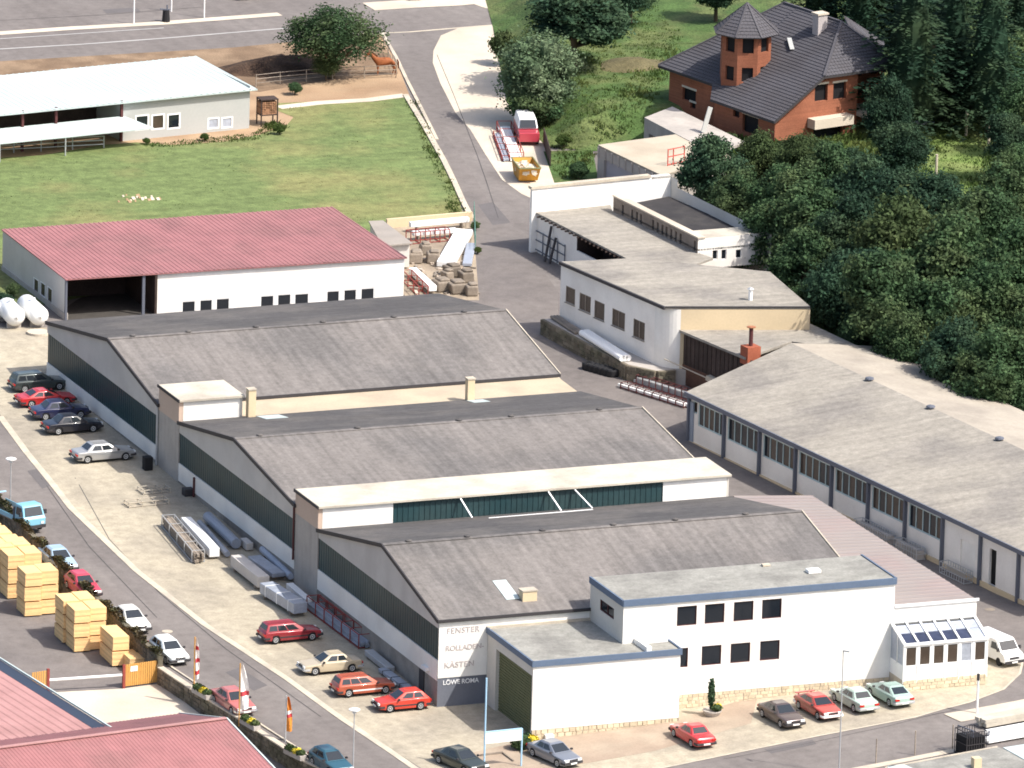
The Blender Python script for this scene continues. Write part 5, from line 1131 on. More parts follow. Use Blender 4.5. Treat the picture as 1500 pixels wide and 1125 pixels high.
# ================================================================ vehicles
def car(label, where, heading, kind, col, name="parked_car", cat="car", group="parked cars", dims=None, metal=0.0, spoiler=False, stripe=False, bump_m=None, rack=False, lowercol=None):
    D = {"sedan": (4.45, 1.70, 1.40), "wagon": (4.45, 1.70, 1.43), "hatch": (3.95, 1.64, 1.40), "coupe": (4.5, 1.74, 1.24), "fastback": (4.35, 1.68, 1.36)}[kind]
    L, W, H = dims or D; c = at(*where)[:2] if len(where) == 2 else where; z0 = base_ground(*c[:2])+.02
    r = thing(name, label, cat, (c[0], c[1], z0), math.radians(heading), group)
    # follow the slope of the street
    ch, sh = math.cos(math.radians(heading)), math.sin(math.radians(heading))
    dz = base_ground(c[0]+ch*1.3, c[1]+sh*1.3)-base_ground(c[0]-ch*1.3, c[1]-sh*1.3); r.rotation_euler = (0, -math.atan2(dz, 2.6), math.radians(heading)); r.scale = (1.07, 1.07, 1.05)
    pm = paint("paint_%02d%02d%02d" % tuple(int(v*99) for v in col), col, metal); X = L/2; wr = .31; ax = X-.80; bx = -X+.84; zb = .22
    belt = .90 if kind != "coupe" else .80; hood = belt-.10; low = kind == "coupe"
    boot = {"sedan": belt-.02, "wagon": belt, "hatch": belt, "coupe": belt+.02, "fastback": belt}[kind]
    top = [(X-.02, .42), (X-.03, .60), (X-.12, hood-.08 if not low else .58), (X-1.15, hood+.03), (X-1.30, belt-.02), (-X+1.0, belt+.01), (-X+.12, boot-.03), (-X+.03, boot-.16), (-X+.0, .45)]
    def arch(cx): return [(cx+(wr+.05)*math.cos(a), .31+(wr+.05)*math.sin(a)) for a in [math.radians(d) for d in (-14, 15, 45, 75, 105, 135, 165, 194)]]
    bot = [(-X+.05, zb+.04)]+[(x, z) for x, z in reversed(arch(bx))]+[(x, z) for x, z in reversed(arch(ax))]+[(X-.06, zb+.04)]
    prof = top+bot; cx, cz = 0, .55
    sl = [(-W/2, .93, .94), (-W/2+.05, .985, .985), (-W/2+.22, 1, 1), (W/2-.22, 1, 1), (W/2-.05, .985, .985), (W/2, .93, .94)]
    mb = MB(True); n = len(prof)
    for y, kx, kz in sl:
        for x, z in prof:
            tap = 1-.10*(abs(x)/X)**6
            zz = cz+(z-cz)*kz if z > cz else z
            if z > cz and z > belt-.3 and abs(y) > W/2-.03: zz -= .02
            mb.v.append((x*(kx if abs(x) > X-.5 else 1), y*tap, zz))
    for s in range(len(sl)-1):
        for i in range(n): j = (i+1) % n; mb.f.append((s*n+i, s*n+j, (s+1)*n+j, (s+1)*n+i))
    mb.f.append(tuple(reversed(range(n)))); mb.f.append(tuple((len(sl)-1)*n+i for i in range(n)))
    # roof and pillars
    fb, ft = X-1.22, X-1.98
    rb, rt = {"sedan": (-X+.78, -X+1.32), "wagon": (-X+.10, -X+.34), "hatch": (-X+.14, -X+.66), "coupe": (-X+.55, -X+1.45), "fastback": (-X+.35, -X+1.25)}[kind]
    if low: ft = X-2.15
    wb, wt = W/2-.06, W/2-.24
    def ring(z, xa, xb, hw): return [(xa, -hw*.94, z), (xa, hw*.94, z), ((xa+xb)/2, hw, z), (xb, hw*.94, z), (xb, -hw*.94, z), ((xa+xb)/2, -hw, z)]
    cab = ring(belt-.03, fb, rb, wb); rf = ring(H-.06, ft, rt, wt); rf2 = ring(H, ft-.16, rt+.14, wt-.14); n0 = len(mb.v)
    mb.v += cab+rf+rf2
    for a in (0, 6):
        for i in range(6): j = (i+1) % 6; mb.f.append((n0+a+j, n0+a+i, n0+a+6+i, n0+a+6+j))
    mb.f.append(tuple(n0+12+i for i in range(6)))
    body = put("body", mb, pm, r); bevel(body, .025, 2, 25)
    for p in body.data.polygons: p.use_smooth = True
    # glass panels a few millimetres proud of the pillars
    def panel(name, a, b, c_, d, i0=.06, i1=.94, j0=.12, j1=.90, m=m_carglass):
        a, b, c_, d = map(Vector, (a, b, c_, d)); nn = (b-a).cross(d-a).normalized(); ctr = (a+b+c_+d)/4
        if nn.dot(ctr-Vector((0, 0, .9))) < 0: nn = -nn
        if abs(nn.y) > .6 and nn.y*ctr.y < 0: nn = -nn
        f = lambda u, v: a.lerp(b, u).lerp(d.lerp(c_, u), v)
        q = [f(i0, j0), f(i1, j0), f(i1, j1), f(i0, j1)]; g = MB(True); g.hexa([p-nn*.01 for p in q], [p+nn*.012 for p in q]); put(name, g, m, r)
    C0, C1 = cab, rf
    panel("windscreen", C0[0], C0[1], C1[1], C1[0], .06, .94, .10, .93)
    panel("rear_window", C0[4], C0[3], C1[3], C1[4], .09, .91, .22 if kind in ("sedan", "fastback") else .30, .92)
    nw = {"sedan": 2, "wagon": 3, "hatch": 2, "coupe": 2, "fastback": 2}[kind]
    for sgn, (f_, m_, b_) in ((1, (1, 2, 3)), (-1, (0, 5, 4))):
        segs = {2: [(.16, .50), (.545, .86)], 3: [(.15, .42), (.45, .68), (.71, .93)]}[nw]
        for s0, s1 in segs:
            def P(t, top_):
                R_ = C1 if top_ else C0
                a, mm, bb = Vector(R_[f_]), Vector(R_[m_]), Vector(R_[b_]); return a.lerp(mm, t*2) if t < .5 else mm.lerp(bb, t*2-1)
            panel("side_window", P(s0, 0), P(s1, 0), P(s1, 1), P(s0, 1), .0, 1.0, .18, .88)
    # wheels with rims, lamps, bumpers, plates, mirrors
    for x in (ax, bx):
        for sgn in (1, -1):
            y = sgn*(W/2-.10); t = MB(True); t.lathe((x, y-sgn*.10, wr), (0, sgn, 0), [(0, wr*.8), (.02, wr), (.17, wr), (.195, wr*.8), (.185, wr*.62)], 18)
            tw = put("wheel", t, m_black, r); g = MB(True); g.lathe((x, y-sgn*.10, wr), (0, sgn, 0), [(.12, wr*.64), (.19, wr*.62), (.195, wr*.5), (.175, wr*.3), (.20, wr*.15)], 14); put("rim", g, m_steel if not metal else m_steel, tw)
    bmx = bump_m or m_darktrim
    for sx, nm in ((1, "front_bumper"), (-1, "rear_bumper")):
        g = MB(True); g.box(min(sx*(X-.06), sx*(X+.07)), max(sx*(X-.06), sx*(X+.07)), -W/2*.93, W/2*.93, .34, .50)
        for q in (-1, 1): g.box(min(sx*(X-.42), sx*(X-.02)), max(sx*(X-.42), sx*(X-.02)), min(q*W/2*.93, q*(W/2-.01)), max(q*W/2*.93, q*(W/2-.01)), .34, .50)
        bevel(put(nm, g, bmx, r), .03, 2)
        g = MB(True); g.box(min(sx*(X+.065), sx*(X+.085)), max(sx*(X+.065), sx*(X+.085)), -.26, .26, .36, .48); put("number_plate", g, m_plate, r)
    if not low:
        g = MB(True); g.box(X-.05, X+.015, -.36, .36, .56, .68); put("grille", g, m_darktrim, r)
        for q in (-1, 1): g = MB(True); g.box(X-.08, X+.02, min(q*.38, q*(W/2-.14)), max(q*.38, q*(W/2-.14)), .55, .70); put("headlight", g, m_whitelamp, r)
    for q in (-1, 1):
        g = MB(True); g.box(-X-.015, -X+.08, min(q*.42, q*(W/2-.09)), max(q*.42, q*(W/2-.09)), .60, .74); put("tail_light", g, m_redlamp, r)
        g = MB(True); g.box(fb-.28, fb-.14, min(q*(W/2-.02), q*(W/2+.14)), max(q*(W/2-.02), q*(W/2+.14)), belt-.02, belt+.1); put("mirror", g, pm if low else m_darktrim, r)
        if stripe:
            g = MB(True); g.box(-X+1.15, X-1.05, min(q*(W/2-.01), q*(W/2+.01)), max(q*(W/2-.01), q*(W/2+.01)), .42, .52); put("side_moulding", g, m_whiteplast if stripe == 2 else m_darktrim, r)
    if spoiler:
        g = MB(True); g.box(-X+.10, -X+.34, -W/2+.1, W/2-.1, boot+.12, boot+.17)
        for q in (-1, 1): g.box(-X+.16, -X+.28, q*.5-.03, q*.5+.03, boot-.03, boot+.13)
        put("spoiler", g, pm, r)
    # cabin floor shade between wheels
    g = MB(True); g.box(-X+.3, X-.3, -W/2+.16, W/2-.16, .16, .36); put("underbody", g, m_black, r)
    return r
car("dark grey-green estate car, farthest back in the row beside the rear hall", (56, 570), 1, "wagon", (.055, .07, .07), metal=.3)
car("low bright red sports car between the grey estate and the dark blue saloon", (66, 592), 1, "coupe", (.50, .025, .03))
car("dark blue saloon between the red sports car and the black saloon", (87, 611), 0, "sedan", (.022, .026, .075))
car("black saloon parked nose to the wall next to the silver car", (105, 632), 2, "sedan", (.012, .013, .022))
car("silver saloon alone at the street end of the rear hall", (150, 673), 2, "sedan", (.42, .42, .42), metal=.35, dims=(4.7, 1.75, 1.40))
car("wine red estate car parked beside the wrapped bundles", (424, 937), 2, "wagon", (.30, .025, .035), stripe=1)
car("cream beige saloon facing the street between two red estates", (483, 983), 181, "sedan", (.50, .42, .30), bump_m=m_steel)
car("orange-red estate car with white side stripe beside the front hall", (531, 1015), 2, "wagon", (.42, .09, .045), stripe=2)
car("small bright red hatchback facing the street by the hall corner", (588, 1038), 181, "hatch", (.55, .045, .025), stripe=1)
car("dark grey-green saloon cut off by the lower edge, under the blue-posted sign", (674, 1124), -72, "sedan", (.05, .06, .055), metal=.3)
car("mid grey saloon at the lower edge beside the shrub", (811, 1114), -74, "sedan", (.20, .22, .26), metal=.3)
car("bright red saloon seen from behind in front of the garage annex", (1014, 1086), 96, "sedan", (.50, .03, .035), dims=(4.2, 1.65, 1.38))
car("dark brown hatchback with white headlights in front of the office block", (1144, 1057), -84, "fastback", (.10, .075, .072), metal=.3, dims=(4.3, 1.68, 1.38))
car("dark red coupe with rear spoiler facing the lower street", (1198, 1045), -84, "fastback", (.36, .045, .035), spoiler=True, dims=(4.4, 1.7, 1.34), bump_m=m_whiteplast)
car("pale mint green saloon seen from behind beside the dark red coupe", (1251, 1034), 96, "sedan", (.36, .46, .40), bump_m=m_steel)
car("pale mint green hatchback with sloping rear window nearest the glazed porch", (1303, 1026), 96, "fastback", (.32, .43, .38), bump_m=m_steel)
car("light blue car half hidden behind the tall timber stacks on the street", (84, 829), -88, "sedan", (.32, .44, .55))
car("raspberry red car on the street behind the timber stacks", (121, 868), -88, "hatch", (.50, .05, .08))
car("off-white saloon on the street above the stone wall", (190, 917), -87, "sedan", (.66, .66, .62))
car("white hatchback parked at the end of the stone wall by the orange gate", (247, 964), -86, "hatch", (.70, .74, .72), dims=(4.1, 1.66, 1.40))
car("faded salmon red old saloon parked between the first two flags", (341, 1037), -84, "sedan", (.42, .13, .115), bump_m=m_chrome)
car("dark teal hatchback cut off by the lower edge on the street", (484, 1127), -82, "hatch", (.025, .085, .12), dims=(4.1, 1.66, 1.42))
car("very dark car at the top edge by the main road, beside the tree", (376, -5), 12, "sedan", (.02, .022, .03))
car("very dark car at the top edge right of the big tree", (624, -4), 12, "hatch", (.02, .02, .025))
def boxvan():
    c = at(1459, 966); r = thing("parked_van", "white delivery van squeezed beside the glazed porch", "van", (c[0], c[1], c[2]+.02), math.radians(-78), "parked cars"); pm = paint("van_white", (.74, .74, .72))
    prof = [(2.35, .35), (2.35, .75), (2.2, .98), (1.75, 1.15), (1.15, 1.85), (.9, 1.95), (-2.2, 1.95), (-2.35, 1.8), (-2.38, .35)]
    mb = MB(True); n = len(prof)
    for y, k in ((-.9, .95), (-.84, 1), (.84, 1), (.9, .95)):
        mb.v += [(x, y*(1 if z < 1.0 else 1-.10*(z-1)), 1.0+(z-1.0)*k) for x, z in prof]
    for s in range(3):
        for i in range(n): j = (i+1) % n; mb.f.append((s*n+i, s*n+j, (s+1)*n+j, (s+1)*n+i))
    mb.f.append(tuple(reversed(range(n)))); mb.f.append(tuple(3*n+i for i in range(n)))
    bevel(put("body", mb, pm, r), .05, 2, 25)
    g = MB(True); g.hexa([(1.70, -.74, 1.22), (1.70, .74, 1.22), (1.23, .68, 1.78), (1.23, -.68, 1.78)], [(1.73, -.74, 1.24), (1.73, .74, 1.24), (1.26, .68, 1.80), (1.26, -.68, 1.80)]); put("windscreen", g, m_carglass, r)
    for q in (-1, 1):
        g = MB(True); g.hexa([(1.45, q*.89, 1.2), (.5, q*.89, 1.2), (.5, q*.82, 1.7), (1.05, q*.82, 1.7)], [(1.45, q*.915, 1.2), (.5, q*.915, 1.2), (.5, q*.85, 1.7), (1.05, q*.85, 1.7)]); put("side_window", g, m_carglass, r)
        g = MB(True); g.box(2.28, 2.38, min(q*.5, q*.78), max(q*.5, q*.78), .62, .8); put("headlight", g, m_whitelamp, r)
        g = MB(True); g.box(1.5, 1.65, min(q*.9, q*1.1), max(q*.9, q*1.1), 1.15, 1.4); put("mirror", g, m_darktrim, r)
        for x in (1.5, -1.4):
            t = MB(True); t.lathe((x, q*.68, .33), (0, q, 0), [(0, .27), (.02, .33), (.2, .33), (.235, .27), (.22, .2)], 16); tw = put("wheel", t, m_black, r); g = MB(True); g.lathe((x, q*.7, .33), (0, q, 0), [(.16, .2), (.2, .2), (.19, .08)], 12); put("rim", g, m_steel, tw)
    g = MB(True); g.box(2.3, 2.46, -.85, .85, .3, .5); put("front_bumper", g, m_darktrim, r); g = MB(True); g.box(2.455, 2.47, -.26, .26, .34, .46); put("number_plate", g, m_plate, r); g = MB(True); g.box(2.33, 2.38, -.42, .42, .62, .78); put("grille", g, m_darktrim, r)
boxvan()
def truck():
    c = at(22, 768); r = thing("flatbed_truck", "light blue flatbed truck coming down the street at the left border", "truck", (c[0], c[1], c[2]+.02), math.radians(-78)); pm = paint("truck_blue", (.20, .46, .60))
    prof = [(3.0, .45), (3.02, 1.15), (2.85, 1.35), (2.55, 2.1), (2.35, 2.2), (1.5, 2.2), (1.45, .45)]; n = len(prof); mb = MB(True)
    for y, k in ((-.98, .95), (-.9, 1), (.9, 1), (.98, .95)): mb.v += [(x, y*(1 if z < 1.3 else 1-.10*(z-1.2)), 1.2+(z-1.2)*k) for x, z in prof]
    for s in range(3):
        for i in range(n): j = (i+1) % n; mb.f.append((s*n+i, s*n+j, (s+1)*n+j, (s+1)*n+i))
    mb.f.append(tuple(reversed(range(n)))); mb.f.append(tuple(3*n+i for i in range(n))); bevel(put("cab", mb, pm, r), .05, 2, 25)
    g = MB(True); g.hexa([(2.87, -.8, 1.38), (2.87, .8, 1.38), (2.6, .72, 2.03), (2.6, -.72, 2.03)], [(2.89, -.8, 1.4), (2.89, .8, 1.4), (2.62, .72, 2.05), (2.62, -.72, 2.05)]); put("windscreen", g, m_carglass, r)
    for q in (-1, 1):
        g = MB(True); g.hexa([(2.65, q*.95, 1.4), (1.7, q*.95, 1.4), (1.7, q*.88, 1.98), (2.45, q*.88, 1.98)], [(2.65, q*.985, 1.4), (1.7, q*.985, 1.4), (1.7, q*.915, 1.98), (2.45, q*.915, 1.98)]); put("side_window", g, m_carglass, r)
        g = MB(True); g.box(2.6, 2.75, min(q*1.0, q*1.22), max(q*1.0, q*1.22), 1.4, 1.75); put("mirror", g, m_darktrim, r)
        g = MB(True); g.box(2.97, 3.05, min(q*.55, q*.82), max(q*.55, q*.82), .72, .9); put("headlight", g, m_whitelamp, r)
        for x in (2.2, -1.9):
            t = MB(True); t.lathe((x, q*.74, .40), (0, q, 0), [(0, .32), (.02, .40), (.22, .40), (.25, .32), (.23, .22)], 16); tw = put("wheel", t, m_black, r); g = MB(True); g.lathe((x, q*.78, .40), (0, q, 0), [(.16, .22), (.2, .22), (.17, .08)], 12); put("rim", g, m_steel, tw)
        g = MB(True); g.box(-3.2, 1.35, min(q*1.0, q*1.05), max(q*1.0, q*1.05), .85, 1.2); put("drop_side", g, pm, r)
    g = MB(True); g.box(-3.2, 1.4, -1.0, 1.0, .72, .86); put("load_bed", g, m_greywood, r); g = MB(True); g.box(1.3, 1.38, -1.0, 1.0, .86, 1.9); put("headboard", g, m_greyblue, r)
    g = MB(True); g.box(2.95, 3.12, -.95, .95, .42, .66); put("front_bumper", g, m_darktrim, r); g = MB(True); g.box(-3, 2.6, -.4, .4, .4, .72); put("chassis", g, m_black, r)
    g = MB(True); g.beam((-3.1, 0, .9), (-3.1, 0, 1.8), .1); g.beam((-3.1, -1, 1.8), (-3.1, 1, 1.8), .1); put("rear_rack", g, m_skyblue, r)
truck()
# works van under the trees: white top, red bonnet
c = at(771, 204); wv = thing("works_van", "old red and white van parked under the shrubs beside the yellow skip", "van", (c[0], c[1], c[2]), math.radians(-106)); wv.scale = (1.18, 1.08, 1.05); rv = paint("van_red", (.42, .04, .06))
mb = MB(True); mb.hexa([(-2.3, -.85, .35), (2.2, -.85, .35), (2.2, .85, .35), (-2.3, .85, .35)], [(-2.3, -.85, 1.2), (2.2, -.85, 1.15), (2.2, .85, 1.15), (-2.3, .85, 1.2)]); bevel(put("body", mb, rv, wv), .06, 2)
mb = MB(True); mb.hexa([(-2.3, -.84, 1.2), (1.1, -.84, 1.2), (1.1, .84, 1.2), (-2.3, .84, 1.2)], [(-2.2, -.7, 2.0), (.6, -.7, 2.0), (.6, .7, 2.0), (-2.2, .7, 2.0)]); bevel(put("white_top", mb, m_whiteplast, wv), .12, 3)
mb = MB(True); mb.hexa([(1.08, -.7, 1.3), (1.08, .7, 1.3), (.72, .62, 1.9), (.72, -.62, 1.9)], [(1.12, -.7, 1.3), (1.12, .7, 1.3), (.76, .62, 1.9), (.76, -.62, 1.9)]); put("windscreen", mb, m_carglass, wv)
for x in (1.4, -1.5):
    for q in (-1, 1): t = MB(True); t.lathe((x, q*.68, .33), (0, q, 0), [(0, .27), (.02, .33), (.2, .33), (.22, .2)], 14); put("wheel", t, m_black, wv)
# ================================================================ things lying and standing about
def proc_dir(a, b): a, b = Vector(a), Vector(b); a.z = b.z = 0; return (b-a).normalized()
# --- timber packs in the yard
YG = lambda x, y: base_ground(x, y)-1.15
TU = Vector((0, 1, 0)).normalized(); TX = Vector((1, .0, 0)).normalized()
TU = Vector((-.04, 1, 0)).normalized(); TX = Vector((1, .04, 0))
def packmesh(w, l, h, seed):
    rnd = random.Random(seed); mb = MB(True); rows = 9; cols = 5
    for r in range(rows):
        z0, z1 = .08+(h-.1)*r/rows, .08+(h-.1)*(r+1)/rows-.008
        e0, e1 = rnd.uniform(0, .03), rnd.uniform(0, .03); s0, s1 = rnd.uniform(0, .02), rnd.uniform(0, .02)
        mb.box(-w/2+s0, w/2-s1, -l/2+e0, l/2-e1, z0, z1)
    for y in (-l*.32, l*.32): mb.box(-w/2+.03, w/2-.03, y-.05, y+.05, 0, .085)
    me = mesh("timber_pack", mb, m_timber); return me
PACKS = {}
def pack(label, x, y, z, w, l, h, rot=0.0):
    key = (w, l, h, random.Random(int(x*7+y*13+z*5)).randint(0, 2))
    if key not in PACKS: PACKS[key] = packmesh(w, l, h, key[3]+1)
    o = bpy.data.objects.new("timber_pack", PACKS[key]); COL.objects.link(o); o.location = (x, y, z); o.rotation_euler = (0, 0, rot)
    return props(o, label, "timber pack", "packs of fresh sawn timber in the yard")
def stack(name, fx, fy, cols, deep, tiers, w=1.36, l=2.25, h=1.18, skip=(), gap=.06):
    """fx, fy: front left bottom corner in the yard"""
    g = at(fx, fy, -1.15); g0 = Vector(g)
    tn = {1: ["only"], 2: ["lower", "upper"], 3: ["bottom", "middle", "top"], 4: ["lowest", "second", "third", "top"]}[tiers]
    cn = {1: [""], 2: ["left column", "right column"]}[cols]; dn = {1: [""], 2: ["front", "rear"], 3: ["front", "middle", "rear"]}[deep]
    rnd = random.Random(fx)
    for c in range(cols):
        for d in range(deep):
            for t in range(tiers):
                if (c, d, t) in skip: continue
                p = g0+TX*((w+gap)*c+w/2)+TU*((l+gap)*d+l/2+(.12 if c else 0))
                words = [tn[t], "timber pack,"]
                lab = f"{tn[t]} timber pack" + (f", {dn[d]}" if dn[d] else "") + (f" {cn[c]}" if cn[c] else "") + f", of {name}"
                pack(lab, p.x+rnd.uniform(-.03, .03), p.y+rnd.uniform(-.04, .04), YG(p.x, p.y)+t*h+.0, w, l, h-.02, -.04+rnd.uniform(-.01, .01))
stack("the stack with two square front faces", 38, 905, 2, 1, 3)
stack("the tall stack at the left border behind it", 13, 879, 2, 2, 3)
stack("the long stack in the middle of the yard", 110, 957, 2, 2, 3, w=1.28, h=1.13)
stack("the low stack beside the stone wall", 167, 978, 1, 1, 2, w=1.3, l=3.3)
stack("the stack nearest the orange gate", 192, 986, 1, 1, 1, w=1.25, l=2.6, h=1.1)
stack("the farthest stack at the left border", -14, 862, 2, 3, 3)
# --- orange gate, barrier and posts
ga = Vector(at(181, 1008, -1.15)); gb = Vector(at(231, 1001, -1.15)); gd_ = proc_dir(ga, gb); ga_z = ga.z
og = thing("slatted_gate", "orange slatted wooden gate with a small white sign", "gate", tuple(ga)); GL_ = (gb-ga).length; nsl = 16
for i in range(nsl):
    s = GL_*(i+.5)/nsl; c = ga+gd_*s; mb = MB(); mb.obox((c.x, c.y, c.z+.98), gd_*(GL_/nsl*.40), Vector((-gd_.y, gd_.x, 0))*.02, (0, 0, .86)); put("slat", mb, m_orange, og)
mb = MB()
for z in (.4, 1.55): a, b = ga+Vector((0, .06, z)), gb+Vector((0, .06, z)); mb.beam(a, b, .06, .12)
put("rail", mb, m_orange, og)
c = ga+gd_*.85; mb = MB(); mb.obox((c.x, c.y-.05, c.z+1.45), gd_*.3, (0, .01, 0), (0, 0, .2)); put("sign_plate", mb, m_whiteplast, og)
for i, (q, lab) in enumerate(((ga, "dark red gate post between the orange gate and the white barrier"), (Vector(at(70, 1014, -1.15)), "dark red post at the far end of the white barrier"))):
    mb = MB(); mb.box(q.x-.1, q.x+.1, q.y-.1, q.y+.1, q.z-.2, q.z+1.85); put("gate_post", mb, m_redsteel, None, lab, cat="post")
q0, q1 = ga+Vector((-.15, 0, 1.05)), Vector(at(70, 1014, -1.15))+Vector((.1, 0, .95)); mb = MB(); mb.tube(q0, q1, .10, 10); put("barrier_pole", mb, m_whiteplast, None, "white barrier pole across the yard entrance", cat="barrier")
g2 = Vector(at(46, 1018, -1.15)); g3 = Vector(at(70, 1014, -1.15)); lg = thing("slatted_gate", "short orange slatted gate partly hidden by the pink sheet roof", "gate", tuple(g2)); d = proc_dir(g2, g3)
for i in range(7):
    c = g2+d*((g3-g2).length*(i+.5)/7); mb = MB(); mb.obox((c.x, c.y, c.z+.95), d*.075, Vector((-d.y, d.x, 0))*.02, (0, 0, .8)); put("slat", mb, m_orange, lg)
drape("driveway_ramp", [at(a, b, -1.15)[:2] for a, b in ((70, 1015), (181, 1009), (231, 1002), (262, 1022), (300, 1052), (330, 1080), (150, 1090), (100, 1040))], m_concrete, -1.13)
# --- stone wall between yard and street
W_ = [V2(p) for p in WALL[1:12]]
sw = thing("stone_wall", "long rough stone retaining wall with pale coping between street and timber yard", "wall", (*WALL[4], -1))
core = MB(); st = MB(); cop = MB()
for k, (a, b) in enumerate(zip(W_, W_[1:])):
    d = (b-a).normalized(); n = Vector((d.y, -d.x, 0)); z = lambda v, e: (v.x, v.y, base_ground(v.x, v.y)+e)
    m_ = max(1, int((b-a).length/3)); hi_ = .95 if k < 4 else 0.0
    for i in range(m_):
        p, q = a.lerp(b, i/m_), a.lerp(b, (i+1)/m_)
        # viewer side is the yard side
        core.hexa([z(p+n*.02, -1.4), z(q+n*.02, -1.4), z(q-n*.35, -1.4), z(p-n*.35, -1.4)], [z(p+n*.02, .12+hi_), z(q+n*.02, .12+hi_), z(q-n*.35, .12+hi_), z(p-n*.35, .12+hi_)])
        if hi_: continue
        cop.hexa([z(p+n*.08, .12), z(q+n*.08, .12), z(q-n*.42, .12), z(p-n*.42, .12)], [z(p+n*.08, .22), z(q+n*.08, .22), z(q-n*.42, .22), z(p-n*.42, .22)])
    s_ = stones(T2(a+n*.02), T2(b+n*.02), -1.2, .12+hi_, base_ground, seed=40+k, size=.5, jut=.08, rows=4+(3 if hi_ else 0)); n0 = len(st.v); st.v += s_.v; st.f += [tuple(i+n0 for i in f) for f in s_.f]
put("wall_core", core, m_wallstone, sw); put("facing_stones", st, m_wallstone, sw, kind="stuff"); put("coping", cop, m_kerb, sw)
hg = MB(); rnd = random.Random(77)
for a, b in zip(W_[:4], W_[1:5]):
    L = (b-a).length
    for i in range(int(L*150)):
        t = rnd.random(); p = a.lerp(b, t); dd = (b-a).normalized(); nn = Vector((dd.y, -dd.x, 0)); q = p+nn*rnd.uniform(-.40, .12); zz = base_ground(q.x, q.y)+1.0+rnd.uniform(0, .32)*(1+math.sin(t*L*1.3))
        v = Vector((rnd.gauss(0, 1), rnd.gauss(0, 1), rnd.gauss(0, 1))).normalized(); u2 = v.cross(Vector((.3, .5, .8))).normalized(); s = rnd.uniform(.03, .085); c = Vector((q.x, q.y, zz))
        hg.quad(c-v*s-u2*s, c+v*s-u2*s, c+v*s+u2*s, c-v*s+u2*s)
put("wall_ivy", hg, mat("dry_ivy", (.075, .075, .035), .9, .3, 1, 5, (.14, .10, .06), .7, .8, island=.4), None, "dark ivy and weeds along the top of the wall by the timber stacks", kind="stuff")
# --- lamps, flags, signs
def lamp(label, where, h, tip=None):
    c = at(*where); r = thing("street_lamp", label, "street lamp", c, 0, "mushroom street lamps")
    mb = MB(); mb.tube((c[0], c[1], c[2]-.2), (c[0], c[1], c[2]+h-.45), .055, 8, .04); put("pole", mb, m_steel, r)
    mb = MB(); mb.lathe((c[0], c[1], c[2]+h-.45), (0, 0, 1), [(0, .06), (.02, .13), (.28, .22), (.30, .05)], 12); put("lamp_glass", mb, m_whitelamp, r)
    mb = MB(); mb.lathe((c[0], c[1], c[2]+h-.16), (0, 0, 1), [(0, .42), (.06, .42), (.16, .12), (.17, .02)], 16); put("lamp_cap", mb, m_whiteplast, r)
lamp("mushroom street lamp at the left border beside the blue truck", (15, 745), 4.2)
lamp("mushroom street lamp at the lower edge between the teal car and the red hatchback", (517, 1131), 4.95)
def flag(label, where, h, m, m2, w=.8, n=7, stripes=()):
    c = at(*where); r = thing("flag", label, "flag", c, 0, "advertising flags along the stone wall")
    mb = MB(); mb.tube((c[0], c[1], c[2]-.2), (c[0], c[1], c[2]+h), .05, 8); put("pole", mb, m_orange if m2 is not m_steel else m_steel, r)
    segs = 10; rnd = random.Random(int(where[0]))
    for s in range(segs):
        z1, z0 = c[2]+h-.1-(h*.75)*s/segs, c[2]+h-.1-(h*.75)*(s+1)/segs; mb = MB()
        wa, wb_ = w*(.25+.75*math.sin(math.pi*min(1, (s+.3)/segs)*.6)), w*(.25+.75*math.sin(math.pi*min(1, (s+1.3)/segs)*.6)); k = 5
        X = lambda f, ww, z: (c[0]+.05+f*ww, c[1]+.12*math.sin(f*6+z*1.5), z)
        for i in range(k): mb.quad(X(i/k, wb_, z0), X((i+1)/k, wb_, z0), X((i+1)/k, wa, z1), X(i/k, wa, z1))
        mm = stripes[s % len(stripes)] if stripes else m; put("flag_cloth", mb, mm, r, smooth=True) if s else put("flag_cloth", mb, mm, r, smooth=True)
    return r
flag("narrow white and red flag on an orange pole beside the white hatchback", (284, 1013), 4.3, m_flagwhite, m_orange, .38, stripes=(m_flagwhite, m_flagwhite, m_flagred))
flag("large mostly white flag in front of the salmon saloon", (350, 1060), 4.7, m_flagwhite, m_orange, .72, stripes=(m_flagwhite, m_flagwhite, m_flagwhite, m_flagwhite, m_flagwhite, m_flagwhite, m_flagred))
flag("short orange flag with red and white stripes below, nearest the teal car", (418, 1087), 3.6, m_flagorange, m_steel, .5, stripes=(m_flagorange, m_flagorange, m_flagorange, m_flagorange, m_flagwhite, m_flagred))
for lab, pts in (("thin tall grey lamp pole in front of the mint green saloon", ((1229, 1132), 9.4)), ):
    c = at(*pts[0]); r = thing("lamp_pole", lab, "lamp pole", c); mb = MB(); mb.tube(c, (c[0], c[1], c[2]+pts[1]), .06, 8, .04); put("pole", mb, m_steel, r); mb = MB(); mb.beam((c[0], c[1], c[2]+pts[1]), (c[0]+.2, c[1]-.7, c[2]+pts[1]+.1), .14, .08); put("lamp_head", mb, m_steel, r)
c = at(1431, 1045); mb = MB(); mb.tube(c, (c[0], c[1], c[2]+2.6), .09, 8); r = thing("marker_post", "white post with a dark sleeve in front of the glazed porch", "post", c); put("post", mb, m_whiteplast, r)
mb = MB(); mb.tube((c[0], c[1], c[2]+2.6), (c[0], c[1], c[2]+3.1), .12, 8); put("sleeve", mb, m_darktrim, r)
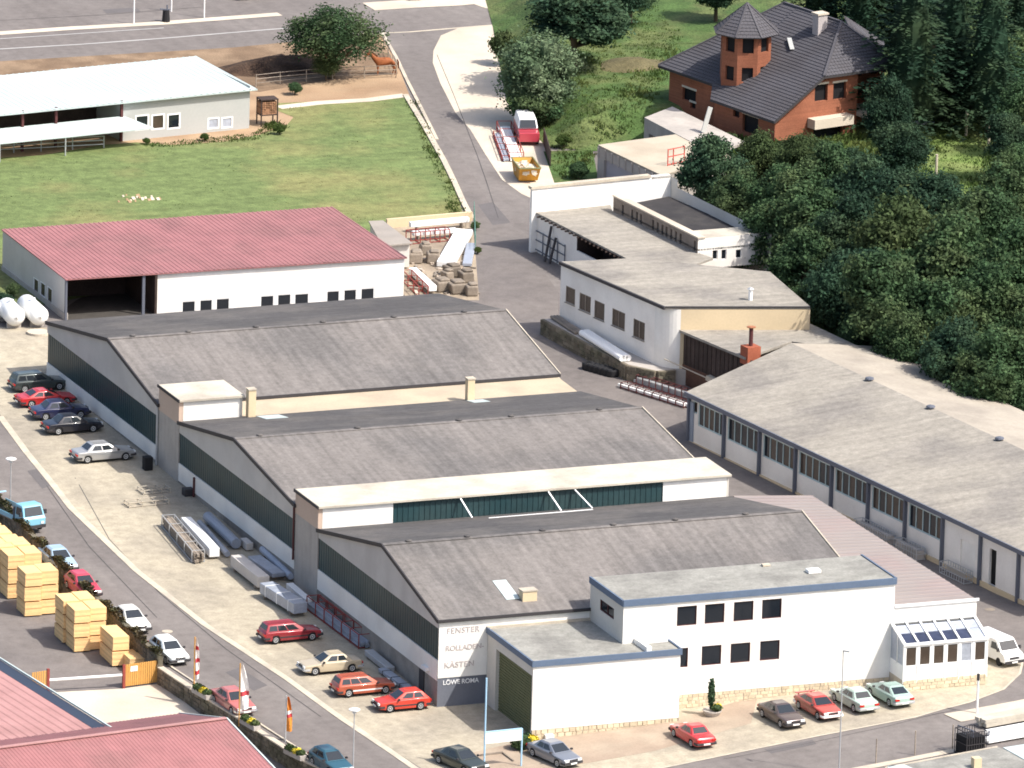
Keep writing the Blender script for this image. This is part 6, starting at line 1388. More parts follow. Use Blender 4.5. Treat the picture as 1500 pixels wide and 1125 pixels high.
# big company sign on pale blue posts
sg_ = thing("company_sign", "blank white sign board hung between two light blue posts", "sign", at(709, 1128))
c0_ = Vector(at(709, 1128)); c1_ = Vector(at(765, 1106)); mb = MB(); mb.tube(c0_, c0_+Vector((0, 0, 7.1)), .07, 8); put("tall_post", mb, m_skyblue, sg_)
c1_ = c0_+Vector((3.0, .15, 0)); mb = MB(); mb.tube(c1_, c1_+Vector((0, 0, 2.9)), .07, 8); put("short_post", mb, m_skyblue, sg_)
mb = MB(); mid = (c0_+c1_)/2; mb.obox(mid+Vector((0, 0, 2.45)), (c1_-c0_)/2, (0, .05, 0), (0, 0, .42)); put("board", mb, m_whiteplast, sg_)
mb = MB(); mb.beam(c0_+Vector((0, 0, 2.92)), c1_+Vector((0, 0, 2.92)), .14, .08); put("top_rail", mb, m_skyblue, sg_)
# low plank frame under the sign
mb = MB(); a, b = Vector(at(704, 1108)), Vector(at(736, 1104)); mb.beam(a+Vector((0, 0, .1)), b+Vector((0, 0, .1)), .12, .14); e = Vector(at(752, 1116)); mb.beam(b+Vector((0, 0, .08)), e+Vector((0, 0, .08)), .12, .12); put("edging_kerb", mb, m_greywood, None, "low dark edging around the bed under the company sign", cat="edging")
mb = MB(); c = at(804, 1082); mb.box(c[0]-.35, c[0]+.35, c[1]-.2, c[1]+.2, c[2], c[2]+.35); bevel(put("white_box", mb, m_whiteplast, None, "small white box on the paving by the garage plinth", cat="box"), .03)
# --- gas tanks
def tank(label, a, b, r_, base=True):
    p, q = Vector(at(*a)), Vector(at(*b)); t = thing("gas_tank", label, "gas tank", tuple(p), 0, "white gas tanks behind the halls"); d = proc_dir(p, q); L = (q-p).length; z = p.z+r_+.25
    pr = [(-r_*.55, .05), (-r_*.5, r_*.35), (-r_*.32, r_*.75), (0, r_), (L, r_), (L+r_*.32, r_*.75), (L+r_*.5, r_*.35), (L+r_*.55, .05)]
    mb = MB(); mb.lathe((p.x, p.y, z), d, pr, 20); o = put("vessel", mb, m_tank, t, smooth=True)
    n = Vector((-d.y, d.x, 0))
    for s in (.15, .85):
        c = p+d*L*s; mb = MB(); mb.obox((c.x, c.y, p.z+.2), d*.12, n*r_*.7, (0, 0, .28)); put("saddle", mb, m_grey_conc, t)
    mb = MB(); c = p+d*L*.5; mb.tube((c.x, c.y, z+r_-.05), (c.x, c.y, z+r_+.22), .22, 10); put("valve_dome", mb, m_tank, t)
tank("rear white gas tank, partly hidden, nearest the red-roofed shed", (57, 481), (38, 462), .82)
tank("middle white gas tank lying beside the red-roofed shed", (22, 482), (9, 468), .85)
tank("leftmost grey-white tank cut off by the left border", (-4, 472), (-18, 460), .7)
mb = MB(); c = at(56, 489); mb.tube((c[0], c[1], c[2]), (c[0], c[1], c[2]+.2), .95, 20); put("concrete_pad", mb, m_concrete, None, "round pale concrete pad under the rear gas tank", cat="concrete pad")
# --- bundles, racks and pallets along the halls
def bundle(name, label, cat, a, b, w, h, m, up=0.0, strap=None, nstrap=4, group=None, rounded=False, top=None):
    p, q = Vector(at(*a)), Vector(at(*b)); r = thing(name, label, cat, tuple(p), 0, group); d = proc_dir(p, q); n = Vector((-d.y, d.x, 0)); L = (q-p).length; c = (p+q)/2; sl = d*L/2+Vector((0, 0, (q.z-p.z)/2))
    mb = MB()
    if rounded: mb.lathe(p+Vector((0, 0, h/2+up)), q-p, [(0, h*.46), (.02, h/2), (L-.02, h/2), (L, h*.46)], 14)
    else: mb.obox(c+Vector((0, 0, up+h/2)), sl, n*w/2, (0, 0, h/2))
    o = put("bundle", mb, m, r, smooth=False); bevel(o, .06, 2)
    if strap:
        for i in range(nstrap):
            s = (i+.5)/nstrap; k = p+(q-p)*s; mb = MB(); mb.obox(k+Vector((0, 0, up+h/2)), d*.04, n*(w/2+.02), (0, 0, h/2+.02)); put("strap", mb, strap, r)
    for s in (.12, .88):
        k = p+(q-p)*s; mb = MB(); mb.obox(k+Vector((0, 0, up/2)), d*.06, n*(w/2), (0, 0, max(.05, up/2))); put("bearer", mb, m_greywood, r)
    return r
def rack(label, a, b, w, h, n, fill, m=m_redsteel, name="steel_rack", cat="rack", layers=1, group=None):
    p, q = Vector(at(*a)), Vector(at(*b)); r = thing(name, label, cat, tuple(p), 0, group); d = proc_dir(p, q); nn = Vector((-d.y, d.x, 0)); L = (q-p).length; rnd = random.Random(int(a[0]))
    for i in range(n+1):
        k = p+(q-p)*(i/n); mb = MB()
        for s in (-1, 1): mb.beam(k+nn*s*w/2, k+nn*s*w/2+Vector((0, 0, h)), .07)
        mb.beam(k-nn*w/2+Vector((0, 0, .1)), k+nn*w/2+Vector((0, 0, .1)), .07); mb.beam(k-nn*w/2+Vector((0, 0, h)), k+nn*w/2+Vector((0, 0, h)), .05)
        put("rack_frame", mb, m, r)
    for s in (-1, 1):
        for zz in (.1, h): mb = MB(); mb.beam(p+nn*s*w/2+Vector((0, 0, zz)), q+nn*s*w/2+Vector((0, 0, zz)), .06); put("rack_rail", mb, m, r)
    if fill:
        cnt = max(2, int(w/.22))
        for l in range(layers):
            for i in range(cnt):
                o = -w/2+.1+(w-.2)*(i+.5)/cnt; e = rnd.uniform(-.3, .3); z = .2+l*.24+rnd.uniform(0, .02); mb = MB()
                mb.beam(p+nn*o+d*(-.2+e)+Vector((0, 0, z)), q+nn*o+d*(.2+e)+Vector((0, 0, z)), (w-.2)/cnt-.02, .2); put("profile", mb, fill, r)
    return r
rack("open steel rack of grey-brown profiles, outermost beside the street paving", (246, 772), (290, 824), 1.0, 1.0, 4, m_greywood, m_steel, layers=3)
bundle("profile_bundle", "long bundle wrapped in bright white film beside the open steel rack", "wrapped bundle", (272, 774), (314, 820), .85, .75, m_whiteplast, .2)
bundle("pipe_bundle", "slim grey pipe bundle next to the white wrapped one", "pipe bundle", (292, 772), (333, 818), .5, .5, m_alu, .1, rounded=True)
bundle("pipe_bundle", "thick grey pipe bundle closest to the wall under the middle hall", "pipe bundle", (304, 766), (346, 806), .95, .85, m_alu, .1, rounded=True)
bundle("crate_bundle", "short pale crate end beside the blockwork wall of the middle hall", "crate", (356, 800), (366, 808), .6, .6, m_panel, .1)
bundle("profile_bundle", "cream tarpaulin-covered bundle on bearers beside the street paving", "wrapped bundle", (346, 834), (386, 866), 1.0, .9, m_panel, .3)
bundle("sheet_stack", "flat stack of grey sheets behind the cream covered bundle", "sheet stack", (372, 826), (408, 852), 1.1, .35, m_film, .35)
bundle("pipe_bundle", "long grey pipe bundle directly under the box wall between two halls", "pipe bundle", (384, 814), (426, 854), .6, .55, m_alu, .25, rounded=True)
bundle("pallet_load", "pallet load wrapped in blue-grey film with white top behind the wine red estate", "pallet load", (390, 874), (440, 905), 1.2, .85, m_film, .35, strap=m_whiteplast, nstrap=3)
bundle("profile_bundle", "narrow white-grey bundle beside the blue-grey pallet load", "wrapped bundle", (424, 868), (452, 892), .6, .5, m_whiteplast, .3)
rack("red oxide steel rack of grey pipes along the front hall", (458, 893), (534, 950), 1.0, 1.15, 6, m_alu, m_redsteel, layers=2)
rack("low red rack behind the wine red estate, against the blockwork", (470, 888), (520, 925), .6, .9, 4, m_steel, m_redsteel, layers=1)
bundle("profile_bundle", "light grey profile bundle on the ground behind the cream saloon", "wrapped bundle", (540, 962), (572, 988), .7, .45, m_steel, .15)
bundle("profile_bundle", "thin dark-edged grey boards behind the orange-red estate car", "board stack", (560, 986), (598, 1014), .7, .3, m_alu, .15, strap=m_darktrim, nstrap=3)
rack("pale steel trestle frame lying across the paving, nearer the halls", (206, 722), (245, 718), 1.2, .35, 3, None, m_felt_pale, cat="trestle", name="steel_trestle")
rack("pale steel trestle frame lying across the paving, nearer the street", (186, 742), (243, 736), 1.0, .4, 3, None, m_kerb, cat="trestle", name="steel_trestle")
mb = MB(); c = at(216, 688); mb.box(c[0]-.35, c[0]+.35, c[1]-.35, c[1]+.35, c[2], c[2]+1.1); bevel(put("waste_bin", mb, m_black, None, "black bin in the shade where the rear hall meets the box wall", cat="bin"), .05)
mb = MB(); c = at(282, 725); mb.box(c[0]-.8, c[0]+.8, c[1]-.4, c[1]+.4, c[2], c[2]+.6); bevel(put("machine_part", mb, m_darktrim, None, "dark squat crate at the foot of the middle hall drainpipe", cat="crate"), .08)
# --- skip and lane-side items
c = Vector(at(770, 262)); sk = thing("waste_skip", "yellow skip heaped with pale rubble beside the lane", "skip", tuple(c), math.radians(-101))
mb = MB(True); B = [(-1.2, -.85, .15), (1.2, -.85, .15), (1.2, .85, .15), (-1.2, .85, .15)]; T = [(-2.0, -.95, 1.45), (2.0, -.95, 1.45), (2.0, .95, 1.45), (-2.0, .95, 1.45)]
I = [(-1.9, -.87, 1.45), (1.9, -.87, 1.45), (1.9, .87, 1.45), (-1.9, .87, 1.45)]; J = [(-1.4, -.8, .8), (1.4, -.8, .8), (1.4, .8, .8), (-1.4, .8, .8)]
for a, b in ((B, T), (T, I), (I, J)):
    for i in range(4): j = (i+1) % 4; mb.quad(a[i], a[j], b[j], b[i])
mb.quad(*B); mb.quad(*J); put("hull", mb, m_skip, sk)
mb = MB(True)
for a, b in zip(T, T[1:]+T[:1]): mb.beam(a, b, .1, .1)
put("rim", mb, mat("olive_rim", (.2, .2, .1), .7, .2), sk)
mb = MB(True); rnd = random.Random(2)
for i in range(70):
    x, y = rnd.uniform(-1.5, 1.7), rnd.uniform(-.7, .7); s = rnd.uniform(.1, .32); z = .85+rnd.uniform(0, .45)*(1-abs(y))
    mb.obox((x, y, z), (s, rnd.uniform(-.1, .1), 0), (0, s*.8, rnd.uniform(-.1, .1)), (0, 0, s*.5))
put("rubble", mb, m_rubble, sk, kind="stuff")
rack("dark red rack with shiny white profiles in the shade beside the old van", (738, 190), (756, 236), 1.3, .8, 4, m_whiteplast, m_redsteel, layers=1)
rack("outer dark red rack of dull steel bars at the lane edge of the forecourt", (728, 200), (741, 236), .7, .5, 4, m_alu, m_redsteel, layers=1)
mb = MB(); a, b = Vector(at(790, 210)), Vector(at(800, 244)); mb.beam(a+Vector((.4, 0, .7)), b+Vector((.4, 0, .7)), .08, 1.4); put("dark_hoarding", mb, m_oldwood, None, "long dark board standing on edge between the van and the grass", cat="board")
# --- storage yard beside the red-roofed shed
sy = [("profile_bundle", "long white profile bundle along the kerb of the meadow", (600, 341), (686, 333), .5, .45, m_whiteplast, .5), ("profile_bundle", "second white bundle in the red rack beside the red-roofed shed", (604, 352), (668, 347), .5, .4, m_whiteplast, .4),
      ("profile_bundle", "bright white wide bundle lying towards the lane kerb", (652, 393), (680, 345), 1.5, .5, m_whiteplast, .1), ("sheet_stack", "light blue-grey sheets between the white bundle and the lane", (684, 392), (690, 362), .8, .3, m_alu, .1),
      ("profile_bundle", "white bundle leaning out behind the red-roofed shed corner", (604, 405), (634, 432), .7, .5, m_whiteplast, .3)]
for nm, lab, a, b, w_, h_, m_, up in sy: bundle(nm, lab, "wrapped bundle" if nm != "sheet_stack" else "sheet stack", a, b, w_, h_, m_, up)
rack("red stillage frame holding white bundles near the meadow corner", (598, 357), (655, 352), 1.0, 1.1, 4, None, m_redsteel, name="stillage", cat="stillage")
rack("red stillage frame behind the corner of the red-roofed shed", (596, 412), (620, 436), .8, 1.0, 3, None, m_redsteel, name="stillage", cat="stillage")
k = 0
for x, y_, w_, lab in ((608, 384, 1.3, "brown tarpaulin-wrapped bale, leftmost of the bales beside the shed"), (634, 384, 1.2, "dark brown bale right of the leftmost bale"), (662, 404, 1.3, "brown bale at the foot of the bright white bundle"), (646, 425, 1.4, "brown bale in front, nearest the hall roof"), (668, 428, 1.5, "pale-topped brown bale right of the front one"), (682, 412, 1.2, "small brown bale closest to the lane"), (622, 372, 1.0, "small bale behind the two bales beside the shed"), (690, 432, 1.1, "bale at the lane kerb in the lowest corner of the storage yard"), (655, 412, .9, "small dark bale wedged between the front bales")):
    c = Vector(at(x, y_)); mb = MB(); rnd = random.Random(x)
    
    an = rnd.uniform(-.4, .4); U = Vector((math.cos(an), math.sin(an), 0)); V = Vector((-U.y, U.x, 0))
    mb.obox(c+Vector((0, 0, .45)), U*w_*.46, V*w_*.55, (rnd.uniform(-.08, .08), 0, .45)); mb.obox(c+U*.12+Vector((0, 0, .95)), U*w_*.34, V*w_*.42, (0, rnd.uniform(-.1, .1), .14))
    bevel(put("wrapped_bale", mb, m_bale, None, lab, cat="bale", group="brown wrapped bales"), .2, 3)
mb = MB(); c = on_level(575, 347, 4.6); p4 = [lvl(565, 330, 5), lvl(548, 322, 5), lvl(574, 328, 5), lvl(600, 358, 5), lvl(578, 362, 5)]
lt = thing("lean_to_roof", "grey fibre-cement lean-to behind the right end of the red-roofed shed", "lean-to", (*p4[3], 3)); p4 = [lvl(550, 324, 4.9), lvl(560, 323, 4.9), lvl(602, 356, 4.6), lvl(592, 361, 4.6)]
mb = MB(); q = [(x, y) for x, y in (lvl(540, 324, 4.8), lvl(561, 323, 4.8), lvl(604, 356, 4.8), lvl(560, 360, 4.8))]; mb.prism(q, 4.7, 4.82); put("roof_sheet", mb, m_eternit, lt); mb = MB(); cx = sum(p[0] for p in q)/4; cy = sum(p[1] for p in q)/4; mb.prism([(cx+(x-cx)*.9, cy+(y-cy)*.9) for x, y in q], 2.6, 4.7); put("walls", mb, m_panel, lt)
wall_ = thing("yard_wall", "low white wall between the meadow and the storage yard", "wall", at(580, 331)); mb = MB(); a, b = Vector(at(566, 334)), Vector(at(691, 323)); mb.beam(a+Vector((0, 0, .3)), b+Vector((0, 0, .3)), .3, 1.0); put("wall", mb, m_cream, wall_)
railfence("mesh_fence_posts", "thin green wire fence beside the lane at the storage yard", px((694, 322), (696, 372)), 1.6, 3, mat("green_wire", (.12, .25, .2), .6, .05), MATS["green_wire"], 1.6, .025)
rnd = random.Random(12); cl = MB(); base = px((600, 372), (690, 360), (698, 438), (610, 440))
for i in range(90):
    for _ in range(50):
        x, y = rnd.uniform(min(p[0] for p in base), max(p[0] for p in base)), rnd.uniform(min(p[1] for p in base), max(p[1] for p in base))
        if _inside(x, y, base): break
    an = rnd.uniform(0, 3.14); s = rnd.uniform(.08, .3); cl.obox((x, y, base_ground(x, y)+.08), (math.cos(an)*s*2, math.sin(an)*s*2, 0), (-math.sin(an)*s*.5, math.cos(an)*s*.5, 0), (0, 0, rnd.uniform(.04, .14)))
put("scrap_litter", cl, mat("scrap", (.34, .29, .24), .85, .2, 1, 6, island=.6), None, "scattered offcuts and scrap among the bales of the storage yard", kind="stuff")
# --- platform bundle, tyres, long striped profiles
def upbundle(label, a, b, up, w_, h_, m_):
    p, q = Vector(at(*a, up)), Vector(at(*b, up)); r = thing("pipe_bundle", label, "pipe bundle", tuple(p)); mb = MB(); n = Vector((-proc_dir(p, q).y, proc_dir(p, q).x, 0))
    for o in (-.28, 0, .28):
        mb = MB(); mb.lathe(p+n*o+Vector((0, 0, h_/2)), q-p, [(0, h_*.4), (.02, h_*.45), ((q-p).length, h_*.45)], 10); put("pipe", mb, m_, r)
upbundle("thick white pipes lying on the stone-faced platform", (856, 492), (916, 530), 1.3, 1, .6, m_whiteplast)
upbundle("flat brown board pile at the upper end of the platform", (812, 466), (848, 490), 1.3, .6, .3, m_greywood)
tl = thing("tyre_row", "row of dark tyres lying against the retaining wall", "tyres", at(878, 547))
for i in range(6):
    c = Vector(at(862+i*7.0, 541+i*2.0)); mb = MB(); mb.lathe((c.x, c.y, c.z), (0, 0, 1), [(0, .3), (.0, .5), (.1, .56), (.5, .56), (.6, .5), (.6, .3), (.2, .25)], 12); put("tyre", mb, m_black, tl)
rack("dark red frame of white profiles nearest the lane, by the long workshop", (914, 568), (1006, 597), .8, .5, 8, m_whiteplast, m_maroon, layers=1)
rack("second dark red frame of grey-white profiles behind the nearer one", (936, 562), (1012, 586), .7, .8, 8, m_steel, m_maroon, layers=2)
mb = MB(); a, b = Vector(at(905, 542)), Vector(at(1082, 540)); mb.beam(a+Vector((0, 0, .9)), (b.x, b.y, a.z+1.1), .05); put("overhead_cable", mb, m_kerb, None, "thin pale cable stretched in front of the boarded shed", cat="cable")
mb = MB(); a, b = Vector((49.9, 78.2, 3.4)), Vector((52.5, 72.4, 2.6)); mb.beam(a, b, .08, .08); mb.beam((51.9, 73.5, 2.9), (52.3, 72.6, 2.7), .5, .4); put("drain_chute", mb, m_kerb, None, "pale slanting pipe with a white box in front of the dark boards", cat="pipe")
# --- small street things
for (x, y_, lab) in ((245, 925, "round pale manhole cover in the street beside the white hatchback"), (1450, 893, "rusty red drain cover in the lane beside the porch wing"), (1055, 625, "small dark drain cover beside the corner of the long workshop")):
    c = at(x, y_); mb = MB(); mb.tube((c[0], c[1], c[2]-.02), (c[0], c[1], c[2]+.025), .42, 14); put("manhole_cover", mb, m_kerb if x == 245 else (m_greywood if x == 1450 else m_darktrim), None, lab, cat="manhole cover")
bn_ = thing("litter_bin", "dark litter bin on the pavement beside the main road", "bin", at(243, 32)); c = Vector(at(243, 32)); mb = MB(); mb.tube(c, c+Vector((0, 0, 1.1)), .38, 10, .3); put("drum", mb, m_black, bn_); mb = MB(); mb.beam(c+Vector((-.6, 0, 1.25)), c+Vector((.4, 0, 1.15)), .1); mb.beam(c+Vector((.1, 0, 1.1)), c+Vector((.1, 0, 1.6)), .12); put("lid", mb, m_greyblue, bn_)
for x, y_, h_, lab in ((196, 35, 4.2, "white post beside the main road, left of the litter bin"), (251, 17, 3.6, "white post just right of the litter bin"), (299, 26, 4.4, "white post beside the main road, right of the litter bin")):
    c = Vector(at(x, y_)); mb = MB(); mb.tube(c, c+Vector((0, 0, h_)), .07, 8); put("road_post", mb, m_whiteplast, None, lab, cat="post", group="white posts along the main road")
for x, y_, h_ in ((1346, 165, 2.2), (1415, 200, 2.4), (1371, 262, 2.2), (1448, 212, 1.8)):
    c = Vector(at(x, y_)); mb = MB(); mb.tube(c, c+Vector((0, 0, h_)), .13, 8); put("concrete_post", mb, m_kerb, None, {1346: "pale concrete post nearest the brick house veranda", 1415: "tall pale concrete post in the middle of the clearing", 1371: "greyish post at the lower end of the clearing", 1448: "short pale post at the right of the clearing"}[x], cat="post")
for x, y_, lab in ((1350, 183, "white slab lying in the grass beside the brick house"), (1330, 150, "pale plank pile beside the veranda")):
    c = Vector(at(x, y_)); mb = MB(); mb.obox(c+Vector((0, 0, .2)), (1.0, -.5, 0), (.2, .4, 0), (0, 0, .06)); put("slab", mb, m_whiteplast, None, lab, cat="slab")
# --- planters
def leafball(name, label, where, r_, h_, m, n=260, size=.11, cat="shrub", up=0.0, group=None):
    c = Vector(at(*where)) if len(where) == 2 else Vector(where); rnd = random.Random(int(c.x*10+c.y)); mb = MB()
    for i in range(n):
        v = Vector((rnd.gauss(0, 1), rnd.gauss(0, 1), rnd.gauss(0, 1))).normalized(); q = rnd.uniform(.7, 1.0); p = Vector((c.x+v.x*r_*q, c.y+v.y*r_*q, c.z+up+h_/2+v.z*h_/2*q))
        a = Vector((rnd.gauss(0, 1), rnd.gauss(0, 1), rnd.gauss(0, 1))).normalized()*size; b = v.cross(a).normalized()*size*.7; mb.quad(p-a-b, p+a-b, p+a+b, p-a+b)
    mb.ball((c.x, c.y, c.z+up+h_/2), (r_*.78, r_*.78, h_*.40), 8, 6)
    return put(name, mb, m, None, label, cat=cat, group=group)
leafball("shrub", "rounded dark green shrub beside the company sign", (762, 1098), .75, 1.2, m_leaf, 420)
leafball("shrub", "yellow-leaved shrub beside the dark green one under the company sign", (778, 1094), .65, .9, m_yellow, 320)
leafball("shrub", "small dark green shrub directly behind the yellow-leaved one", (772, 1087), .5, .7, m_leaf_dark, 200)
pc = Vector(at(1043, 1048)); pl = thing("planter", "round planter bowl with yellow and green plants in front of the office block", "planter", tuple(pc)); mb = MB(); mb.lathe(tuple(pc), (0, 0, 1), [(0, .5), (.35, .72), (.45, .72), (.4, .6)], 16); put("bowl", mb, m_grey_conc, pl)
def inner(root, where, r_, h_, m, n=140, up=0.0, name="foliage"):
    o = leafball(name, None, where, r_, h_, m, n, .09, cat=None, up=up); l = o.location.copy(); inv = WORLD_M[root.name].inverted(); o.parent = root; o.location = inv @ l; return o
inner(pl, tuple(pc+Vector((.25, -.3, 0))), .42, .5, m_leaf, 160, .4); inner(pl, tuple(pc+Vector((.45, .1, 0))), .35, .4, m_yellow, 120, .45)
cy = thing("cypress", "slim dark column cypress standing in the planter", "tree", tuple(pc)); mb = MB(); mb.tube(pc, pc+Vector((0, 0, .9)), .05, 6); put("trunk", mb, m_trunk, cy); inner(cy, tuple(pc+Vector((-.1, 0, 0))), .26, 2.5, m_leaf_dark, 420, .5, "crown")
for x, y_, lab in ((296, 1023, "planter of yellow-green flowers on the stone wall beside the first flag"), (366, 1068, "planter of yellow-green flowers on the wall beside the white flag"), (432, 1112, "planter of yellow-green flowers on the wall beside the teal car")):
    c = Vector(at(x, y_)); t = thing("flower_trough", lab, "planter", tuple(c), 0, "flower troughs on the stone wall"); w0 = min(W_, key=lambda v: (v-V2(c)).length); i = W_.index(w0); d = (W_[min(i+1, len(W_)-1)]-W_[max(i-1, 0)]).normalized()
    mb = MB(); mb.obox(c+Vector((0, 0, .38)), d*1.2, Vector((-d.y, d.x, 0))*.28, (0, 0, .18)); put("trough", mb, m_grey_conc, t)
    for s in (-.8, -.25, .3, .8): inner(t, tuple(c+d*s), .38, .5, m_leaf_yel if s != .3 else m_yellow, 110, .45)
# ================================================================ trees and undergrowth
def leafquad(mb, p, nrm, size, rnd):
    a = Vector((rnd.gauss(0, 1), rnd.gauss(0, 1), rnd.gauss(0, 1))); t = nrm.cross(a)
    if t.length < 1e-4: return
    t.normalize(); b = nrm.cross(t).normalized(); s = size*rnd.uniform(.6, 1.3); n0 = len(mb.v)
    mb.v += [tuple(p-t*s-b*s*.2), tuple(p-b*s*.65+t*s*.1), tuple(p+t*s+b*s*.15), tuple(p+b*s*.6)]; mb.f.append((n0, n0+1, n0+2, n0+3))
def broadleaf(seed, R=3.0, H=9.0, lobes=26, per=620, leaf=.13, squash=.8, airy=0.0, upright=0.0):
    rnd = random.Random(seed); cr = MB(True); core = MB(True); tr = MB(True); cz = H*.58; rz = H*.40 if H > 6 else H*.42; cs = []
    for i in range(lobes):
        for _ in range(30):
            v = Vector((rnd.gauss(0, 1), rnd.gauss(0, 1), rnd.gauss(0, .9))).normalized(); q = rnd.uniform(.45, .92) ** .7
            lr = rnd.uniform(.22, .50)*R; c = Vector((v.x*(R-lr*.6)*q, v.y*(R-lr*.6)*q, cz+v.z*(rz-lr*.5)*q))
            if all((c-d).length > .42*(lr+e) for d, e in cs): break
        cs.append((c, lr))
    for c, lr in cs:
        k = int(per*(lr/R/.32)**2)
        for j in range(k):
            v = Vector((rnd.gauss(0, 1), rnd.gauss(0, 1), rnd.gauss(0, 1)+.15)).normalized(); rr = lr*rnd.uniform(.62, 1.08)*(1+.30*math.sin(v.x*5+c.x*3+v.z*4)*math.sin(v.y*6+c.y*3)+.16*math.sin(v.z*11+v.x*9+c.z*5)); rr *= 1.22 if rnd.random() < .10 else 1
            p = c+Vector((v.x*rr, v.y*rr, v.z*rr*squash)); n = (v+Vector((rnd.gauss(0, .9), rnd.gauss(0, .9), rnd.gauss(0, .7)+.35+upright))).normalized(); leafquad(cr, p, n, leaf, rnd)
        if not airy: cr.ball(c, (lr*.60, lr*.60, lr*.60*squash), 7, 5)
    # limbs
    tr.tube((0, 0, -.4), (0, 0, H*.32), R*.075, 8, R*.055)
    for c, lr in cs[:14]:
        b = Vector((c.x*.12, c.y*.12, H*rnd.uniform(.22, .42))); mid = b.lerp(c, .5)+Vector((0, 0, -.15)); tr.tube(b, mid, R*.035, 6, R*.022); tr.tube(mid, c, R*.022, 5, R*.008)
    tr.tube((0, 0, H*.3), (rnd.uniform(-.2, .2), rnd.uniform(-.2, .2), H*.8), R*.055, 7, R*.012)
    return cr, tr
def spruce(seed, H=16.0, R=3.9, tiers=24):
    rnd = random.Random(seed); cr = MB(True); tr = MB(True); tr.tube((0, 0, -.4), (0, 0, H*.97), .24, 8, .03)
    for t in range(tiers):
        f = t/(tiers-1); z = H*(.10+.88*f); r = R*(1-f)**.85+.15; nb = max(5, int(13*(1-f*.55)))
        for k in range(nb):
            a = 2*math.pi*(k+rnd.random()*.9)/nb; L = r*rnd.uniform(.72, 1.12); d = Vector((math.cos(a), math.sin(a), 0)); s = Vector((-d.y, d.x, 0)); m = max(3, int(L/.17))
            for j in range(m):
                u = (j+.6)/m; p = d*(L*u)+Vector((0, 0, z-L*.30*u*u+L*.06*u)); wd = .42*(1-u*.6)+.1
                for sd in (-1, 1):
                    q = p+s*sd*wd*rnd.uniform(.3, 1.0)*.8-Vector((0, 0, rnd.uniform(0, .16))); leafquad(cr, q, Vector((rnd.gauss(0, .35), rnd.gauss(0, .35), 1)).normalized(), .19, rnd)
    cr.lathe((0, 0, H*.12), (0, 0, 1), [(0, R*.35), (H*.4, R*.28), (H*.82, .05)], 8)
    return cr, tr
VAR = {}
def variant(key):
    if key in VAR: return VAR[key]
    k, s = key
    if k == "broad": cr, tr = broadleaf(s)
    elif k == "airy": cr, tr = broadleaf(s, R=3.4, H=8.0, lobes=46, per=330, airy=1, leaf=.11)
    elif k == "willow": cr, tr = broadleaf(s, lobes=36, per=420, leaf=.12, squash=1.25, upright=-.1)
    elif k == "bush": cr, tr = broadleaf(s, 3.0, 5.5, 20, 330, .19)
    else: cr, tr = spruce(s)
    mc = {"broad": m_leaf, "airy": m_leaf, "willow": m_willow, "bush": m_leaf, "spruce": m_needle}[k]
    VAR[key] = (mesh("crown", cr, mc), mesh("trunk", tr, m_trunk)); return VAR[key]
def tree(label, cx, cy, wpx, kind="broad", seed=1, m=None, hs=1.0, group=None, name="tree"):
    """crown centre seen at (cx, cy), crown width in pixels of the photograph"""
    H0 = {"broad": 9.0, "airy": 9.0, "willow": 9.0, "bush": 5.5, "spruce": 16.0}[kind]; R0 = 3.1 if kind != "spruce" else 3.5
    s = wpx/17.3/2/R0; hc = H0*s*hs*(.58 if kind != "spruce" else .5); g = at(cx, cy, hc); z = ground(g[0], g[1])
    key = (kind, seed); me = variant(key); rnd = random.Random(int(cx*3+cy*11))
    if m is not None:
        k2 = (key, m.name)
        if k2 not in VAR:
            c2 = me[0].copy(); c2.materials.clear(); c2.materials.append(m); VAR[k2] = (c2, me[1])
        me = VAR[k2]
    r = thing(name, label, "tree" if kind != "bush" else "bush", (g[0], g[1], z), rnd.uniform(0, 6.28), group); r.scale = (s, s*rnd.uniform(.92, 1.08), s*hs)
    for nm, d in (("crown", me[0]), ("trunk", me[1])):
        o = bpy.data.objects.new(nm, d); COL.objects.link(o); o.parent = r
    return r
tree("broad airy tree overhanging the main road above the paddock", 487, 44, 150, "airy", 3, None, .62, name="broadleaf_tree")
tree("small light green sapling branch tree under the big roadside tree", 478, 92, 44, "airy", 5, m_leaf_yel, .8, name="sapling")
tree("silvery green shrub-like tree at the edge of the concrete forecourt", 788, 102, 136, "willow", 2, None, .74, name="willow_tree")
tree("darker bushy tree directly below the silvery one, above the old van", 784, 152, 92, "bush", 2, m_leaf, .85, name="bush")
tree("bright green bush at the left foot of the silvery tree", 740, 66, 52, "bush", 4, m_leaf_yel, 1.2, name="bush")
tree("big dark tree over the main road right of the silvery tree", 842, 22, 205, "broad", 4, m_leaf_dark, .48, name="broadleaf_tree")
tree("dark branching tree at the top edge right of the big dark tree", 925, -12, 80, "airy", 6, m_leaf_dark, .8, name="broadleaf_tree")
tree("leaning dark tree at the top edge left of the house tower", 1050, -22, 90, "broad", 7, m_leaf_dark, .8, name="broadleaf_tree")
tree("dark glossy tree growing in front of the house veranda", 1298, 168, 88, "broad", 8, m_leaf_dark, 1.15, name="broadleaf_tree")
tree("rounded lower dark tree below the one at the veranda", 1322, 222, 92, "broad", 9, m_leaf_dark, .9, name="broadleaf_tree")
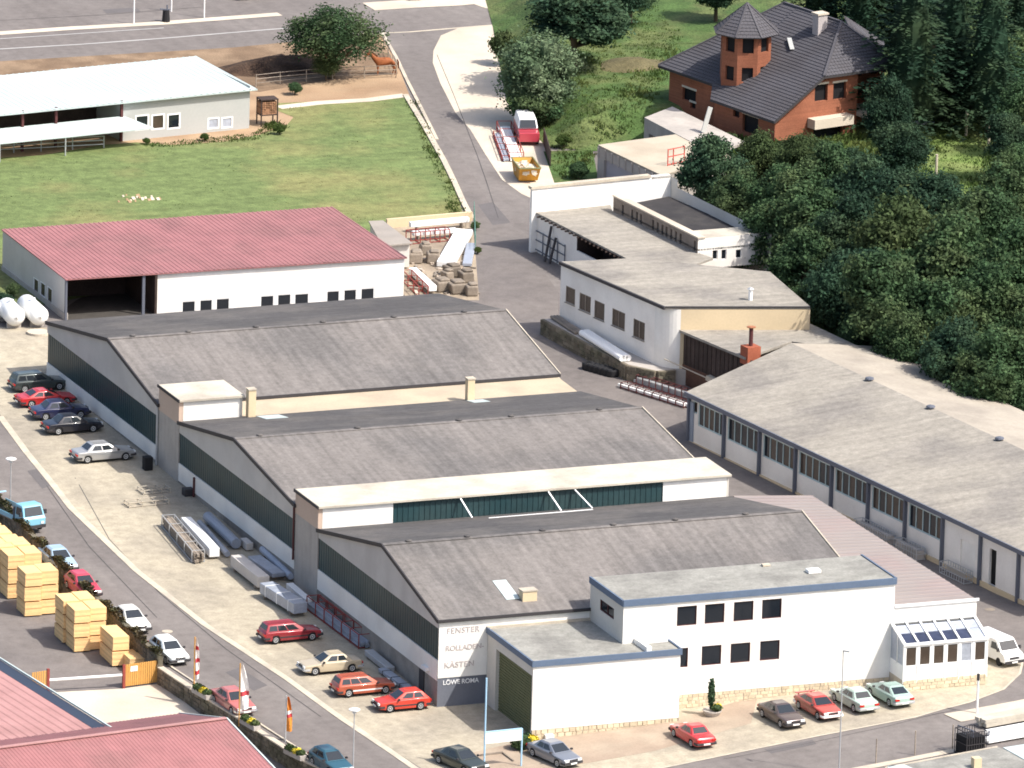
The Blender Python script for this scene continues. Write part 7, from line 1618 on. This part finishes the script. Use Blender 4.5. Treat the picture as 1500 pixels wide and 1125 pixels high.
spr = [(1335, 40, 150, "tall spruce directly right of the house roof", 1), (1398, 50, 120, "second tall spruce right of the house", 2), (1262, -40, 110, "dark spruce rising behind the house chimney", 3), (1205, -55, 110, "dark spruce behind the house ridge, at the top edge", 1), (1452, 60, 130, "wide dark spruce near the upper right corner", 2),
       (1310, -60, 120, "spruce top at the upper edge between house and tall spruce", 2), (1370, -50, 120, "spruce top at the upper edge right of the tall spruce", 3), (1500, 0, 120, "spruce in the extreme upper right corner", 1)]
for x, y, w_, lab, s in spr: tree(lab, x, y, w_*1.25, "spruce", s, None, .78, "conifers around the brick house", "spruce_tree")
wood = [(1475, 95, 105, 5), (1442, 10, 90, 6), (1047, 252, 112, 4), (1010, 236, 46, 7), (1118, 240, 88, 8), (1172, 238, 84, 9), (1082, 296, 88, 5), (1146, 292, 98, 4), (1212, 275, 92, 7), (1262, 292, 96, 8), (1128, 344, 92, 9), (1192, 336, 104, 5), (1180, 392, 92, 4), (1248, 365, 112, 7),
        (1318, 376, 128, 8), (1312, 312, 100, 9), (1245, 428, 106, 5), (1302, 446, 122, 4), (1372, 322, 96, 7), (1398, 402, 122, 8), (1442, 345, 108, 9), (1486, 290, 92, 5), (1372, 476, 108, 4), (1440, 462, 112, 7), (1492, 400, 104, 8), (1330, 512, 84, 9), (1398, 530, 96, 5), (1462, 548, 104, 4), (1500, 492, 92, 7), (1222, 470, 56, 8), (1492, 245, 72, 9), (1478, 205, 84, 4), (1500, 165, 90, 8), (1500, 590, 70, 5), (1140, 428, 60, 8), (1180, 455, 62, 4), (1262, 500, 62, 9), (1300, 528, 50, 5), (1440, 590, 60, 8), (1365, 560, 50, 4), (1345, 430, 100, 9), (1180, 300, 90, 4)]
where = lambda x, y: ("upper " if y < 270 else "lower " if y > 430 else "middle ")+("right" if x > 1400 else "left" if x < 1200 else "centre")
seen = {}
mats_ = [m_leaf, m_leaf_dark, m_leaf, m_leaf_dark, m_leaf]; cname = {m_leaf.name: "mid green", m_leaf_dark.name: "dark green", m_leaf_yel.name: "yellowish green"}
wood.sort(key=lambda t: (t[1], t[0]))
special = {(1318, 376): m_leaf_yel, (1172, 238): m_leaf_yel, (1398, 402): m_leaf, (1118, 240): m_leaf_yel}
marks = [("the sandy garage roof", 985, 230), ("the slotted parapet", 1000, 330), ("the white flat-roofed workshop", 1130, 420), ("the boarded shed", 1220, 490), ("the long workshop's ridge", 1330, 560), ("the clearing", 1390, 240), ("the brick house", 1200, 190), ("the right border", 1500, 400), ("the upper right corner", 1480, 40)]
used_l = set()
for i, (x, y, w_, s) in enumerate(wood):
    m = special.get((x, y), mats_[(x*7+y) % 5]); big = "broad" if w_ > 105 else "small" if w_ < 75 else "rounded"
    d = sorted(marks, key=lambda t: (t[1]-x)**2+(t[2]-y)**2); side = lambda t: ("above" if y < t[2]-25 else "below" if y > t[2]+25 else "right of" if x > t[1] else "left of")
    lab = f"{big} {cname[m.name]} tree {side(d[0])} {d[0][0]}"
    if lab in used_l: lab += f", {side(d[1])} {d[1][0]}"
    if lab in used_l: lab = f"{big} {cname[m.name]} tree {side(d[0])} {d[0][0]}, {where(x, y)} of the wood"
    q = 2
    while lab in used_l: lab = f"{big} {cname[m.name]} tree {side(d[0])} {d[0][0]}, {'second' if q == 2 else 'third'} from the left"; q += 1
    used_l.add(lab); tree(lab, x, y, w_*(1.0 if y < 262 else 1.12 if x < 1150 else 1.3), "broad" if s != 7 else "airy" if w_ < 80 else "broad", s if s != 7 else 1, m, .95, "broadleaf trees in the wood", "broadleaf_tree")
for x, y, w_, lab, m in ((1068, 210, 46, "pale green bush by the terrace front of the brick house", m_leaf_yel), (1105, 218, 50, "bright green bush below the front wall of the brick house", m_leaf), (1150, 222, 52, "bright green bush at the house corner", m_leaf_yel), (1200, 222, 56, "bush under the brick house balcony", m_leaf),
                        (848, 248, 34, "low bush against the high white wall", m_leaf), (826, 205, 30, "low weeds bush behind the yellow skip", m_weed), (1245, 232, 50, "bush at the foot of the dark glossy tree", m_leaf_dark), (432, 128, 26, "low green bush by the paddock fence", m_leaf), (410, 188, 22, "green bush at the barn corner", m_weed), (300, 200, 16, "small weed clump at the barn wall", m_weed), (214, 206, 14, "smallest weed clump under the three barn windows", m_weed),
                        (5, 440, 34, "bush beside the red-roofed shed at the left border", m_leaf_dark), (20, 424, 26, "upper bush between the gas tanks and the red-roofed shed", m_leaf), (697, 330, 18, "small bush at the meadow corner by the lane", m_leaf), (1390, 268, 40, "low bush at the lower end of the clearing", m_leaf_dark), (700, 366, 14, "weeds on the lane edge beside the storage yard", m_weed)):
    tree(lab, x, y, w_, "bush", 2 if w_ > 30 else 4, m, .9, None, "bush")
# undergrowth: countless tufts on the slope and along kerbs
def tufts(name, areas, m, size=.16, seed=1, label=None):
    rnd = random.Random(seed); mb = MB()
    for poly, n, sz in areas:
        xs = [p[0] for p in poly]; ys = [p[1] for p in poly]; k = 0; tries = 0
        while k < n and tries < n*6:
            tries += 1; x, y = rnd.uniform(min(xs), max(xs)), rnd.uniform(min(ys), max(ys))
            if not _inside(x, y, poly): continue
            k += 1; z = ground(x, y); s = sz*rnd.uniform(.5, 1.5)*(1+.8*max(0, math.sin(x*.7)*math.cos(y*.5)))
            for _ in range(4):
                a = rnd.uniform(0, 6.28); d = Vector((math.cos(a), math.sin(a), 0)); l = Vector((rnd.gauss(0, .4), rnd.gauss(0, .4), 1.0))*s*1.6; q = Vector((x+rnd.gauss(0, s), y+rnd.gauss(0, s), z-.03)); n0 = len(mb.v)
                mb.v += [tuple(q-d*s*.35), tuple(q+d*s*.35), tuple(q+d*s*.2+l), tuple(q-d*s*.1+l*.9)]; mb.f.append((n0, n0+1, n0+2, n0+3))
    put(name, mb, m, None, label, kind="stuff")
hillp = px((745, 150), (742, 60), (800, 20), (960, 10), (1000, 60), (960, 160), (945, 185), (880, 210), (850, 262), (815, 262), (800, 215))
drape("clearing_grass", px((1322, 165), (1400, 160), (1440, 190), (1440, 285), (1380, 300), (1330, 260)), mat("bright_grass", (.13, .19, .05), .95, .3, .6, 4, (.18, .20, .08), .5, .3, bump=.1, bscale=5), .09, 2.0, ground)
tufts("undergrowth", [(hillp, 3600, .11), (px((1330, 150), (1480, 150), (1500, 260), (1440, 300), (1340, 290), (1300, 220)), 2200, .13), (px((1030, 200), (1130, 210), (1260, 200), (1320, 260), (1200, 400), (1090, 370), (1060, 290)), 2600, .24)], m_weed, seed=3)
tufts("grass_tufts", [(px((594, 150), (610, 150), (680, 310), (676, 326), (655, 326), (655, 290)), 900, .10), (px((372, 196), (395, 178), (418, 186), (380, 205), (250, 216), (200, 214)), 420, .10), (px((640, 60), (655, 60), (705, 350), (700, 352)), 0, .1)], m_weed, seed=5)
tufts("meadow_grass", [(FIELD, 6000, .04)], m_grass, seed=9)
# ================================================================ the horse in the paddock
def skinned(name, verts, edges, m, parent, sub=1):
    me = bpy.data.meshes.new(name); me.from_pydata([v[0] for v in verts], edges, []); me.materials.append(m)
    o = bpy.data.objects.new(name, me); COL.objects.link(o); o.parent = parent
    s = o.modifiers.new("skin", 'SKIN'); sk = me.skin_vertices[0].data
    for i, v in enumerate(verts): sk[i].radius = v[1] if isinstance(v[1], tuple) else (v[1], v[1])
    sk[0].use_root = True; sm = o.modifiers.new("sub", 'SUBSURF'); sm.levels = sub; sm.render_levels = sub; s.use_smooth_shade = True
    KIDS.setdefault(parent.name, []).append(o); return o
hpos = at(563, 110); ho = thing("horse", "chestnut brown horse standing side-on behind the paddock rails, head to the left", "horse", hpos, math.radians(172)); ho.scale = (1.12, 1.12, 1.12)
# local +x points from tail to head
HVt = [((0, 0, 1.15), (.30, .34)), ((-.45, 0, 1.17), (.28, .33)), ((-.80, 0, 1.20), (.25, .28)), ((.42, 0, 1.17), (.27, .33)), ((.72, 0, 1.28), (.19, .26)), ((.98, 0, 1.55), (.12, .18)), ((1.18, 0, 1.80), (.10, .14)), ((1.30, 0, 1.86), (.10, .12)), ((1.50, 0, 1.70), (.075, .09)), ((1.68, 0, 1.54), (.06, .065)),
       ((-.78, .17, .98), (.15, .20)), ((-.72, .18, .74), (.09, .11)), ((-.90, .18, .50), (.055, .065)), ((-.86, .18, .22), (.04, .04)), ((-.82, .18, .04), (.06, .05)),
       ((-.78, -.17, .98), (.15, .20)), ((-.66, -.18, .74), (.09, .11)), ((-.82, -.18, .50), (.055, .065)), ((-.76, -.18, .22), (.04, .04)), ((-.72, -.18, .04), (.06, .05)),
       ((.58, .16, .90), (.11, .14)), ((.60, .16, .50), (.055, .06)), ((.60, .16, .22), (.04, .04)), ((.64, .16, .04), (.055, .05)),
       ((.52, -.16, .90), (.11, .14)), ((.50, -.16, .50), (.055, .06)), ((.48, -.16, .22), (.04, .04)), ((.52, -.16, .04), (.055, .05))]
HE = [(0, 1), (1, 2), (0, 3), (3, 4), (4, 5), (5, 6), (6, 7), (7, 8), (8, 9), (2, 10), (10, 11), (11, 12), (12, 13), (13, 14), (2, 15), (15, 16), (16, 17), (17, 18), (18, 19), (3, 20), (20, 21), (21, 22), (22, 23), (3, 24), (24, 25), (25, 26), (26, 27)]
skinned("body", HVt, HE, m_horse, ho)
skinned("tail", [((-1.02, 0, 1.32), .05), ((-1.14, 0, 1.05), .08), ((-1.16, 0, .75), .07), ((-1.14, 0, .5), .03)], [(0, 1), (1, 2), (2, 3)], m_mane, ho)
mb = MB(True); mb.hexa([(.62, -.03, 1.50), (1.18, -.03, 1.97), (1.18, .03, 1.97), (.62, .03, 1.50)], [(.56, -.02, 1.62), (1.12, -.02, 2.04), (1.12, .02, 2.04), (.56, .02, 1.62)]); put("mane", mb, m_mane, ho)
for q in (-1, 1): mb = MB(True); mb.lathe((1.24, q*.06, 1.93), (-.05, q*.2, 1), [(0, .035), (.08, .035), (.16, .005)], 6); put("ear", mb, m_horse, ho)
print("objects", len(bpy.data.objects), "tris", sum(len(p.vertices)-2 for me in bpy.data.meshes for p in me.polygons))
